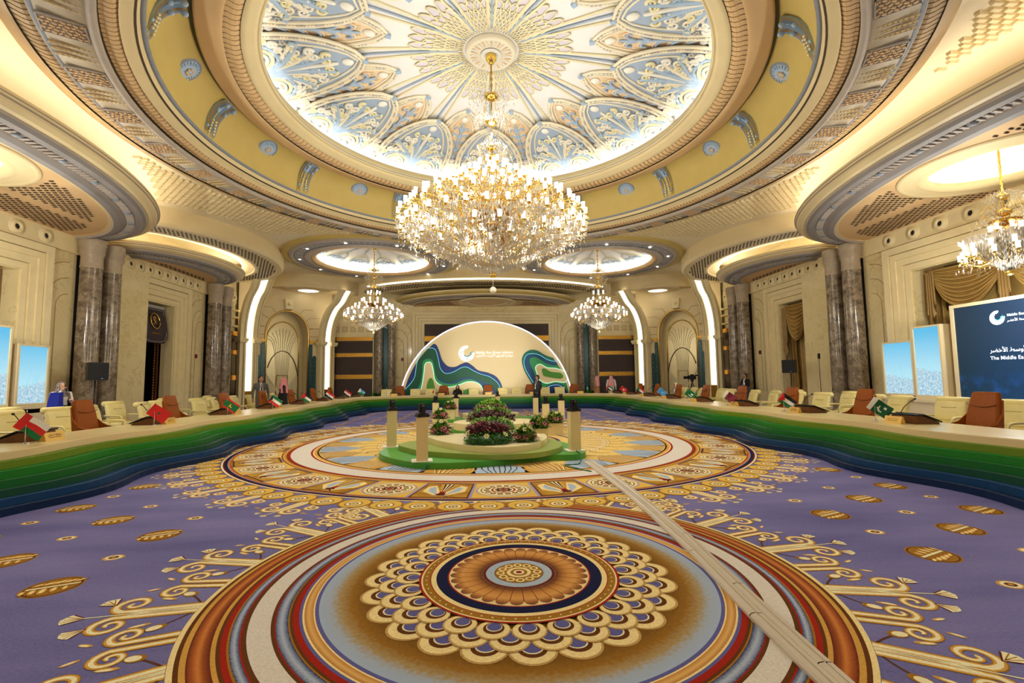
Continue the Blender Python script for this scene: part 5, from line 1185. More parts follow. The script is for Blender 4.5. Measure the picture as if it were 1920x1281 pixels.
LMID = UL[-1]/2
def wave(l, ph, A): q = abs(l-LMID); return A*np.sin(q*2*PI/3.1+ph)*np.clip((q-2)/4, .15, 1)
TAB = thing('conference_table', 'U-shaped conference table with cream top and stepped green to navy front', 'table', (0, 0, 0))
HT = .75
tiers = [('tier', (214, 190, 140)), ('tier', (98, 124, 18)), ('tier', (22, 112, 24)), ('tier', (4, 90, 28)), ('tier', (0, 64, 44)), ('tier', (0, 54, 96)), ('tier', (0, 30, 66))]
TN = len(tiers); hh = HT/TN
offs = [.085*(TN-1-i) for i in range(TN)]   # face of tier i lies this far behind the foot line
face = [offs[i]+wave(UL, .25*i+.6, .17-.012*(TN-1-i)) for i in range(TN)]
for i, (nm, c) in enumerate(tiers):
    z1 = HT-hh*i; z0 = z1-hh; b = MB(); f = face[i]; back = face[i-1]+.03 if i else f+1.2
    rows = []
    for (d, z) in ((f+.0, z0), (f, z1-.012), (f+.012, z1), (back, z1)): rows.append(np.c_[UP+UN*np.asarray(d)[:, None], np.full(len(UP), z)])
    if i == 0:
        # top is built as its own slab below; here only the fascia
        rows = rows[:3]
    b.grid(np.stack(rows, 1), 0, True if False else False)
    b.build('tier', mat('tier_paint_%d' % i, c, .45, spec=.25), TAB)
b = MB(); f = face[0]; dk = np.full(len(UP), offs[0]+1.22)
rows = [np.c_[UP+UN*np.asarray(d)[:, None], np.full(len(UP), z)] for d, z in ((f+.012, HT), (f+.4*(dk-f), HT), (dk, HT), (dk, HT-.06), (dk-.04, HT-.06), (dk-.04, .0))]
b.grid(np.stack(rows, 1), 0, False); b.build('tabletop', mat('tabletop_cream', (234, 216, 158), .25, spec=.5), TAB)
b = MB(); dd = (dk+f)/2-.12
b.tube(np.c_[UP+UN*(f+.38)[:, None], np.full(len(UP), HT-.0045)], .006, 4); b.build('tabletop_joint', mat('joint_tan', (200, 176, 128), .5), TAB)

# ------------------------------------------------------------------ chairs
TAN = mat('tan_leather', (142, 72, 6), .5, var=.07, vscale=14, bump=.08, bscale=90, spec=.2); TAN_D = mat('tan_leather_seam', (120, 60, 18), .5)
CRM = mat('cream_leather', (230, 214, 142), .42, var=.04, vscale=10); CRM_D = mat('cream_frame', (222, 206, 140), .35); CSEAM = mat('cream_seam', (186, 168, 100), .5)
def loft(secs, mi=0):
    """secs: list of rings (k x 3)"""
    b = MB(); G = np.array(secs); b.grid(np.concatenate([G, G[:, :1]], 1), mi); k = G.shape[1]
    b.add(G[0], [tuple(range(k-1, -1, -1))], mi); b.add(G[-1], [tuple(range(k))], mi); return b
def rrect(w, d, r=.3, n=4):
    P = []
    for qx, qy, a0 in ((1, 1, 0), (-1, 1, PI/2), (-1, -1, PI), (1, -1, 3*PI/2)):
        rr = min(w, d)*r
        for i in range(n+1): a = a0+PI/2*i/n; P.append((qx*(w/2-rr)+rr*math.cos(a), qy*(d/2-rr)+rr*math.sin(a)))
    return P
def exec_chair():   # faces +x, origin on the floor
    def sec(z, w, d, x): return [(x+py, px, z) for px, py in rrect(w, d, .45)]
    back = loft([sec(.46, .56, .1, -.2), sec(.55, .58, .13, -.21), sec(.75, .57, .12, -.235), sec(.98, .53, .11, -.28), sec(1.12, .49, .11, -.31), sec(1.24, .45, .1, -.335), sec(1.27, .41, .06, -.34)])
    seam = MB(); seam.tube([(-.218-.0, y, 1.06-.05*(1-(y/.25)**2)) for y in np.linspace(-.25, .25, 9)], .008, 5); 
    seam.tube([(-.15, y, .575) for y in np.linspace(-.26, .26, 5)], .006, 5)
    seat = loft([[(x, y, z) for y, x in rrect(w, d, .25)] for z, w, d in ((.36, .54, .54), (.39, .58, .58), (.46, .58, .58), (.49, .52, .52))])
    parts = [('backrest', back.mesh('backrest', TAN)), ('seam', seam.mesh('seam', TAN_D)), ('seat', seat.mesh('seat', TAN), (.06, 0, 0))]
    for s_ in (-1, 1):
        w_ = MB(); y0, y1 = s_*.29, s_*.335
        A_ = [(-.34, 1.14, .235), (-.27, .9, .27), (-.1, .74, .305), (.3, .64, .315), (.32, .58, .315), (.2, .46, .3), (-.22, .44, .285)]
        k = len(A_); V = [(x, s_*yy, z) for x, z, yy in A_]+[(x-.005, s_*(yy+.035), z-.01) for x, z, yy in A_]
        w_.add(V, [tuple(range(k)), tuple(range(k, 2*k))]+[(i, (i+1) % k, k+(i+1) % k, k+i) for i in range(k)]); parts.append(('armrest', w_.mesh('armrest', TAN)))
    st = MB(); st.rod((0.02, 0, .08), (.02, 0, .38), .035, 10); parts.append(('stem', st.mesh('stem', CHROME)))
    fb = MB()
    for i in range(5): a = 2*PI*i/5; fb.tube([(.02, 0, .1), (.02+.3*math.cos(a), .3*math.sin(a), .06)], [.03, .02], 6); fb.ellip((.02+.3*math.cos(a), .3*math.sin(a), .03), (.03, .03, .03), 8, 6)
    parts.append(('star_base', fb.mesh('star_base', DARKM))); return parts
def arm_chair():   # cream conference armchair, faces +x
    def sec(z, w, d, x): return [(x+py, px, z) for px, py in rrect(w, d, .4)]
    back = loft([sec(.42, .56, .1, -.2), sec(.5, .58, .13, -.2), sec(.7, .6, .13, -.23), sec(.88, .6, .12, -.27), sec(.99, .6, .11, -.31)])
    roll = MB(); roll.tube([(-.36, y, 1.01) for y in (-.315, -.3, 0, .3, .315)], [.04, .075, .078, .075, .04], 12)
    seat = loft([[(x, y, z) for y, x in rrect(w, d, .25)] for z, w, d in ((.32, .56, .56), (.35, .6, .6), (.43, .6, .6), (.46, .54, .54))])
    seam = MB(); seam.tube([(-.19, y, .86) for y in np.linspace(-.14, .14, 5)], .006, 5); seam.tube([(-.135, y, .58) for y in np.linspace(-.26, .26, 5)], .006, 5)
    parts = [('backrest', back.mesh('backrest', CRM)), ('head_roll', roll.mesh('head_roll', CRM)), ('seat', seat.mesh('seat', CRM), (.06, 0, 0)), ('seam', seam.mesh('seam', CSEAM))]
    for s_ in (-1, 1):
        a = MB(); a.tube(smooth_path([(-.26, s_*.33, .66), (-.1, s_*.345, .665), (.2, s_*.345, .665), (.3, s_*.345, .64), (.34, s_*.34, .56), (.33, s_*.33, .42), (.3, s_*.32, .3)], 4), .03, 6, flat=.8); parts.append(('armrest', a.mesh('armrest', CRM_D)))
        p = MB(); p.b2((-.22, s_*.3-.015, .08), (-.1, s_*.3+.015, .5)); p.b2((-.22, s_*.3-.012, .3), (.3, s_*.3+.012, .42)); parts.append(('side_panel', p.mesh('side_panel', CRM)))
        for x in (-.2, .28): l = MB(); l.rod((x, s_*.29, 0), (x, s_*.29, .36), .022, 8); parts.append(('leg', l.mesh('leg', CRM_D)))
    return parts
EX, AC = exec_chair(), arm_chair()
# ------------------------------------------------------------------ table furniture
WOOD = mat('walnut_veneer', (98, 58, 28), .35, var=.18, vscale=12); SCR = mat('console_screen', (14, 14, 16), .18); PLATE = mat('gold_name_plate', (214, 172, 84), .35, .35); INK = mat('plate_ink', (58, 40, 20), .6)
def console():   # faces +x (the chair side): sloping screen, wooden body; room side at -x
    b = MB(); V = [(-.2, -.24, 0), (.22, -.24, 0), (.22, -.24, .02), (-.08, -.24, .14), (-.2, -.24, .14)]; V += [(x, -y, z) for x, y, z in V]; k = 5
    b.add(V, [tuple(range(k-1, -1, -1)), tuple(range(k, 2*k))]+[(i, (i+1) % k, k+(i+1) % k, k+i) for i in range(k)])
    s = MB(); R = Matrix.Rotation(math.atan2(.12, .3), 3, 'Y'); s.box((.075, 0, .1), (.36, .54, .022), 0, R=R); s.box((-.15, 0, .155), (.13, .54, .02), 0)
    st = MB(); st.rod((-.1, .16, .15), (-.1, .16, .18), .02, 8); st.tube(smooth_path([(-.1, .16, .16), (-.03, .15, .27), (.06, .12, .36), (.13, .1, .41)], 5), .006, 6); hd = MB(); hd.ellip((.135, .1, .413), (.025, .018, .018), 8, 6)
    kn = MB(); kn.lathe([(.018, 0), (.018, .02), (.001, .02)], 10, (-.21, -.1, .09))
    return [('body', b.mesh('body', WOOD)), ('screen', s.mesh('screen', SCR)), ('gooseneck', st.mesh('gooseneck', BLACK), (0, 0, 0), (0, 0, 0), [('microphone_head', hd.mesh('microphone_head', BLACK))])]
CO = console()
def name_plate(): b = MB(); V = [(-.05, -.17, 0), (.05, -.17, 0), (.012, -.17, .125), (-.012, -.17, .125)]; V += [(x, -y, z) for x, y, z in V]; b.add(V, [(0, 1, 2, 3), (7, 6, 5, 4), (0, 3, 7, 4), (1, 5, 6, 2), (3, 2, 6, 7)]); return b.mesh('plate', PLATE)
NP = name_plate()
FCOL = {k: mat('flag_'+k, c, .6) for k, c in dict(red=(206, 28, 34), white=(238, 236, 230), green=(0, 110, 58), black=(22, 22, 22), blue=(70, 150, 214), maroon=(122, 24, 50), dgreen=(0, 88, 48), yellow=(240, 200, 40), sky=(90, 170, 220), orange=(214, 130, 40), sea=(0, 128, 130)).items()}
FK = list(FCOL)
def flag_mesh(spec, drape_=1.):
    """cloth .36 x .25 hung from a slanted staff: local u along fly, v down"""
    b = MB(); nu, nv = 18, 12; V = []
    def pos(u, v): 
        a = math.radians(-38); x = u*.36; z = -v*.25; return (.02*math.sin(u*7+v*2)+.012*u, x*math.cos(a)-z*math.sin(a)*.9, .02+x*math.sin(a)+z*math.cos(a))
    for i in range(nu+1):
        for j in range(nv+1): V.append(pos(i/nu, j/nv))
    o = b.n; F = {}
    for i in range(nu):
        for j in range(nv): F.setdefault(spec((i+.5)/nu, (j+.5)/nv), []).append((i*(nv+1)+j, (i+1)*(nv+1)+j, (i+1)*(nv+1)+j+1, i*(nv+1)+j+1))
    for k, f in F.items(): b.add(V, f, FK.index(k), True)
    return b.mesh('cloth', [FCOL[k] for k in FK])
def tri(a, b, c): return lambda u, v: a if v < 1/3 else (b if v < 2/3 else c)
def hoist(f, k, L=.4): return lambda u, v: k if u < L*(1-abs(2*v-1)) else f(u, v)
def spot(f, k, cu, cv, r): return lambda u, v: k if math.hypot((u-cu)*1.44, v-cv) < r else f(u, v)
def cresc(f, k, cu, cv, r): return lambda u, v: k if (math.hypot((u-cu)*1.44, v-cv) < r and math.hypot((u-cu-.07)*1.44, v-cv+.06) > r*.85) else f(u, v)
flat = lambda k: (lambda u, v: k)
FL = {
 'omani': lambda u, v: 'red' if u < .3 else tri('white', 'red', 'green')(u, v), 'moroccan': spot(flat('red'), 'dgreen', .5, .5, .06), 'mauritanian': cresc(lambda u, v: 'red' if v < .2 or v > .8 else 'green', 'yellow', .5, .5, .2),
 'kuwaiti': hoist(tri('green', 'white', 'red'), 'black', .25), 'jordanian': hoist(tri('black', 'white', 'green'), 'red', .45), 'iraqi': tri('red', 'white', 'black'), 'yemeni': tri('red', 'white', 'black'), 'djiboutian': hoist(lambda u, v: 'sky' if v < .5 else 'green', 'white', .5),
 'cypriot': spot(flat('white'), 'orange', .5, .45, .2), 'bahraini': lambda u, v: 'white' if u < .25 else 'red', 'egyptian': spot(tri('red', 'white', 'black'), 'yellow', .5, .5, .08), 'uzbek': tri('sky', 'white', 'green'), 'emirati': lambda u, v: 'red' if u < .25 else tri('green', 'white', 'black')(u, v),
 'tunisian': spot(flat('red'), 'white', .5, .5, .2), 'sudanese': hoist(tri('red', 'white', 'black'), 'green', .35), 'somali': spot(flat('blue'), 'white', .5, .5, .12), 'saudi': lambda u, v: 'white' if .35 < v < .5 and .2 < u < .8 and int(u*40) % 2 else ('white' if .66 < v < .71 and .25 < u < .75 else 'green'),
 'qatari': lambda u, v: 'white' if u < .25 else 'maroon', 'palestinian': hoist(tri('black', 'white', 'green'), 'red', .35), 'pakistani': lambda u, v: 'white' if u < .22 else (cresc(flat('dgreen'), 'white', .58, .52, .24)(u, v) if math.hypot((u-.72)*1.44, v-.33) > .07 else 'white')}
FDESC = dict(omani='red, white and green', moroccan='plain red', mauritanian='green with red edges', kuwaiti='green, white and red', jordanian='black, white and green', iraqi='red, white and black', yemeni='red-topped white and black', djiboutian='sky blue and white', cypriot='white with orange mark', bahraini='red and white',
             egyptian='red, white and black', uzbek='blue, white and green', emirati='green, white and black', tunisian='red with white disc', sudanese='red, white, black', somali='sky blue', saudi='deep green', qatari='maroon', palestinian='black, white and green triband', pakistani='dark green crescent')
stand = MB(); stand.lathe([(.001, .012), (.045, .01), (.05, 0)], 16, mi=0); stand.rod((0, 0, 0), (0, 0, .46), .005, 6); stand.ellip((0, 0, .47), (.009, .009, .012), 6, 5)
for i in range(3): a = 2*PI*i/3; stand.tube([(0, 0, .03), (.06*math.cos(a), .06*math.sin(a), .004)], .004, 5)
STM = stand.mesh('stand', CHROME)
FMESH = {k: flag_mesh(f) for k, f in FL.items()}
NAMES = dict(omani=('سلطنة عمان', 'Sultanate of Oman'), moroccan=('المملكة المغربية', 'Kingdom of Morocco'), pakistani=('جمهورية باكستان الإسلامية', 'Islamic Republic of Pakistan'), palestinian=('دولة فلسطين', 'State of Palestine'), qatari=('دولة قطر', 'State of Qatar'), kuwaiti=('دولة الكويت', 'State of Kuwait'))
def delegate(country, X, Y, ang, side, flag_side=1, chair=True, desc='', nearflag=True):
    """ang: direction from chair to room; places chair, console, plate, flag round table position"""
    d = np.array([math.cos(ang), math.sin(ang)]); t = np.array([-d[1], d[0]]); c = np.array([X, Y]); fd = FDESC[country]
    if chair: inst(EX, 'executive_chair', f'tan leather high-back chair behind the {fd} flag, {side}', 'chair', (*c, 0), ang, 'tan delegate chairs at the U-shaped table')
    p = c+d*1.05; inst(CO, 'console', f'walnut microphone console by the {fd} flag, {side}', 'console', (*p, HT), ang+PI, 'delegate consoles')
    p = c+d*1.42; R = inst([('plate', NP)], 'name_plate', f'gold tent name plate next to the {fd} flag, {side}', 'name plate', (*p, HT), ang, 'gold name plates')
    if country in NAMES:
        for k, (tx, ar, z, w_) in enumerate(((NAMES[country][0], True, .075, .22), (NAMES[country][1], False, .045, .2))):
            o, s_ = text_on(tx, ar, 0, 0, w_, (0, 0, 0), R, INK, 'lettering', (0, 0, 0), .0)
            me = o.data; me.transform(Matrix.Translation((-w_/2, 0, 0))); o.rotation_euler = (math.radians(73), 0, PI/2); o.location = (.052-.3*z+.0, 0, z)
    p = c+d*1.4+t*flag_side*.42
    inst([('stand', STM, (0, 0, 0), (0, 0, 0)), ('cloth', FMESH[country], (0, 0, .43), (0, 0, 0))], 'table_flag', f'small {fd} flag on a chrome table stand, {side}', 'flag', (*p, HT), FLAGROT.get(country, 0.), 'flags on the table')
FLAGROT = {}
YS = [7.9+2.64*k for k in range(8)]
left = [None, 'moroccan', 'mauritanian', 'kuwaiti', 'jordanian', 'iraqi', 'yemeni', 'djiboutian']
right = ['pakistani', 'palestinian', 'qatari', 'saudi', 'somali', 'sudanese', 'tunisian', 'emirati']
CXL = 8.3
for k, y in enumerate(YS):
    cl = left[k] or 'omani'
    if k: FLAGROT[cl] = -PI/2+.5; delegate(cl, -CXL, y-.1 if k == 1 else y, 0., 'doorway side', -1)
    else: FLAGROT[cl] = -PI/2+.4; delegate(cl, -CXL, 7.75, 0., 'doorway side', -1)
    FLAGROT[right[k]] = -PI/2-.4; delegate(right[k], CXL, y, PI, 'big-screen side', -1)
for k, (x, c_) in enumerate(((-5.2, 'cypriot'), (-2.62, 'bahraini'), (0., None), (2.52, 'egyptian'), (5.2, 'uzbek'))):
    if c_ is None:
        inst(EX, 'executive_chair', 'tan leather high-back chair at the middle of the rear table', 'chair', (x, 28.0, 0), -PI/2, 'tan delegate chairs at the U-shaped table'); inst([('plate', NP)], 'name_plate', 'gold tent name plate at the middle of the rear table', 'name plate', (x, 26.6, HT), -PI/2, 'gold name plates')
        inst(CO, 'console', 'walnut console at the middle of the rear table', 'console', (x, 27.0, HT), PI/2, 'delegate consoles'); continue
    FLAGROT[c_] = PI; delegate(c_, x, 28.0, -PI/2, 'backdrop side', 1 if x > 0 else -1)
# cream armchairs behind
def near_flag(sd, y):
    k = min(range(8), key=lambda i: abs(YS[i]-y)); return FDESC[(right[k] if sd > 0 else (left[k] or 'omani'))]
SIDE = {1: 'big-screen side', -1: 'doorway side'}
for sd, ys in ((1, (8.6, 9.9, 11.1, 12.1, 13.9, 14.9, 16.5, 17.5, 19.2, 20.2, 21.8, 22.8)), (-1, (7.6, 9.0, 10.3, 11.6, 12.5, 14.2, 15.1, 16.8, 17.8, 19.5, 20.4, 22.0, 23.0))):
    for j, y in enumerate(ys):
        jit = .12*math.sin(j*2.3); fd = near_flag(sd, y)
        inst(AC, 'conference_armchair', f'cream armchair behind the tan chair of the {fd} flag, {SIDE[sd]}', 'chair', (sd*(9.75+jit), y, 0), (PI if sd > 0 else 0)+.25*math.sin(j*1.7), f'cream chairs behind the {fd} flag, {SIDE[sd]}')
for sd, ys in ((1, (14.5, 17.1, 9.2)), (-1, (9.4, 12.0, 15.0, 17.4, 20.0))):
    for j, y in enumerate(ys): inst(AC, 'conference_armchair', f'cream armchair in the outermost row, level with the {near_flag(sd, y)} flag, {SIDE[sd]}', 'chair', (sd*11.1, y, 0), (PI if sd > 0 else 0)+.2*math.sin(j*2.1), 'cream chairs in the outermost rows')
for x, fd in ((-4.3, 'white with orange mark flag'), (-3.4, 'red and white flag'), (-.85, 'unflagged middle tan chair'), (.9, 'unflagged middle tan chair'), (1.72, 'red, white and black flag'), (3.42, 'red, white and black flag'), (4.33, 'blue, white and green flag'), (-6.0, 'white with orange mark flag')):
    inst(AC, 'conference_armchair', f'cream armchair before the arched backdrop, beside the {fd}', 'chair', (x, 28.15, 0), -PI/2, 'cream chairs before the backdrop')
# ------------------------------------------------------------------ stepped platforms in the middle of the carpet
G1 = mat('platform_green', (74, 152, 48), .4); G2m = mat('platform_olive', (140, 158, 70), .4); G3 = mat('platform_cream', (232, 216, 166), .35)
def plat(name, label, pts, z0, z1, m, n=6):
    P = smooth_closed(pts, n); b = MB(); k = len(P); b.prism([tuple(p) for p in P], z0, z1-.008, 0, smooth=False)
    C = P.mean(0); Q = C+(P-C)*.996; b.add([(x, y, z1-.008) for x, y in P]+[(x, y, z1) for x, y in Q], [(i, (i+1) % k, k+(i+1) % k, k+i) for i in range(k)]+[tuple(range(k, 2*k))])
    return b.build(name, m, label=label, cat='platform')
px = lambda L, z: [tuple(atz(x, y, z)[:2]) for x, y in L]
plat('green_platform', 'broad bright green lowest platform under the flower display', px([(712, 846), (738, 860), (800, 868), (900, 881-16), (1010, 868-14), (1080, 852), (1098, 845)], .12)+[(1.72, 10.6), (1.3, 11.6), (.2, 12.2), (-1.0, 12.3), (-2.1, 11.7)], 0, .12, G1)
plat('olive_platform', 'olive green middle step of the flower display', px([(749, 832), (765, 840), (800, 846), (900, 852), (990, 850), (1036, 843), (1054, 835)], .22)+[(1.35, 10.6), (.9, 11.3), (-.2, 11.7), (-1.5, 11.4)], .12, .22, G2m)
plat('cream_platform', 'cream top platform carrying the near part of the flower bed', px([(797, 812), (815, 824), (860, 833), (900, 837), (950, 838), (1000, 832), (1024, 822), (1022, 814)], .34)+[(.95, 11.0), (.2, 11.5), (-.9, 11.3)], .22, .34, G3)
ell = lambda c, a, b_, n=14: [(c[0]+a*math.cos(2*PI*i/n), c[1]+b_*math.sin(2*PI*i/n)) for i in range(n)]
plat('green_platform', 'green lowest platform under the farther cream oval', ell((.1, 14.9), 1.4, 1.6), 0, .12, G1)
plat('cream_platform', 'farther cream oval platform behind the flower bed', ell((.1, 14.6), 1.3, 1.1), .12, .32, G3)
plat('green_platform', 'small green far platform near the rear pedestals', ell((.0, 18.6), 1.9, 1.2), 0, .1, G1)
plat('cream_platform', 'small cream far platform near the rear pedestals', ell((.0, 18.7), 1.1, .8), .1, .28, G3)
# ------------------------------------------------------------------ plants
LEAF = [mat('leaf_green', (70, 134, 30), .5), mat('leaf_dark', (26, 74, 20), .5), mat('leaf_lime', (150, 186, 60), .5), mat('bloom_purple', (112, 52, 68), .6), mat('bloom_pink', (196, 110, 122), .6), mat('bloom_cream', (234, 214, 160), .6), mat('bloom_maroon', (70, 30, 36), .6)]
def leaves(C, D, L, W, mis, bend=.25, zmin=-9.):
    """leaf quads: bases C, directions D, lengths L, widths W"""
    n = len(C); D = D/np.linalg.norm(D, axis=1)[:, None]; up = np.tile([0, 0, 1.], (n, 1)); Sd = np.cross(D, up); Sd /= np.linalg.norm(Sd, axis=1)[:, None]+1e-6; Un = np.cross(Sd, D)
    L = L[:, None]; W = W[:, None]
    P = [C, C+D*L*.5+Sd*W+Un*L*bend*.3, C+D*L*.5-Sd*W+Un*L*bend*.3, C+D*L*.5+Un*L*bend*.15, C+D*L-Un*L*bend*.5]
    V = np.stack(P, 1).reshape(-1, 3); V[:, 2] = np.maximum(V[:, 2], zmin); F = []
    for i in range(n): o = 5*i; F += [(o, o+1, o+3), (o, o+3, o+2), (o+3, o+1, o+4), (o+3, o+4, o+2)]
    b = MB(); b.add(V, F); b.m = [int(m) for m in np.repeat(mis, 4)]; return b
def mass(c, r, n, mis, L=.06, W=.016, spread=.8, upb=.5):
    a = rng.uniform(0, 2*PI, n); q = np.sqrt(rng.uniform(0, 1, n)); h = rng.uniform(0, 1, n)
    C = np.c_[c[0]+r[0]*q*np.cos(a), c[1]+r[1]*q*np.sin(a), c[2]+r[2]*h*np.sqrt(np.maximum(0, 1-q**2*.8))]
    D = np.c_[np.cos(a)*q*spread, np.sin(a)*q*spread, np.full(n, upb)]+rng.normal(0, .45, (n, 3))
    return leaves(C, D, L*rng.uniform(.7, 1.3, n), W*rng.uniform(.7, 1.3, n), rng.choice(mis, n), zmin=.003)
def blooms(c, r, n, mi, mc, R=.035, zr=(0, 1)):
    b = MB()
    for i in range(n):
        a = 2*PI*i/n+rng.uniform(-.3, .3); q = rng.uniform(.55, 1.); p = np.array([c[0]+r[0]*q*math.cos(a), c[1]+r[1]*q*math.sin(a), c[2]+r[2]*rng.uniform(*zr)])
        d = Vector((math.cos(a)*.8, math.sin(a)*.8, .7)); M3 = d.to_track_quat('Z', 'Y').to_matrix()
        for k in range(6):
            t_ = 2*PI*k/6; V = [M3 @ Vector((0, 0, 0)), M3 @ Vector((R*math.cos(t_-.4), R*math.sin(t_-.4), R*.35)), M3 @ Vector((R*1.25*math.cos(t_), R*1.25*math.sin(t_), R*.3)), M3 @ Vector((R*math.cos(t_+.4), R*math.sin(t_+.4), R*.35))]
            b.add([p+np.array(v) for v in V], [(0, 1, 2, 3)], mi)
        b.ellip(p+np.array(d)*R*.25, (R*.38,)*3, 6, 4, mc)
    return b
FB = thing('flower_bed', 'long mounded flower bed with green hedge and purple bands on cream platform', 'flower bed', (-.2, 9.5, .34))
rows = [('hedge', 9.45, .34, .46, .3, .22, (0, 1, 0), .05), ('blossoms', 9.68, .52, .43, .22, .2, (3, 6, 4, 3), .075), ('hedge', 10.2, .5, .5, .45, .3, (0, 2, 0), .06), ('blossoms', 10.95, .62, .55, .3, .26, (3, 6, 3), .07), ('hedge', 11.5, .62, .55, .45, .3, (0, 2, 0), .07), ('blossoms', 12.3, .7, .5, .3, .24, (3, 4, 0), .07), ('hedge', 12.9, .7, .42, .4, .34, (0, 2, 2), .08)]
for nm, Y, z, rx, ry, rz_, mi_, L in rows:
    xc = aty(914 if Y < 10 else 921, 780, Y)[0]
    mass((xc+.2, Y-9.5, z-.34), (rx, ry, rz_), 1500 if nm == 'hedge' else 1100, mi_, L, L*.32).build(nm, LEAF, FB, kind='stuff')
    core = MB(); hz = (z-.34)+rz_*.75; core.grid([[(xc+.2+rx*.92*math.cos(a)*math.cos(e_)**.5, Y-9.5+ry*.92*math.sin(a)*math.cos(e_)**.5, .002+hz*math.sin(e_)) for e_ in np.linspace(0, PI/2-.01, 7)] for a in np.linspace(0, 2*PI, 21)]); core.build('foliage_core', LEAF[1] if nm == 'hedge' else LEAF[6], FB)
blooms((.03, -.12, .14), (.5, .3, .1), 7, 5, 2, .05).build('lily', LEAF, FB, kind='stuff')
blooms((.1, .9, .3), (.62, .5, .1), 9, 5, 2, .05).build('lily', LEAF, FB, kind='stuff')
def bouquet():
    return [('foliage', mass((0, 0, 0), (.2, .18, .26), 520, (0, 1, 2), .12, .02, .7, .9).mesh('foliage', LEAF)), ('pink_blossom', blooms((0, 0, .05), (.25, .24, .1), 16, 4, 3, .055).mesh('pink_blossom', LEAF)), ('white_blossom', blooms((0, 0, .2), (.15, .15, .1), 6, 5, 2, .045).mesh('white_blossom', LEAF)), ('trailing_leaf', mass((0, 0, .01), (.24, .22, .04), 120, (1, 0), .13, .016, 1.4, .05).mesh('trailing_leaf', LEAF))]
BQ = bouquet()
BOX = mat('planter_cream', (226, 204, 146), .45)
def planter(x, y, w_, d_, h_, z0, lb):
    b = MB(); b.b2((x-w_/2, y-d_/2, z0), (x+w_/2, y+d_/2, z0+h_)); b.b2((x-w_/2+.02, y-d_/2+.02, z0+h_-.02), (x+w_/2-.02, y+d_/2-.02, z0+h_+.004), 1); b.build('planter_box', [BOX, LEAF[1]], label=lb, cat='planter')
arr = [((985, 829), .34, None, 'bouquet of pink lilies standing alone on the cream platform edge'), ((825, 815), .34, None, 'low bouquet of pink lilies on the cream platform beside the pedestal'),
       ((1013, 826), 0., (.42, .42, .3), 'pink lily bouquet in the planter box nearest the cream platform'), ((1043, 817), 0., (.42, .42, .34), 'pink lily bouquet in the planter box by the slanting pedestal row'),
       ((824, 806), .0, (.46, .46, .34), 'pink lily bouquet in a planter box behind the low bouquet'), ((843, 791), .0, (.4, .4, .36), 'pink lily bouquet in the planter box beside the farther cream oval')]
for (p, z, bx, lb) in arr:
    q = atz(*p, z)
    if bx and ((q[0]-.1)/1.4)**2+((q[1]+.2-14.9)/1.6)**2 < 1.25: z = .12
    elif bx and (q[0]/1.9)**2+((q[1]+.2-18.6)/1.2)**2 < 1.6: z = .1
    if bx: planter(q[0], q[1]+bx[1]/2, *bx[:2], bx[2], z, 'cream box planter under the '+lb.split(' in ')[0]+' '+lb.split(' box ')[-1] if ' box ' in lb else 'cream box planter'); q = (q[0], q[1]+bx[1]/2, z+bx[2])
    inst(BQ, 'flower_arrangement', lb, 'bouquet', (q[0], q[1]+(0 if bx else .12), q[2]), rng.uniform(0, 6), 'lily bouquets round the platforms', 1.0 if not bx else 1.05)
# ------------------------------------------------------------------ pedestals with moving-head spotlights
def spot_parts():
    ba = MB(); ba.b2((-.11, -.11, 0), (.11, .11, .05)); ba.b2((-.09, -.09, .05), (.09, .09, .07))
    yk = MB()
    for s_ in (-1, 1): yk.b2((-.035, s_*.075-.015, .06), (.035, s_*.075+.015, .2))
    yk.b2((-.04, -.085, .06), (.04, .085, .09))
    hd = MB(); hd.b2((-.06, -.055, .1), (.05, .055, .24)); 
    ln = MB(); ln.lathe([(.001, .0), (.035, .0), (.04, -.01)], 14)
    return [('base', ba.mesh('base', BLACK)), ('yoke', yk.mesh('yoke', BLACK), (0, 0, 0), (0, 0, 0), []), ('head', hd.mesh('head', DARKM), (0, 0, 0), (0, 0, 0), [('lens', ln.mesh('lens', mat('lens_glass', (210, 215, 225), .1)), (.0, -.058, .18), (-PI/2, 0, 0))])]
SPP = spot_parts(); PED = mat('pedestal_cream', (226, 206, 150), .45)
pd = MB(); pd.b2((-.105, -.105, .015), (.105, .105, .8)); pl_ = MB(); pl_.b2((-.19, -.17, 0), (.19, .17, .015))
PDP = [('column', pd.mesh('column', PED)), ('foot_plate', pl_.mesh('foot_plate', P_WHITE))]
peds = [((790, 866), .12, 'standing on the front rim of the green platform'), ((733, 839), .12, 'at the far end of the green rim'), ((1079, 846), .12, 'standing where the grey cable cover meets the green platform')]
for (p, z, lb) in peds:
    q = atz(*p, z); inst(PDP, 'pedestal', 'slim cream pedestal '+lb, 'pedestal', (q[0], q[1]+.1, z), .15, 'cream light pedestals'); inst(SPP, 'moving_spotlight', 'black moving-head spotlight on the pedestal '+lb, 'spotlight', (q[0], q[1]+.1, z+.8), .4, 'moving spotlights')
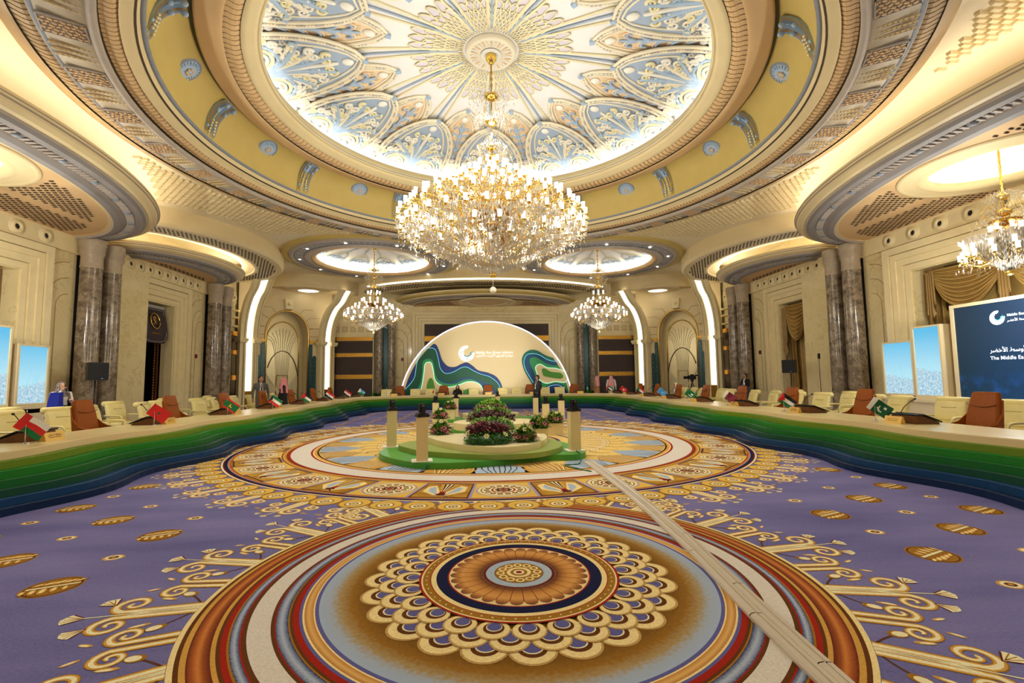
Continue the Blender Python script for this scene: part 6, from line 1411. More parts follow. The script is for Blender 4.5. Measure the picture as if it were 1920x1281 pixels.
for (xx, yy, lb) in ((817, 755, 'behind the stacked planter boxes'), (855, 747, 'beside the seated woman\'s end of the rear table'), (933, 743, 'straight behind the flower bed tip'), (1004, 746, 'in front of the walking man in black'), (1023, 757, 'between the two lily planter boxes'), (1052, 751, 'behind the outer lily planter box')):
    q = atz(xx, yy, .8); zz_ = .12 if ((q[0]-.1)/1.4)**2+((q[1]-14.9)/1.6)**2 < 1 else (.1 if (q[0]/1.9)**2+((q[1]-18.6)/1.2)**2 < 1 else 0.); q = atz(xx, yy, .8+zz_); inst(PDP, 'pedestal', 'slim cream pedestal '+lb, 'pedestal', (q[0], q[1], zz_), .0, 'cream light pedestals'); inst(SPP, 'moving_spotlight', 'black moving-head spotlight on the pedestal '+lb, 'spotlight', (q[0], q[1], zz_+.8), rng.uniform(-.5, .5), 'moving spotlights')
# ------------------------------------------------------------------ cable cover on the carpet
CC = thing('cable_cover', 'pale grey floor cable cover running from the platform towards the viewer', 'cable cover', (1.7, 9.1, 0))
CCM = mat('cable_cover_grey', (206, 192, 170), .4)
def trough(p0, p1, w_):
    p0 = np.array(p0); p1 = np.array(p1); d = (p1-p0)/np.linalg.norm(p1-p0); n = np.array([d[1], -d[0]]); prof = [(-.5, 0), (-.36, .016), (-.06, .02), (-.05, .014), (.05, .014), (.06, .02), (.36, .016), (.5, 0)]
    G = [[(*(p+n*w_*a-np.array([1.7, 9.1])), z+.0205) for a, z in prof] for p in (p0+d*.004, p1-d*.004)]; b = MB(); b.grid(G, 0, False)
    b.add([(*(p-np.array([1.7, 9.1])+n*w_*s_*.5), zz) for p in (p0, p1) for s_ in (-1, 1) for zz in (0, .0205)], [(0, 1, 3, 2), (4, 5, 7, 6), (0, 1, 5, 4), (2, 3, 7, 6)]); return b.build('segment', CCM, CC)
A0, A1 = np.array([1.66, 9.35]), np.array([1.72, 5.4]); 
pl = [(1.665, 9.0), (1.69, 7.9), (1.70, 6.6), (1.67, 5.45), (1.62, 4.3), (1.515, 3.15), (1.46, 2.0), (1.40, .8), (1.34, -.4)]
for a_, b_ in zip(pl[:-1], pl[1:]): trough(a_, b_, .1)
pl = [(1.775, 9.0), (1.80, 8.3), (1.81, 7.1), (1.78, 5.9), (1.735, 4.75), (1.64, 3.6), (1.575, 2.6), (1.51, 1.4), (1.45, .2)]
for a_, b_ in zip(pl[:-1], pl[1:]): trough(a_, b_, .1)
GC = mat('green_cable', (20, 110, 70), .5)
b = MB(); b.tube(smooth_path([(-1.31, 8.72, .12), (-1.31, 8.69, .06), (-1.33, 8.66, .01), (-1.4, 8.6, .01)], 4), .012, 6); b.tube(smooth_path([(-1.28, 8.72, .125), (-1.27, 8.68, .06), (-1.29, 8.65, .01)], 4), .012, 6); b.build('cable', GC, label='green cables taped over the green platform edge by the front pedestal', cat='cable')
b = MB(); b.tube(smooth_path([(1.6, 9.75, .13), (1.6, 9.2, .13), (1.56, 9.0, .04), (1.45, 8.8, .015), (1.2, 8.75, .015), (1.3, 8.45, .015), (1.55, 8.1, .015)], 5), .01, 6); b.build('cable', GC, label='green cable looping from the platform to the grey cable cover', cat='cable')
# ------------------------------------------------------------------ chandeliers
SHADE = mat('lit_glass_shade', (255, 244, 222), .3, emit=L_BULB, ecol=(1., .93, .8))
def crystal_mat():
    m = bpy.data.materials.new('cut_crystal'); m.use_nodes = True; N = m.node_tree.nodes; Lk = m.node_tree.links; N.remove(N['Principled BSDF'])
    g = N.new('ShaderNodeBsdfGlossy'); g.inputs['Roughness'].default_value = .08; g.inputs['Color'].default_value = (1, .97, .93, 1); t = N.new('ShaderNodeBsdfTransparent'); t.inputs['Color'].default_value = (1, .98, .95, 1); d = N.new('ShaderNodeBsdfTranslucent'); d.inputs['Color'].default_value = (1, .95, .86, 1)
    a = N.new('ShaderNodeMixShader'); a.inputs[0].default_value = .45; Lk.new(g.outputs[0], a.inputs[1]); Lk.new(t.outputs[0], a.inputs[2])
    c = N.new('ShaderNodeMixShader'); c.inputs[0].default_value = .6; Lk.new(a.outputs[0], c.inputs[1]); Lk.new(d.outputs[0], c.inputs[2]); Lk.new(c.outputs[0], N['Material Output'].inputs[0]); return m
CRYS = crystal_mat()
sh = MB(); sh.lathe([(.03, 0), (.042, .01), (.044, .13), (.05, .16), (.046, .16), (.04, .12), (.001, .12)], 10); SHM = sh.mesh('glass_shade', SHADE)
cu = MB(); cu.lathe([(.01, -.05), (.02, -.03), (.055, -.012), (.06, 0), (.03, .004), (.001, .004)], 10); 
CUM = cu.mesh('candle_cup', GOLD)
def octs(C, r, h):
    n = len(C); B = np.array([(1, 0, 0), (0, 1, 0), (-1, 0, 0), (0, -1, 0), (0, 0, .6), (0, 0, -1.)]); V = (C[:, None, :]+B[None]*np.stack([r, r, h], -1)[:, None, :]).reshape(-1, 3)
    F0 = [(0, 1, 4), (1, 2, 4), (2, 3, 4), (3, 0, 4), (1, 0, 5), (2, 1, 5), (3, 2, 5), (0, 3, 5)]; b = MB(); b.add(V, [tuple(q+6*i for q in f) for i in range(n) for f in F0]); return b
def arm_path(r, z, r0, z0): return smooth_path([(r0, 0, z0), (r0+(r-r0)*.45, 0, min(z, z0)-.12-.06*r), (r0+(r-r0)*.82, 0, min(z, z0)-.1), (r*1.02, 0, z-.12), (r, 0, z-.04)], 4)
def chandelier(name, label, loc, tiers, zt, zb_, bottom, R0, seed, ball=True, dens=1., ss=1.):
    """tiers: (radius, height of cup, count, hub height). z measured in world; loc on the floor axis"""
    rg = np.random.default_rng(seed); root = thing(name, label, 'chandelier', (loc[0], loc[1], zt))
    def B(b, nm, m, **kw): 
        o = b.build(nm, m, root, **kw); o.location = (0, 0, -zt); return o
    st = MB(); st.rod((0, 0, zb_), (0, 0, zt-.02), .02*ss, 8); st.lathe([(.001, zt-.3*ss), (.08*ss, zt-.26*ss), (.1*ss, zt-.2*ss), (.15*ss, zt-.15*ss), (.15*ss, zt-.02), (.001, zt)], 20)
    for z, r in bottom: st.lathe([(.02, z-.12*ss), (r*.6, z-.1*ss), (r, z-.04*ss), (r*1.02, z), (r*.7, z+.03*ss), (.03, z+.1*ss)], 20)
    B(st, 'stem', GOLD)
    ch = MB(); k = 0
    for z in np.arange(bottom[0][0]+.3*ss, zt-.5*ss, .09*ss):
        k += 1; ch.tube([(.035*ss*math.cos(a) if k % 2 else 0, 0 if k % 2 else .035*ss*math.cos(a), z+.06*ss*math.sin(a)) for a in np.linspace(0, 2*PI, 9)], .009*ss, 4, caps=False)
    B(ch, 'chain', GOLD)
    C = []; H = []; Rr = []
    for (r, z, n, z0) in tiers:
        am = MB(); am.tube(arm_path(r, z, R0, z0), .012*ss, 5); am.tube([(r*.86, 0, z-.16*ss), (r*.9, 0, z-.02*ss), (r*.95, 0, z-.05*ss), (r*.93, 0, z-.1*ss)], .008*ss, 4); me = am.mesh('arm', GOLD)
        off = rg.uniform(0, 1)
        for i in range(n):
            a = 2*PI*(i+off)/n; o = place(me, 'arm', root, (0, 0, -zt), a)
            place(CUM, 'candle_cup', o, (r, 0, z), scale=ss); place(SHM, 'glass_shade', o, (r, 0, z+.005), scale=ss)
            for q in range(int(9*dens)):   # pendants round the cup and along the arm
                aa = rg.uniform(0, 2*PI); f = rg.uniform(.45, 1.04); rr = r*f if q > 4 else r+.055*ss*math.cos(aa); zz = z-.1*ss-rg.uniform(0, .16)*ss-(1-f)*.25*ss
                C.append((rr*math.cos(a)+.05*ss*math.sin(aa), rr*math.sin(a)+.05*ss*math.cos(aa), zz)); Rr.append(rg.uniform(.009, .017)*ss); H.append(rg.uniform(.03, .07)*ss)
    zmax = max(t[1] for t in tiers); rmax = max(t[0] for t in tiers); zl = min(t[1] for t in tiers)
    n = int(5600*dens)
    for q in range(n):      # lower cone of pendants
        t_ = rg.uniform(0, 1)**.62; z = zb_+.15*ss+(zl+.35*ss-zb_)*t_; r = rmax*(.04+.96*t_**.85)*rg.uniform(.88, 1.02); a = rg.uniform(0, 2*PI); C.append((r*math.cos(a), r*math.sin(a), z)); Rr.append(rg.uniform(.012, .024)*ss); H.append(rg.uniform(.05, .11)*ss)
    for q in range(int(900*dens)):   # upper bowl and sprays
        z, r = bottom[rg.integers(0, len(bottom))]; a = rg.uniform(0, 2*PI); rr = r*rg.uniform(1., 3.2); C.append((rr*math.cos(a), rr*math.sin(a), z+.12*ss-.1*(rr/r-1)**2*ss*.3-rg.uniform(0, .22)*ss)); Rr.append(rg.uniform(.008, .014)*ss); H.append(rg.uniform(.02, .06)*ss)
    B(octs(np.array(C), np.array(Rr), np.array(H)), 'crystal_pendants', CRYS, kind='stuff')
    sp = MB()
    for z, r in bottom[1:] if len(bottom) > 1 else bottom:
        for i in range(12): a = 2*PI*i/12; sp.tube([(r*.7*math.cos(a), r*.7*math.sin(a), z), (r*1.9*math.cos(a), r*1.9*math.sin(a), z+.22*ss), (r*2.6*math.cos(a), r*2.6*math.sin(a), z+.02*ss)], .006*ss, 4)
    # curved gold stems of the lower basket
    for i in range(26):
        a = 2*PI*i/26; r1 = rmax*.8; P = smooth_path([(.1*ss, zb_+.3*ss), (r1*.25, zb_+.42*ss), (r1*.6, zl-.1*ss), (r1*.85, zl+.25*ss)], 4); sp.tube([(p[0]*math.cos(a), p[0]*math.sin(a), p[1]) for p in P], .011*ss, 4)
    B(sp, 'basket_stems', GOLD, kind='stuff')
    for z, r in ((zl+.25*ss, rmax*.32), (zl+.55*ss, rmax*.22), (zl+.9*ss, rmax*.36)): bo = MB(); bo.lathe([(.02, z-.14*ss), (r*.5, z-.12*ss), (r*.9, z-.04*ss), (r, z), (r*.9, z+.02*ss), (.03, z)], 24); B(bo, 'gold_bowl', GOLD_D)
    fn = MB(); fn.lathe([(.001, zb_-.02), (.06*ss, zb_), (.1*ss, zb_+.06*ss), (.04*ss, zb_+.14*ss), (.02, zb_+.2*ss)], 16); B(fn, 'finial', GOLD)
    if ball: g = MB(); g.ellip((0, 0, zb_-.34), (.09, .09, .09), 16, 10); g.rod((0, 0, zb_-.26), (0, 0, zb_), .006, 5); B(g, 'crystal_ball', mat('frosted_glass_ball', (240, 232, 214), .15))
    return root
big = [(.35, 7.35, 8, 7.25), (.7, 7.1, 12, 7.0), (1.05, 6.85, 18, 6.8), (1.45, 6.6, 24, 6.5), (1.85, 6.35, 30, 6.3), (2.2, 6.1, 34, 6.1), (2.47, 5.82, 38, 5.9), (2.4, 5.5, 32, 5.6), (2.0, 5.25, 22, 5.3), (1.5, 5.1, 14, 5.0), (.95, 5.05, 9, 4.95), (.7, 5.6, 8, 5.4)]
chandelier('grand_chandelier', 'huge tiered gold and crystal chandelier hanging from the painted dome', DC, big, 10.55, 4.3, [(9.35, .2), (8.62, .17), (7.9, .13), (7.6, .22)], .12, 1)
sm = [(.3, 6.15, 6, 6.0), (.6, 5.75, 10, 5.7), (.95, 5.45, 14, 5.4), (1.3, 5.2, 18, 5.2), (1.48, 4.95, 20, 5.0), (1.1, 4.75, 12, 4.8)]
SF = [(-6.0, -.26), (6.0, -.26)]     # unseen mirrored pair, added to light the near end of the hall
for c, lb, dn in ((SD[0], 'smaller crystal chandelier before the dark gold-banded wall on the suited man\'s side', .8), (SD[1], 'smaller crystal chandelier before the dark wall above the men in red headscarves', .8), (SF[0], 'added unseen crystal chandelier at the near end, doorway side', .2), (SF[1], 'added unseen crystal chandelier at the near end, big-screen side', .2)):
    chandelier('crystal_chandelier', lb, c, sm, 8.75 if c in SD else 7.98, 4.1, [(7.45, .13), (7.05, .17), (6.6, .22)], .1, 2, False, dn, .95)
ts = [(.26, 5.05, 6, 4.9), (.5, 4.8, 10, 4.75), (.75, 4.6, 12, 4.6), (.85, 4.42, 14, 4.5)]
chandelier('crystal_chandelier', 'crystal chandelier hanging from the oval canopy above the big blue screen', (12.35, 10.4), ts, 7.45, 3.95, [(5.9, .12), (5.5, .16), (5.25, .2)], .1, 3, False, .8, .95)
chandelier('crystal_chandelier', 'added unseen crystal chandelier under the oval canopy on the doorway side', (-12.35, 10.4), ts, 7.45, 3.95, [(5.9, .12), (5.5, .16), (5.25, .2)], .1, 3, False, .3, .95)  # unseen copy of the big-screen side one, added for its light
def lamp(loc, e, r=.5, col=WARM):
    l = bpy.data.lights.new('chandelier_lamp', 'POINT'); l.energy = e; l.shadow_soft_size = r; l.color = col; o = bpy.data.objects.new('chandelier_lamp', l); COL.objects.link(o); o.location = loc
for i in range(6): a = 2*PI*(i+.5)/6; lamp((DC[0]+2.7*math.cos(a), DC[1]+2.7*math.sin(a), 5.5), L_CHAND/6, .2)
lamp((DC[0], DC[1], 8.3), L_CHAND*.2, .15)  # extra lamp on the rod above the bulbs, added to brighten the dome
for i in range(3): a = 2*PI*i/3; lamp((DC[0]+.9*math.cos(a), DC[1]+.9*math.sin(a), 4.85), L_CHAND*.05, .05)
for c in SD: lamp((c[0], c[1]-.45, 4.5), L_CHAND*.025, .04); lamp((c[0], c[1], 3.95), L_CHAND*.1, .1); lamp((c[0], c[1]-1.7, 5.0), L_CHAND*.08, .1)
for c in SF: lamp((c[0], c[1], 3.9), L_CHAND*.19, .15); lamp((c[0], c[1]+1.7, 5.0), L_CHAND*.1, .15)  # lamps of the added unseen pair, lighting the near floor
for sd in (1, -1): lamp((sd*12.35, 10.4, 3.7), L_CHAND*.26, .1); lamp((sd*11.2, 10.4, 4.6), L_CHAND*.3, .1)  # doorway-side lamps go with the added unseen chandelier
# ------------------------------------------------------------------ people
def capsule(b, p, q, r0, r1, mi=0, n=10):
    p, q = np.array(p, float), np.array(q, float); b.ellip(p, (r0,)*3, n, 6, mi); b.ellip(q, (r1,)*3, n, 6, mi); b.tube([p, q], [r0, r1], n, mi)
def body_mesh(prims, mats, vox=.014):
    b = MB()
    for p in prims:
        if p[0] == 'c': capsule(b, *p[1:5])
        else: b.ellip(p[1], p[2], 14, 10, 0, p[4] if len(p) > 4 else None)
    me = b.mesh('body', mats[0]); o = bpy.data.objects.new('tmp', me); COL.objects.link(o)
    m = o.modifiers.new('r', 'REMESH'); m.mode = 'VOXEL'; m.voxel_size = vox; m.use_smooth_shade = True
    sm_ = o.modifiers.new('s', 'SMOOTH'); sm_.factor = .5; sm_.iterations = 3
    dg = bpy.context.evaluated_depsgraph_get(); out = bpy.data.meshes.new_from_object(o.evaluated_get(dg)); bpy.data.objects.remove(o); bpy.data.meshes.remove(me)
    out.materials.clear()
    for mm in mats: out.materials.append(mm)
    n = len(out.polygons); C = np.zeros(n*3); out.polygons.foreach_get('center', C); C = C.reshape(-1, 3); best = np.full(n, 1e9); idx = np.zeros(n, int)
    for p in prims:
        if p[0] == 'c':
            a, q = np.array(p[1], float), np.array(p[2], float); d = q-a; t = np.clip(((C-a)@d)/(d@d+1e-9), 0, 1); dist = np.linalg.norm(C-(a+t[:, None]*d), axis=1)-(p[3]+(p[4]-p[3])*t); mi = p[5]
        else:
            r = np.array(p[2]); k = np.linalg.norm((C-np.array(p[1]))/r, axis=1); dist = (k-1)*r.min(); mi = p[3]
        u = dist < best; best[u] = dist[u]; idx[u] = mi
    out.polygons.foreach_set('material_index', idx.tolist()); out.polygons.foreach_set('use_smooth', [True]*n); return out
def hand(P, w, d, side, mi):
    """palm at wrist w along direction d, five fingers slightly curled"""
    w = np.array(w); d = np.array(d)/np.linalg.norm(d); s = np.cross(d, [0, 0, 1.]); s = s/np.linalg.norm(s) if np.linalg.norm(s) > .1 else np.array([0, 1., 0]); u = np.cross(s, d)
    P.append(('c', w, w+d*.07, .03, .032, mi))
    for k, (o, L) in enumerate(((-.028, .06), (-.01, .075), (.01, .07), (.028, .055))):
        a = w+d*.08+s*o; m_ = a+d*L*.55-u*.012; P.append(('c', a, m_, .011, .0105, mi)); P.append(('c', m_, m_+d*L*.4-u*.025, .0105, .009, mi))
    t0 = w+d*.03+s*.03*side; P.append(('c', t0, t0+s*.03*side+d*.035, .013, .011, mi))
def person(label, loc, rz, skin, top, bottom, shoe, hgt=1.75, arms=None, robe=None, sit=False, extra=None, inner=None, loc_kids=()):
    """mats: 0 skin 1 top 2 bottom 3 shoes 4 inner"""
    mats = [skin, top, bottom, shoe, inner or top]; P = []; s = hgt/1.75; dz = -.42 if sit else 0.
    Z = lambda z: z+dz
    P += [('e', (0, 0, Z(1.0)), (.125, .17, .15), 2 if not robe else 1), ('e', (0, 0, Z(1.15)), (.115, .155, .17), 1), ('e', (.0, 0, Z(1.32)), (.125, .185, .17), 1), ('c', (0, -.15, Z(1.42)), (0, .15, Z(1.42)), .07, .07, 1)]
    if inner: P += [('e', (.07, 0, Z(1.28)), (.068, .065, .2), 4)]
    P += [('c', (-.005, 0, Z(1.44)), (.01, 0, Z(1.54)), .056, .052, 0), ('e', (.015, 0, Z(1.645)), (.098, .077, .112), 0), ('e', (.04, 0, Z(1.59)), (.065, .055, .055), 0), ('e', (.113, 0, Z(1.63)), (.02, .014, .024), 0), ('e', (.1, 0, Z(1.583)), (.012, .026, .01), 0)]
    for sg in (-1, 1):
        P.append(('e', (.0, sg*.078, Z(1.635)), (.022, .012, .032), 0))
        if not sit:
            P += [('c', (0, sg*.09, .95), (.015, sg*.1, .52), .09, .062, 2), ('c', (.015, sg*.1, .52), (-.01, sg*.105, .1), .062, .045, 2), ('c', (-.03, sg*.105, .05), (.14, sg*.12, .035), .045, .035, 3)]
        else:
            P += [('c', (0, sg*.09, .56), (.42, sg*.12, .54), .095, .07, 2), ('c', (.42, sg*.12, .52), (.44, sg*.12, .1), .065, .045, 2), ('c', (.42, sg*.12, .05), (.58, sg*.13, .035), .045, .035, 3)]
        e, w_ = (arms or {}).get(sg, ((-.02, sg*.27, 1.14), (.06, sg*.27, .9)))
        e = (e[0], e[1], Z(e[2])); w_ = (w_[0], w_[1], Z(w_[2])); sh_ = (0, sg*.2, Z(1.42)); P += [('c', sh_, e, .06, .047, 1), ('c', e, w_, .046, .035, 1)]
        hand(P, np.array(w_), np.array(w_)-np.array(e), -sg, 0)
    if robe and not sit: P += [('c', (0, 0, 1.1), (.0, 0, .25), .17, .22, 1)]
    if extra: P += [tuple([q[0]] + [tuple(np.array(v)+[0, 0, dz]) if isinstance(v, tuple) and len(v) == 3 and i == 0 else v for i, v in enumerate(q[1:])]) for q in extra]
    me = body_mesh(P, mats); R = thing('person', label, 'person', loc, rz); R.scale = (s,)*3; place(me, 'body', R)
    ey = MB()
    for sg in (-1, 1): ey.ellip((.1, sg*.032, Z(1.655)), (.012, .014, .009), 8, 6, 0); ey.box((.104, sg*.034, Z(1.68)), (.01, .03, .006), 0)
    ey.build('eyes', mat('eye_dark', (30, 22, 18), .4), R); return R, Z
SK = mat('skin_warm', (186, 128, 92), .55); SK2 = mat('skin_deep', (112, 74, 52), .55); SK3 = mat('skin_fair', (214, 164, 132), .55)
BLK = mat('black_cloth', (20, 20, 22), .8); GRY = mat('grey_suit', (92, 86, 82), .8); WHT = mat('white_cloth', (236, 230, 220), .7); BLU = mat('royal_blue_cloth', (22, 40, 150), .7); PNK = mat('pink_scarf', (214, 130, 136), .7); JEAN = mat('denim', (50, 62, 92), .8); HAIR = mat('dark_hair', (24, 18, 16), .6); BRN = mat('bisht_brown', (176, 122, 72), .7); PLUM = mat('plum_print', (110, 62, 74), .7, var=.4, vscale=40)
def checks(name, a, b_):
    m = bpy.data.materials.new(name); m.use_nodes = True; N = m.node_tree.nodes; Lk = m.node_tree.links; tc = N.new('ShaderNodeTexCoord'); ck = N.new('ShaderNodeTexChecker'); ck.inputs['Scale'].default_value = 36; ck.inputs[1].default_value = (*lin(a), 1); ck.inputs[2].default_value = (*lin(b_), 1); Lk.new(tc.outputs['Object'], ck.inputs[0]); Lk.new(ck.outputs[0], N['Principled BSDF'].inputs['Base Color']); N['Principled BSDF'].inputs['Roughness'].default_value = .8; return m
GHU = checks('red_white_check', (196, 52, 60), (236, 206, 202)); FLOR = mat('floral_scarf', (26, 32, 60), .7, rgb2=(176, 160, 156), vscale=22)
def hair(R, Z, m=HAIR): b = MB(); b.ellip((-.008, 0, Z(1.672)), (.102, .086, .1), 16, 10); b.ellip((-.04, 0, Z(1.62)), (.075, .083, .1), 14, 8); b.build('hair', m, R)
def shawl(R, Z, m, long_=.35, nm='headscarf'):
    b = MB(); b.ellip((-.012, 0, Z(1.66)), (.108, .095, .12), 18, 12)
    G = [[(x*1.0+cx, y, Z(z)) for x, y in [(rx*math.cos(a), ry*math.sin(a)) for a in np.linspace(.75, 2*PI-.75, 22)]] for z, rx, ry, cx in ((1.7, .112, .1, -.01), (1.6, .118, .108, -.01), (1.52, .13, .13, -.005), (1.45, .16, .2, .0), (1.45-long_*.5, .165, .23, -.01), (1.45-long_, .17, .235, -.015))]
    b.grid(G); b.build(nm, m, R)
def collar(R, Z, m): 
    G = [[(rx*math.cos(a)+.01, ry*math.sin(a), Z(z)) for a in np.linspace(0, 2*PI, 25)] for z, rx, ry in ((1.565, .085, .08), (1.5, .09, .095), (1.44, .13, .15), (1.34, .15, .16))]; b = MB(); b.grid(G); b.build('scarf_collar', m, R)
def phones(R, Z):
    b = MB(); b.tube([(-.005, .1*math.cos(a), Z(1.645)+.125*math.sin(a)) for a in np.linspace(0, PI, 13)], .012, 6)
    for sg in (-1, 1): b.ellip((.0, sg*.095, Z(1.635)), (.042, .022, .05), 10, 8)
    b.build('headphones', BLACK, R)
A = lambda px_, py_, Y: aty(px_, py_, Y)
f = lambda p, h=0.: (float(p[0]), float(p[1]), h)
p = atx(113, 760, -12.0); R, Z = person('woman in patterned headscarf and white top holding a royal blue jacket', f(p), -.5, SK3, WHT, BLK, BLK, 1.66, {1: ((.02, .26, 1.16), (.2, .16, 1.22)), -1: ((.05, -.25, 1.18), (.16, -.06, 1.5))}); shawl(R, Z, FLOR, .3); collar(R, Z, FLOR)
b = MB(); b.grid([[(cx_+(.13+.015*i)*math.cos(a)*(1+.12*math.sin(5*a+i)), -.17+(.15+.012*i)*math.sin(a)*(1+.1*math.sin(4*a)), 1.46-.74*i/6) for a in np.linspace(0, 2*PI, 21)] for i, cx_ in enumerate((.2, .17, .15, .14, .13, .12, .12))]); b.build('held_jacket', BLU, R)
p = A(489, 720, 19.6); R, Z = person('man in grey suit and dark tie standing behind the tan chairs by the niche', f(p), -.9, SK, GRY, GRY, BLK, 1.84, inner=WHT); hair(R, Z); b = MB(); b.add([(.138, -.012, Z(1.46)), (.138, .012, Z(1.46)), (.146, .03, Z(1.15)), (.146, 0, Z(1.1)), (.146, -.03, Z(1.15))], [(0, 1, 2, 3, 4)]); b.add([(.13, -.012, Z(1.46)), (.13, .012, Z(1.46)), (.13, .03, Z(1.15)), (.13, 0, Z(1.1)), (.13, -.03, Z(1.15))], [(0, 1, 2, 3, 4)]); b.build('tie', BLK, R)
p = A(531, 720, 19.2); R, Z = person('woman in pink headscarf and black coat beside the man in grey', f(p), PI+.55, SK3, BLK, BLK, BLK, 1.74, inner=PLUM, robe=True); shawl(R, Z, PNK, .28); collar(R, Z, PNK)
p = A(858, 738, 27.9); R, Z = person('seated woman in a black headscarf at the rear table', f(p), -PI/2, SK3, BLK, BLK, BLK, 1.66, {1: ((.12, .27, 1.16), (.34, .16, 1.2)), -1: ((.12, -.27, 1.16), (.34, -.14, 1.2))}, sit=True); shawl(R, Z, BLK, .3); collar(R, Z, BLK)
inst(AC, 'conference_armchair', 'cream armchair under the seated woman in black', 'chair', (float(p[0]), 28.15, 0), -PI/2)
p = A(1008, 740, 22.9); R, Z = person('man in black with headset walking inside the U-shaped table', f(p), -PI/2-.9, SK2, BLK, BLK, BLK, 1.77, {1: ((.05, .28, 1.16), (.16, .2, .95)), -1: ((-.08, -.28, 1.15), (-.02, -.28, .9))}); hair(R, Z); phones(R, Z); b = MB(); b.tube([(.06, -.05, Z(1.5)), (.14, -.02, Z(1.3)), (.15, 0, Z(1.15)), (.14, .03, Z(1.3)), (.06, .06, Z(1.5))], .005, 5); b.box((.155, 0, Z(1.14)), (.01, .045, .06)); b.build('lanyard', WHT, R)
p = A(1119, 720, 29.6); R, Z = person('man in brown cloak and red checked headscarf facing the stage', f(p), PI/2+.9, SK, BRN, BRN, BLK, 1.74, robe=True); shawl(R, Z, GHU, .36)
b = MB(); b.tube([(-.01+.1*math.cos(a), .09*math.sin(a), Z(1.745)) for a in np.linspace(0, 2*PI, 17)], .012, 6); b.build('head_cord', BLK, R)
p = A(1146, 720, 29.4); R, Z = person('man in white robe and red checked headscarf facing the stage', f(p), PI/2-.3, SK, WHT, WHT, BLK, 1.78, robe=True); shawl(R, Z, GHU, .4)
b = MB(); b.tube([(-.01+.1*math.cos(a), .09*math.sin(a), Z(1.745)) for a in np.linspace(0, 2*PI, 17)], .012, 6); b.build('head_cord', BLK, R)
p = A(1268, 738, 23.6); R, Z = person('seated man in white headscarf among the cream chairs by the tripod camera', f(p), PI, SK, WHT, WHT, BLK, 1.72, sit=True); shawl(R, Z, checks('pale_check', (226, 206, 170), (240, 230, 208)), .3)
inst(AC, 'conference_armchair', 'cream armchair under the seated man in white', 'chair', (float(p[0])+.12, float(p[1]), 0), PI)
p = A(1407, 735, 23.6); p[0] = min(p[0], 13.2); R, Z = person('man in black jacket and headphones holding a cable by the wall', f(p), PI+.3, SK, BLK, JEAN, WHT, 1.73, {1: ((.06, .27, 1.16), (.22, .1, 1.1)), -1: ((.06, -.27, 1.16), (.2, -.12, 1.05))}, inner=WHT); hair(R, Z); phones(R, Z)
b = MB(); b.tube(smooth_path([(.24, -.1, 1.05), (.3, -.5, .95), (.3, -1.0, .8)], 4), .008, 5); b.build('held_cable', BLACK, R)
# ------------------------------------------------------------------ equipment round the room
def speaker_on_stand(loc, rz, label):
    R = thing('loudspeaker_stand', 'black tripod stand under the '+label.split(' in ')[0]+' by the '+label.split(' the ')[-1], 'stand', loc, rz); b = MB(); b.rod((0, 0, .25), (0, 0, 1.715), .022, 8); b.build('pole', BLACK, R)
    for i in range(3): a = 2*PI*i/3+.5; b = MB(); b.tube([(0, 0, .75), (.5*math.cos(a), .5*math.sin(a), .02)], .016, 6); b.tube([(0, 0, .35), (.27*math.cos(a), .27*math.sin(a), .36)], .01, 5); b.build('leg', BLACK, R)
    T_ = thing('loudspeaker', label, 'loudspeaker', (loc[0], loc[1], 1.72), rz); b = MB(); V = [(-.16, -.2), (.18, -.28), (.18, .28), (-.16, .2)]; b.prism(V, 0, .58); b.build('cabinet', BLACK, T_)
    b = MB(); b.b2((.18, -.26, .03), (.19, .26, .55)); b.build('grille', mat('speaker_grille', (28, 28, 30), .7), T_); b = MB(); b.box((.192, .1, .06), (.004, .04, .02)); b.build('badge', CHROME, T_)
p = atx(178, 720, -12.9); speaker_on_stand((p[0], p[1], 0), -.5, 'black loudspeaker in front of the column pair by the banner doorway')
p = atx(1484, 720, 13.3); speaker_on_stand((p[0], p[1], 0), PI+.5, 'black loudspeaker in front of the narrow curtained window')
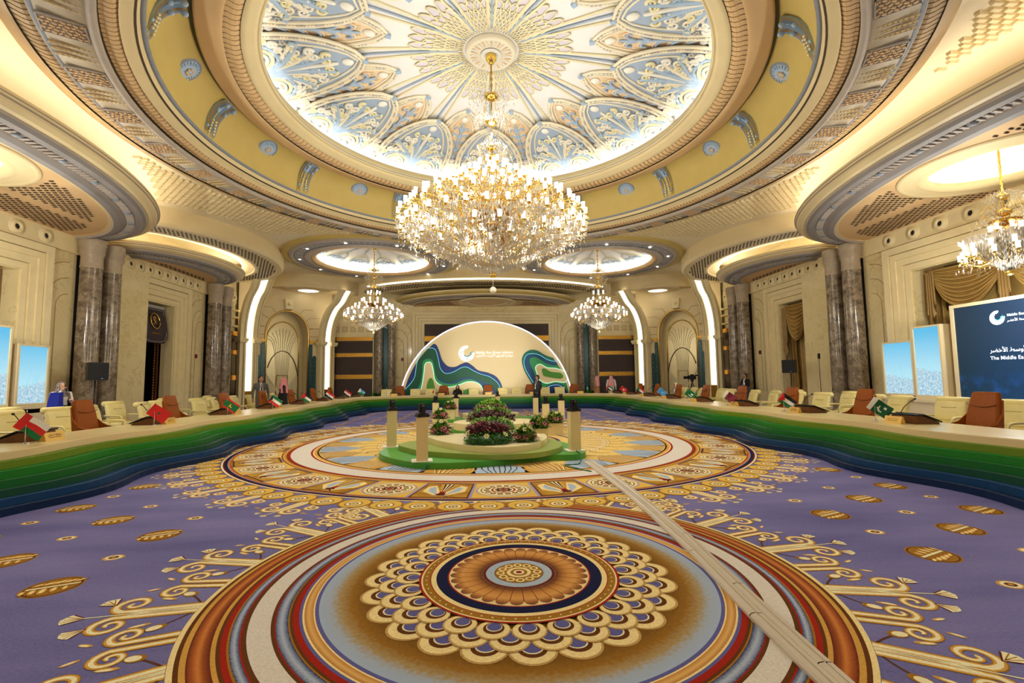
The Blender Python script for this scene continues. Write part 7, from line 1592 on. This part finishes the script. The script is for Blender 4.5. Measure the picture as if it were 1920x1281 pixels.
p = atx(1539, 720, 13.5); R = thing('microphone_stand', 'thin black pole stand with small head beside the marble columns', 'stand', (p[0], p[1], 0)); b = MB(); b.rod((0, 0, .05), (0, .02, 2.3), .012, 6); b.build('pole', BLACK, R); b = MB(); b.b2((-.03, -.03, 2.28), (.03, .05, 2.5)); b.build('head', BLACK, R); b = MB(); b.lathe([(.2, 0), (.2, .02), (.02, .05)], 16); b.build('foot', BLACK, R)
p = aty(1298, 720, 25.6); R = thing('television_camera', 'black television camera on a tripod before the far niche', 'camera', (p[0], p[1], 0), PI)
for i in range(3): a = 2*PI*i/3+.3; b = MB(); b.tube([(0, 0, 1.35), (.42*math.cos(a), .42*math.sin(a), .02)], .022, 6); b.build('tripod_leg', BLACK, R)
b = MB(); b.lathe([(.001, 1.33), (.08, 1.34), (.09, 1.4), (.05, 1.45)], 12); b.b2((-.08, -.05, 1.42), (.08, .05, 1.46)); b.build('fluid_head', BLACK, R)
b = MB(); b.b2((-.2, -.08, 1.46), (.22, .08, 1.68)); b.b2((-.1, -.03, 1.68), (.1, .03, 1.74)); b.build('camera_body', BLACK, R); b = MB(); b.tube([(.22, 0, 1.57), (.3, 0, 1.57), (.31, 0, 1.57), (.46, 0, 1.57)], [.06, .06, .08, .085], 12); b.build('lens', DARKM, R); b = MB(); b.box((-.2, .13, 1.68), (.12, .08, .08)); b.build('viewfinder', BLACK, R)
# potted palms by the rear columns
pot = MB(); pot.lathe([(.001, 0), (.16, 0), (.21, .35), (.23, .36), (.2, .36), (.001, .33)], 20)
def palm():
    n = 90; a = rng.uniform(0, 2*PI, n); return leaves(np.c_[.05*np.cos(a), .05*np.sin(a), np.full(n, .34)], np.c_[np.cos(a)*rng.uniform(.2, 1, n), np.sin(a)*rng.uniform(.2, 1, n), np.full(n, 1.)], rng.uniform(.4, .8, n), rng.uniform(.02, .035, n), rng.choice([0, 1], n), .5)
PP = [('pot', pot.mesh('pot', mat('brass_pot', (150, 110, 50), .4, .6))), ('fronds', palm().mesh('fronds', LEAF))]
inst(PP, 'potted_palm', 'small potted palm beside the rear columns at the blue hill end', 'plant', (-6.9, 30.3, 0), 0, 'potted palms'); inst(PP, 'potted_palm', 'small potted palm beside the rear columns behind the men in headscarves', 'plant', (6.55, 30.3, 0), 1, 'potted palms')
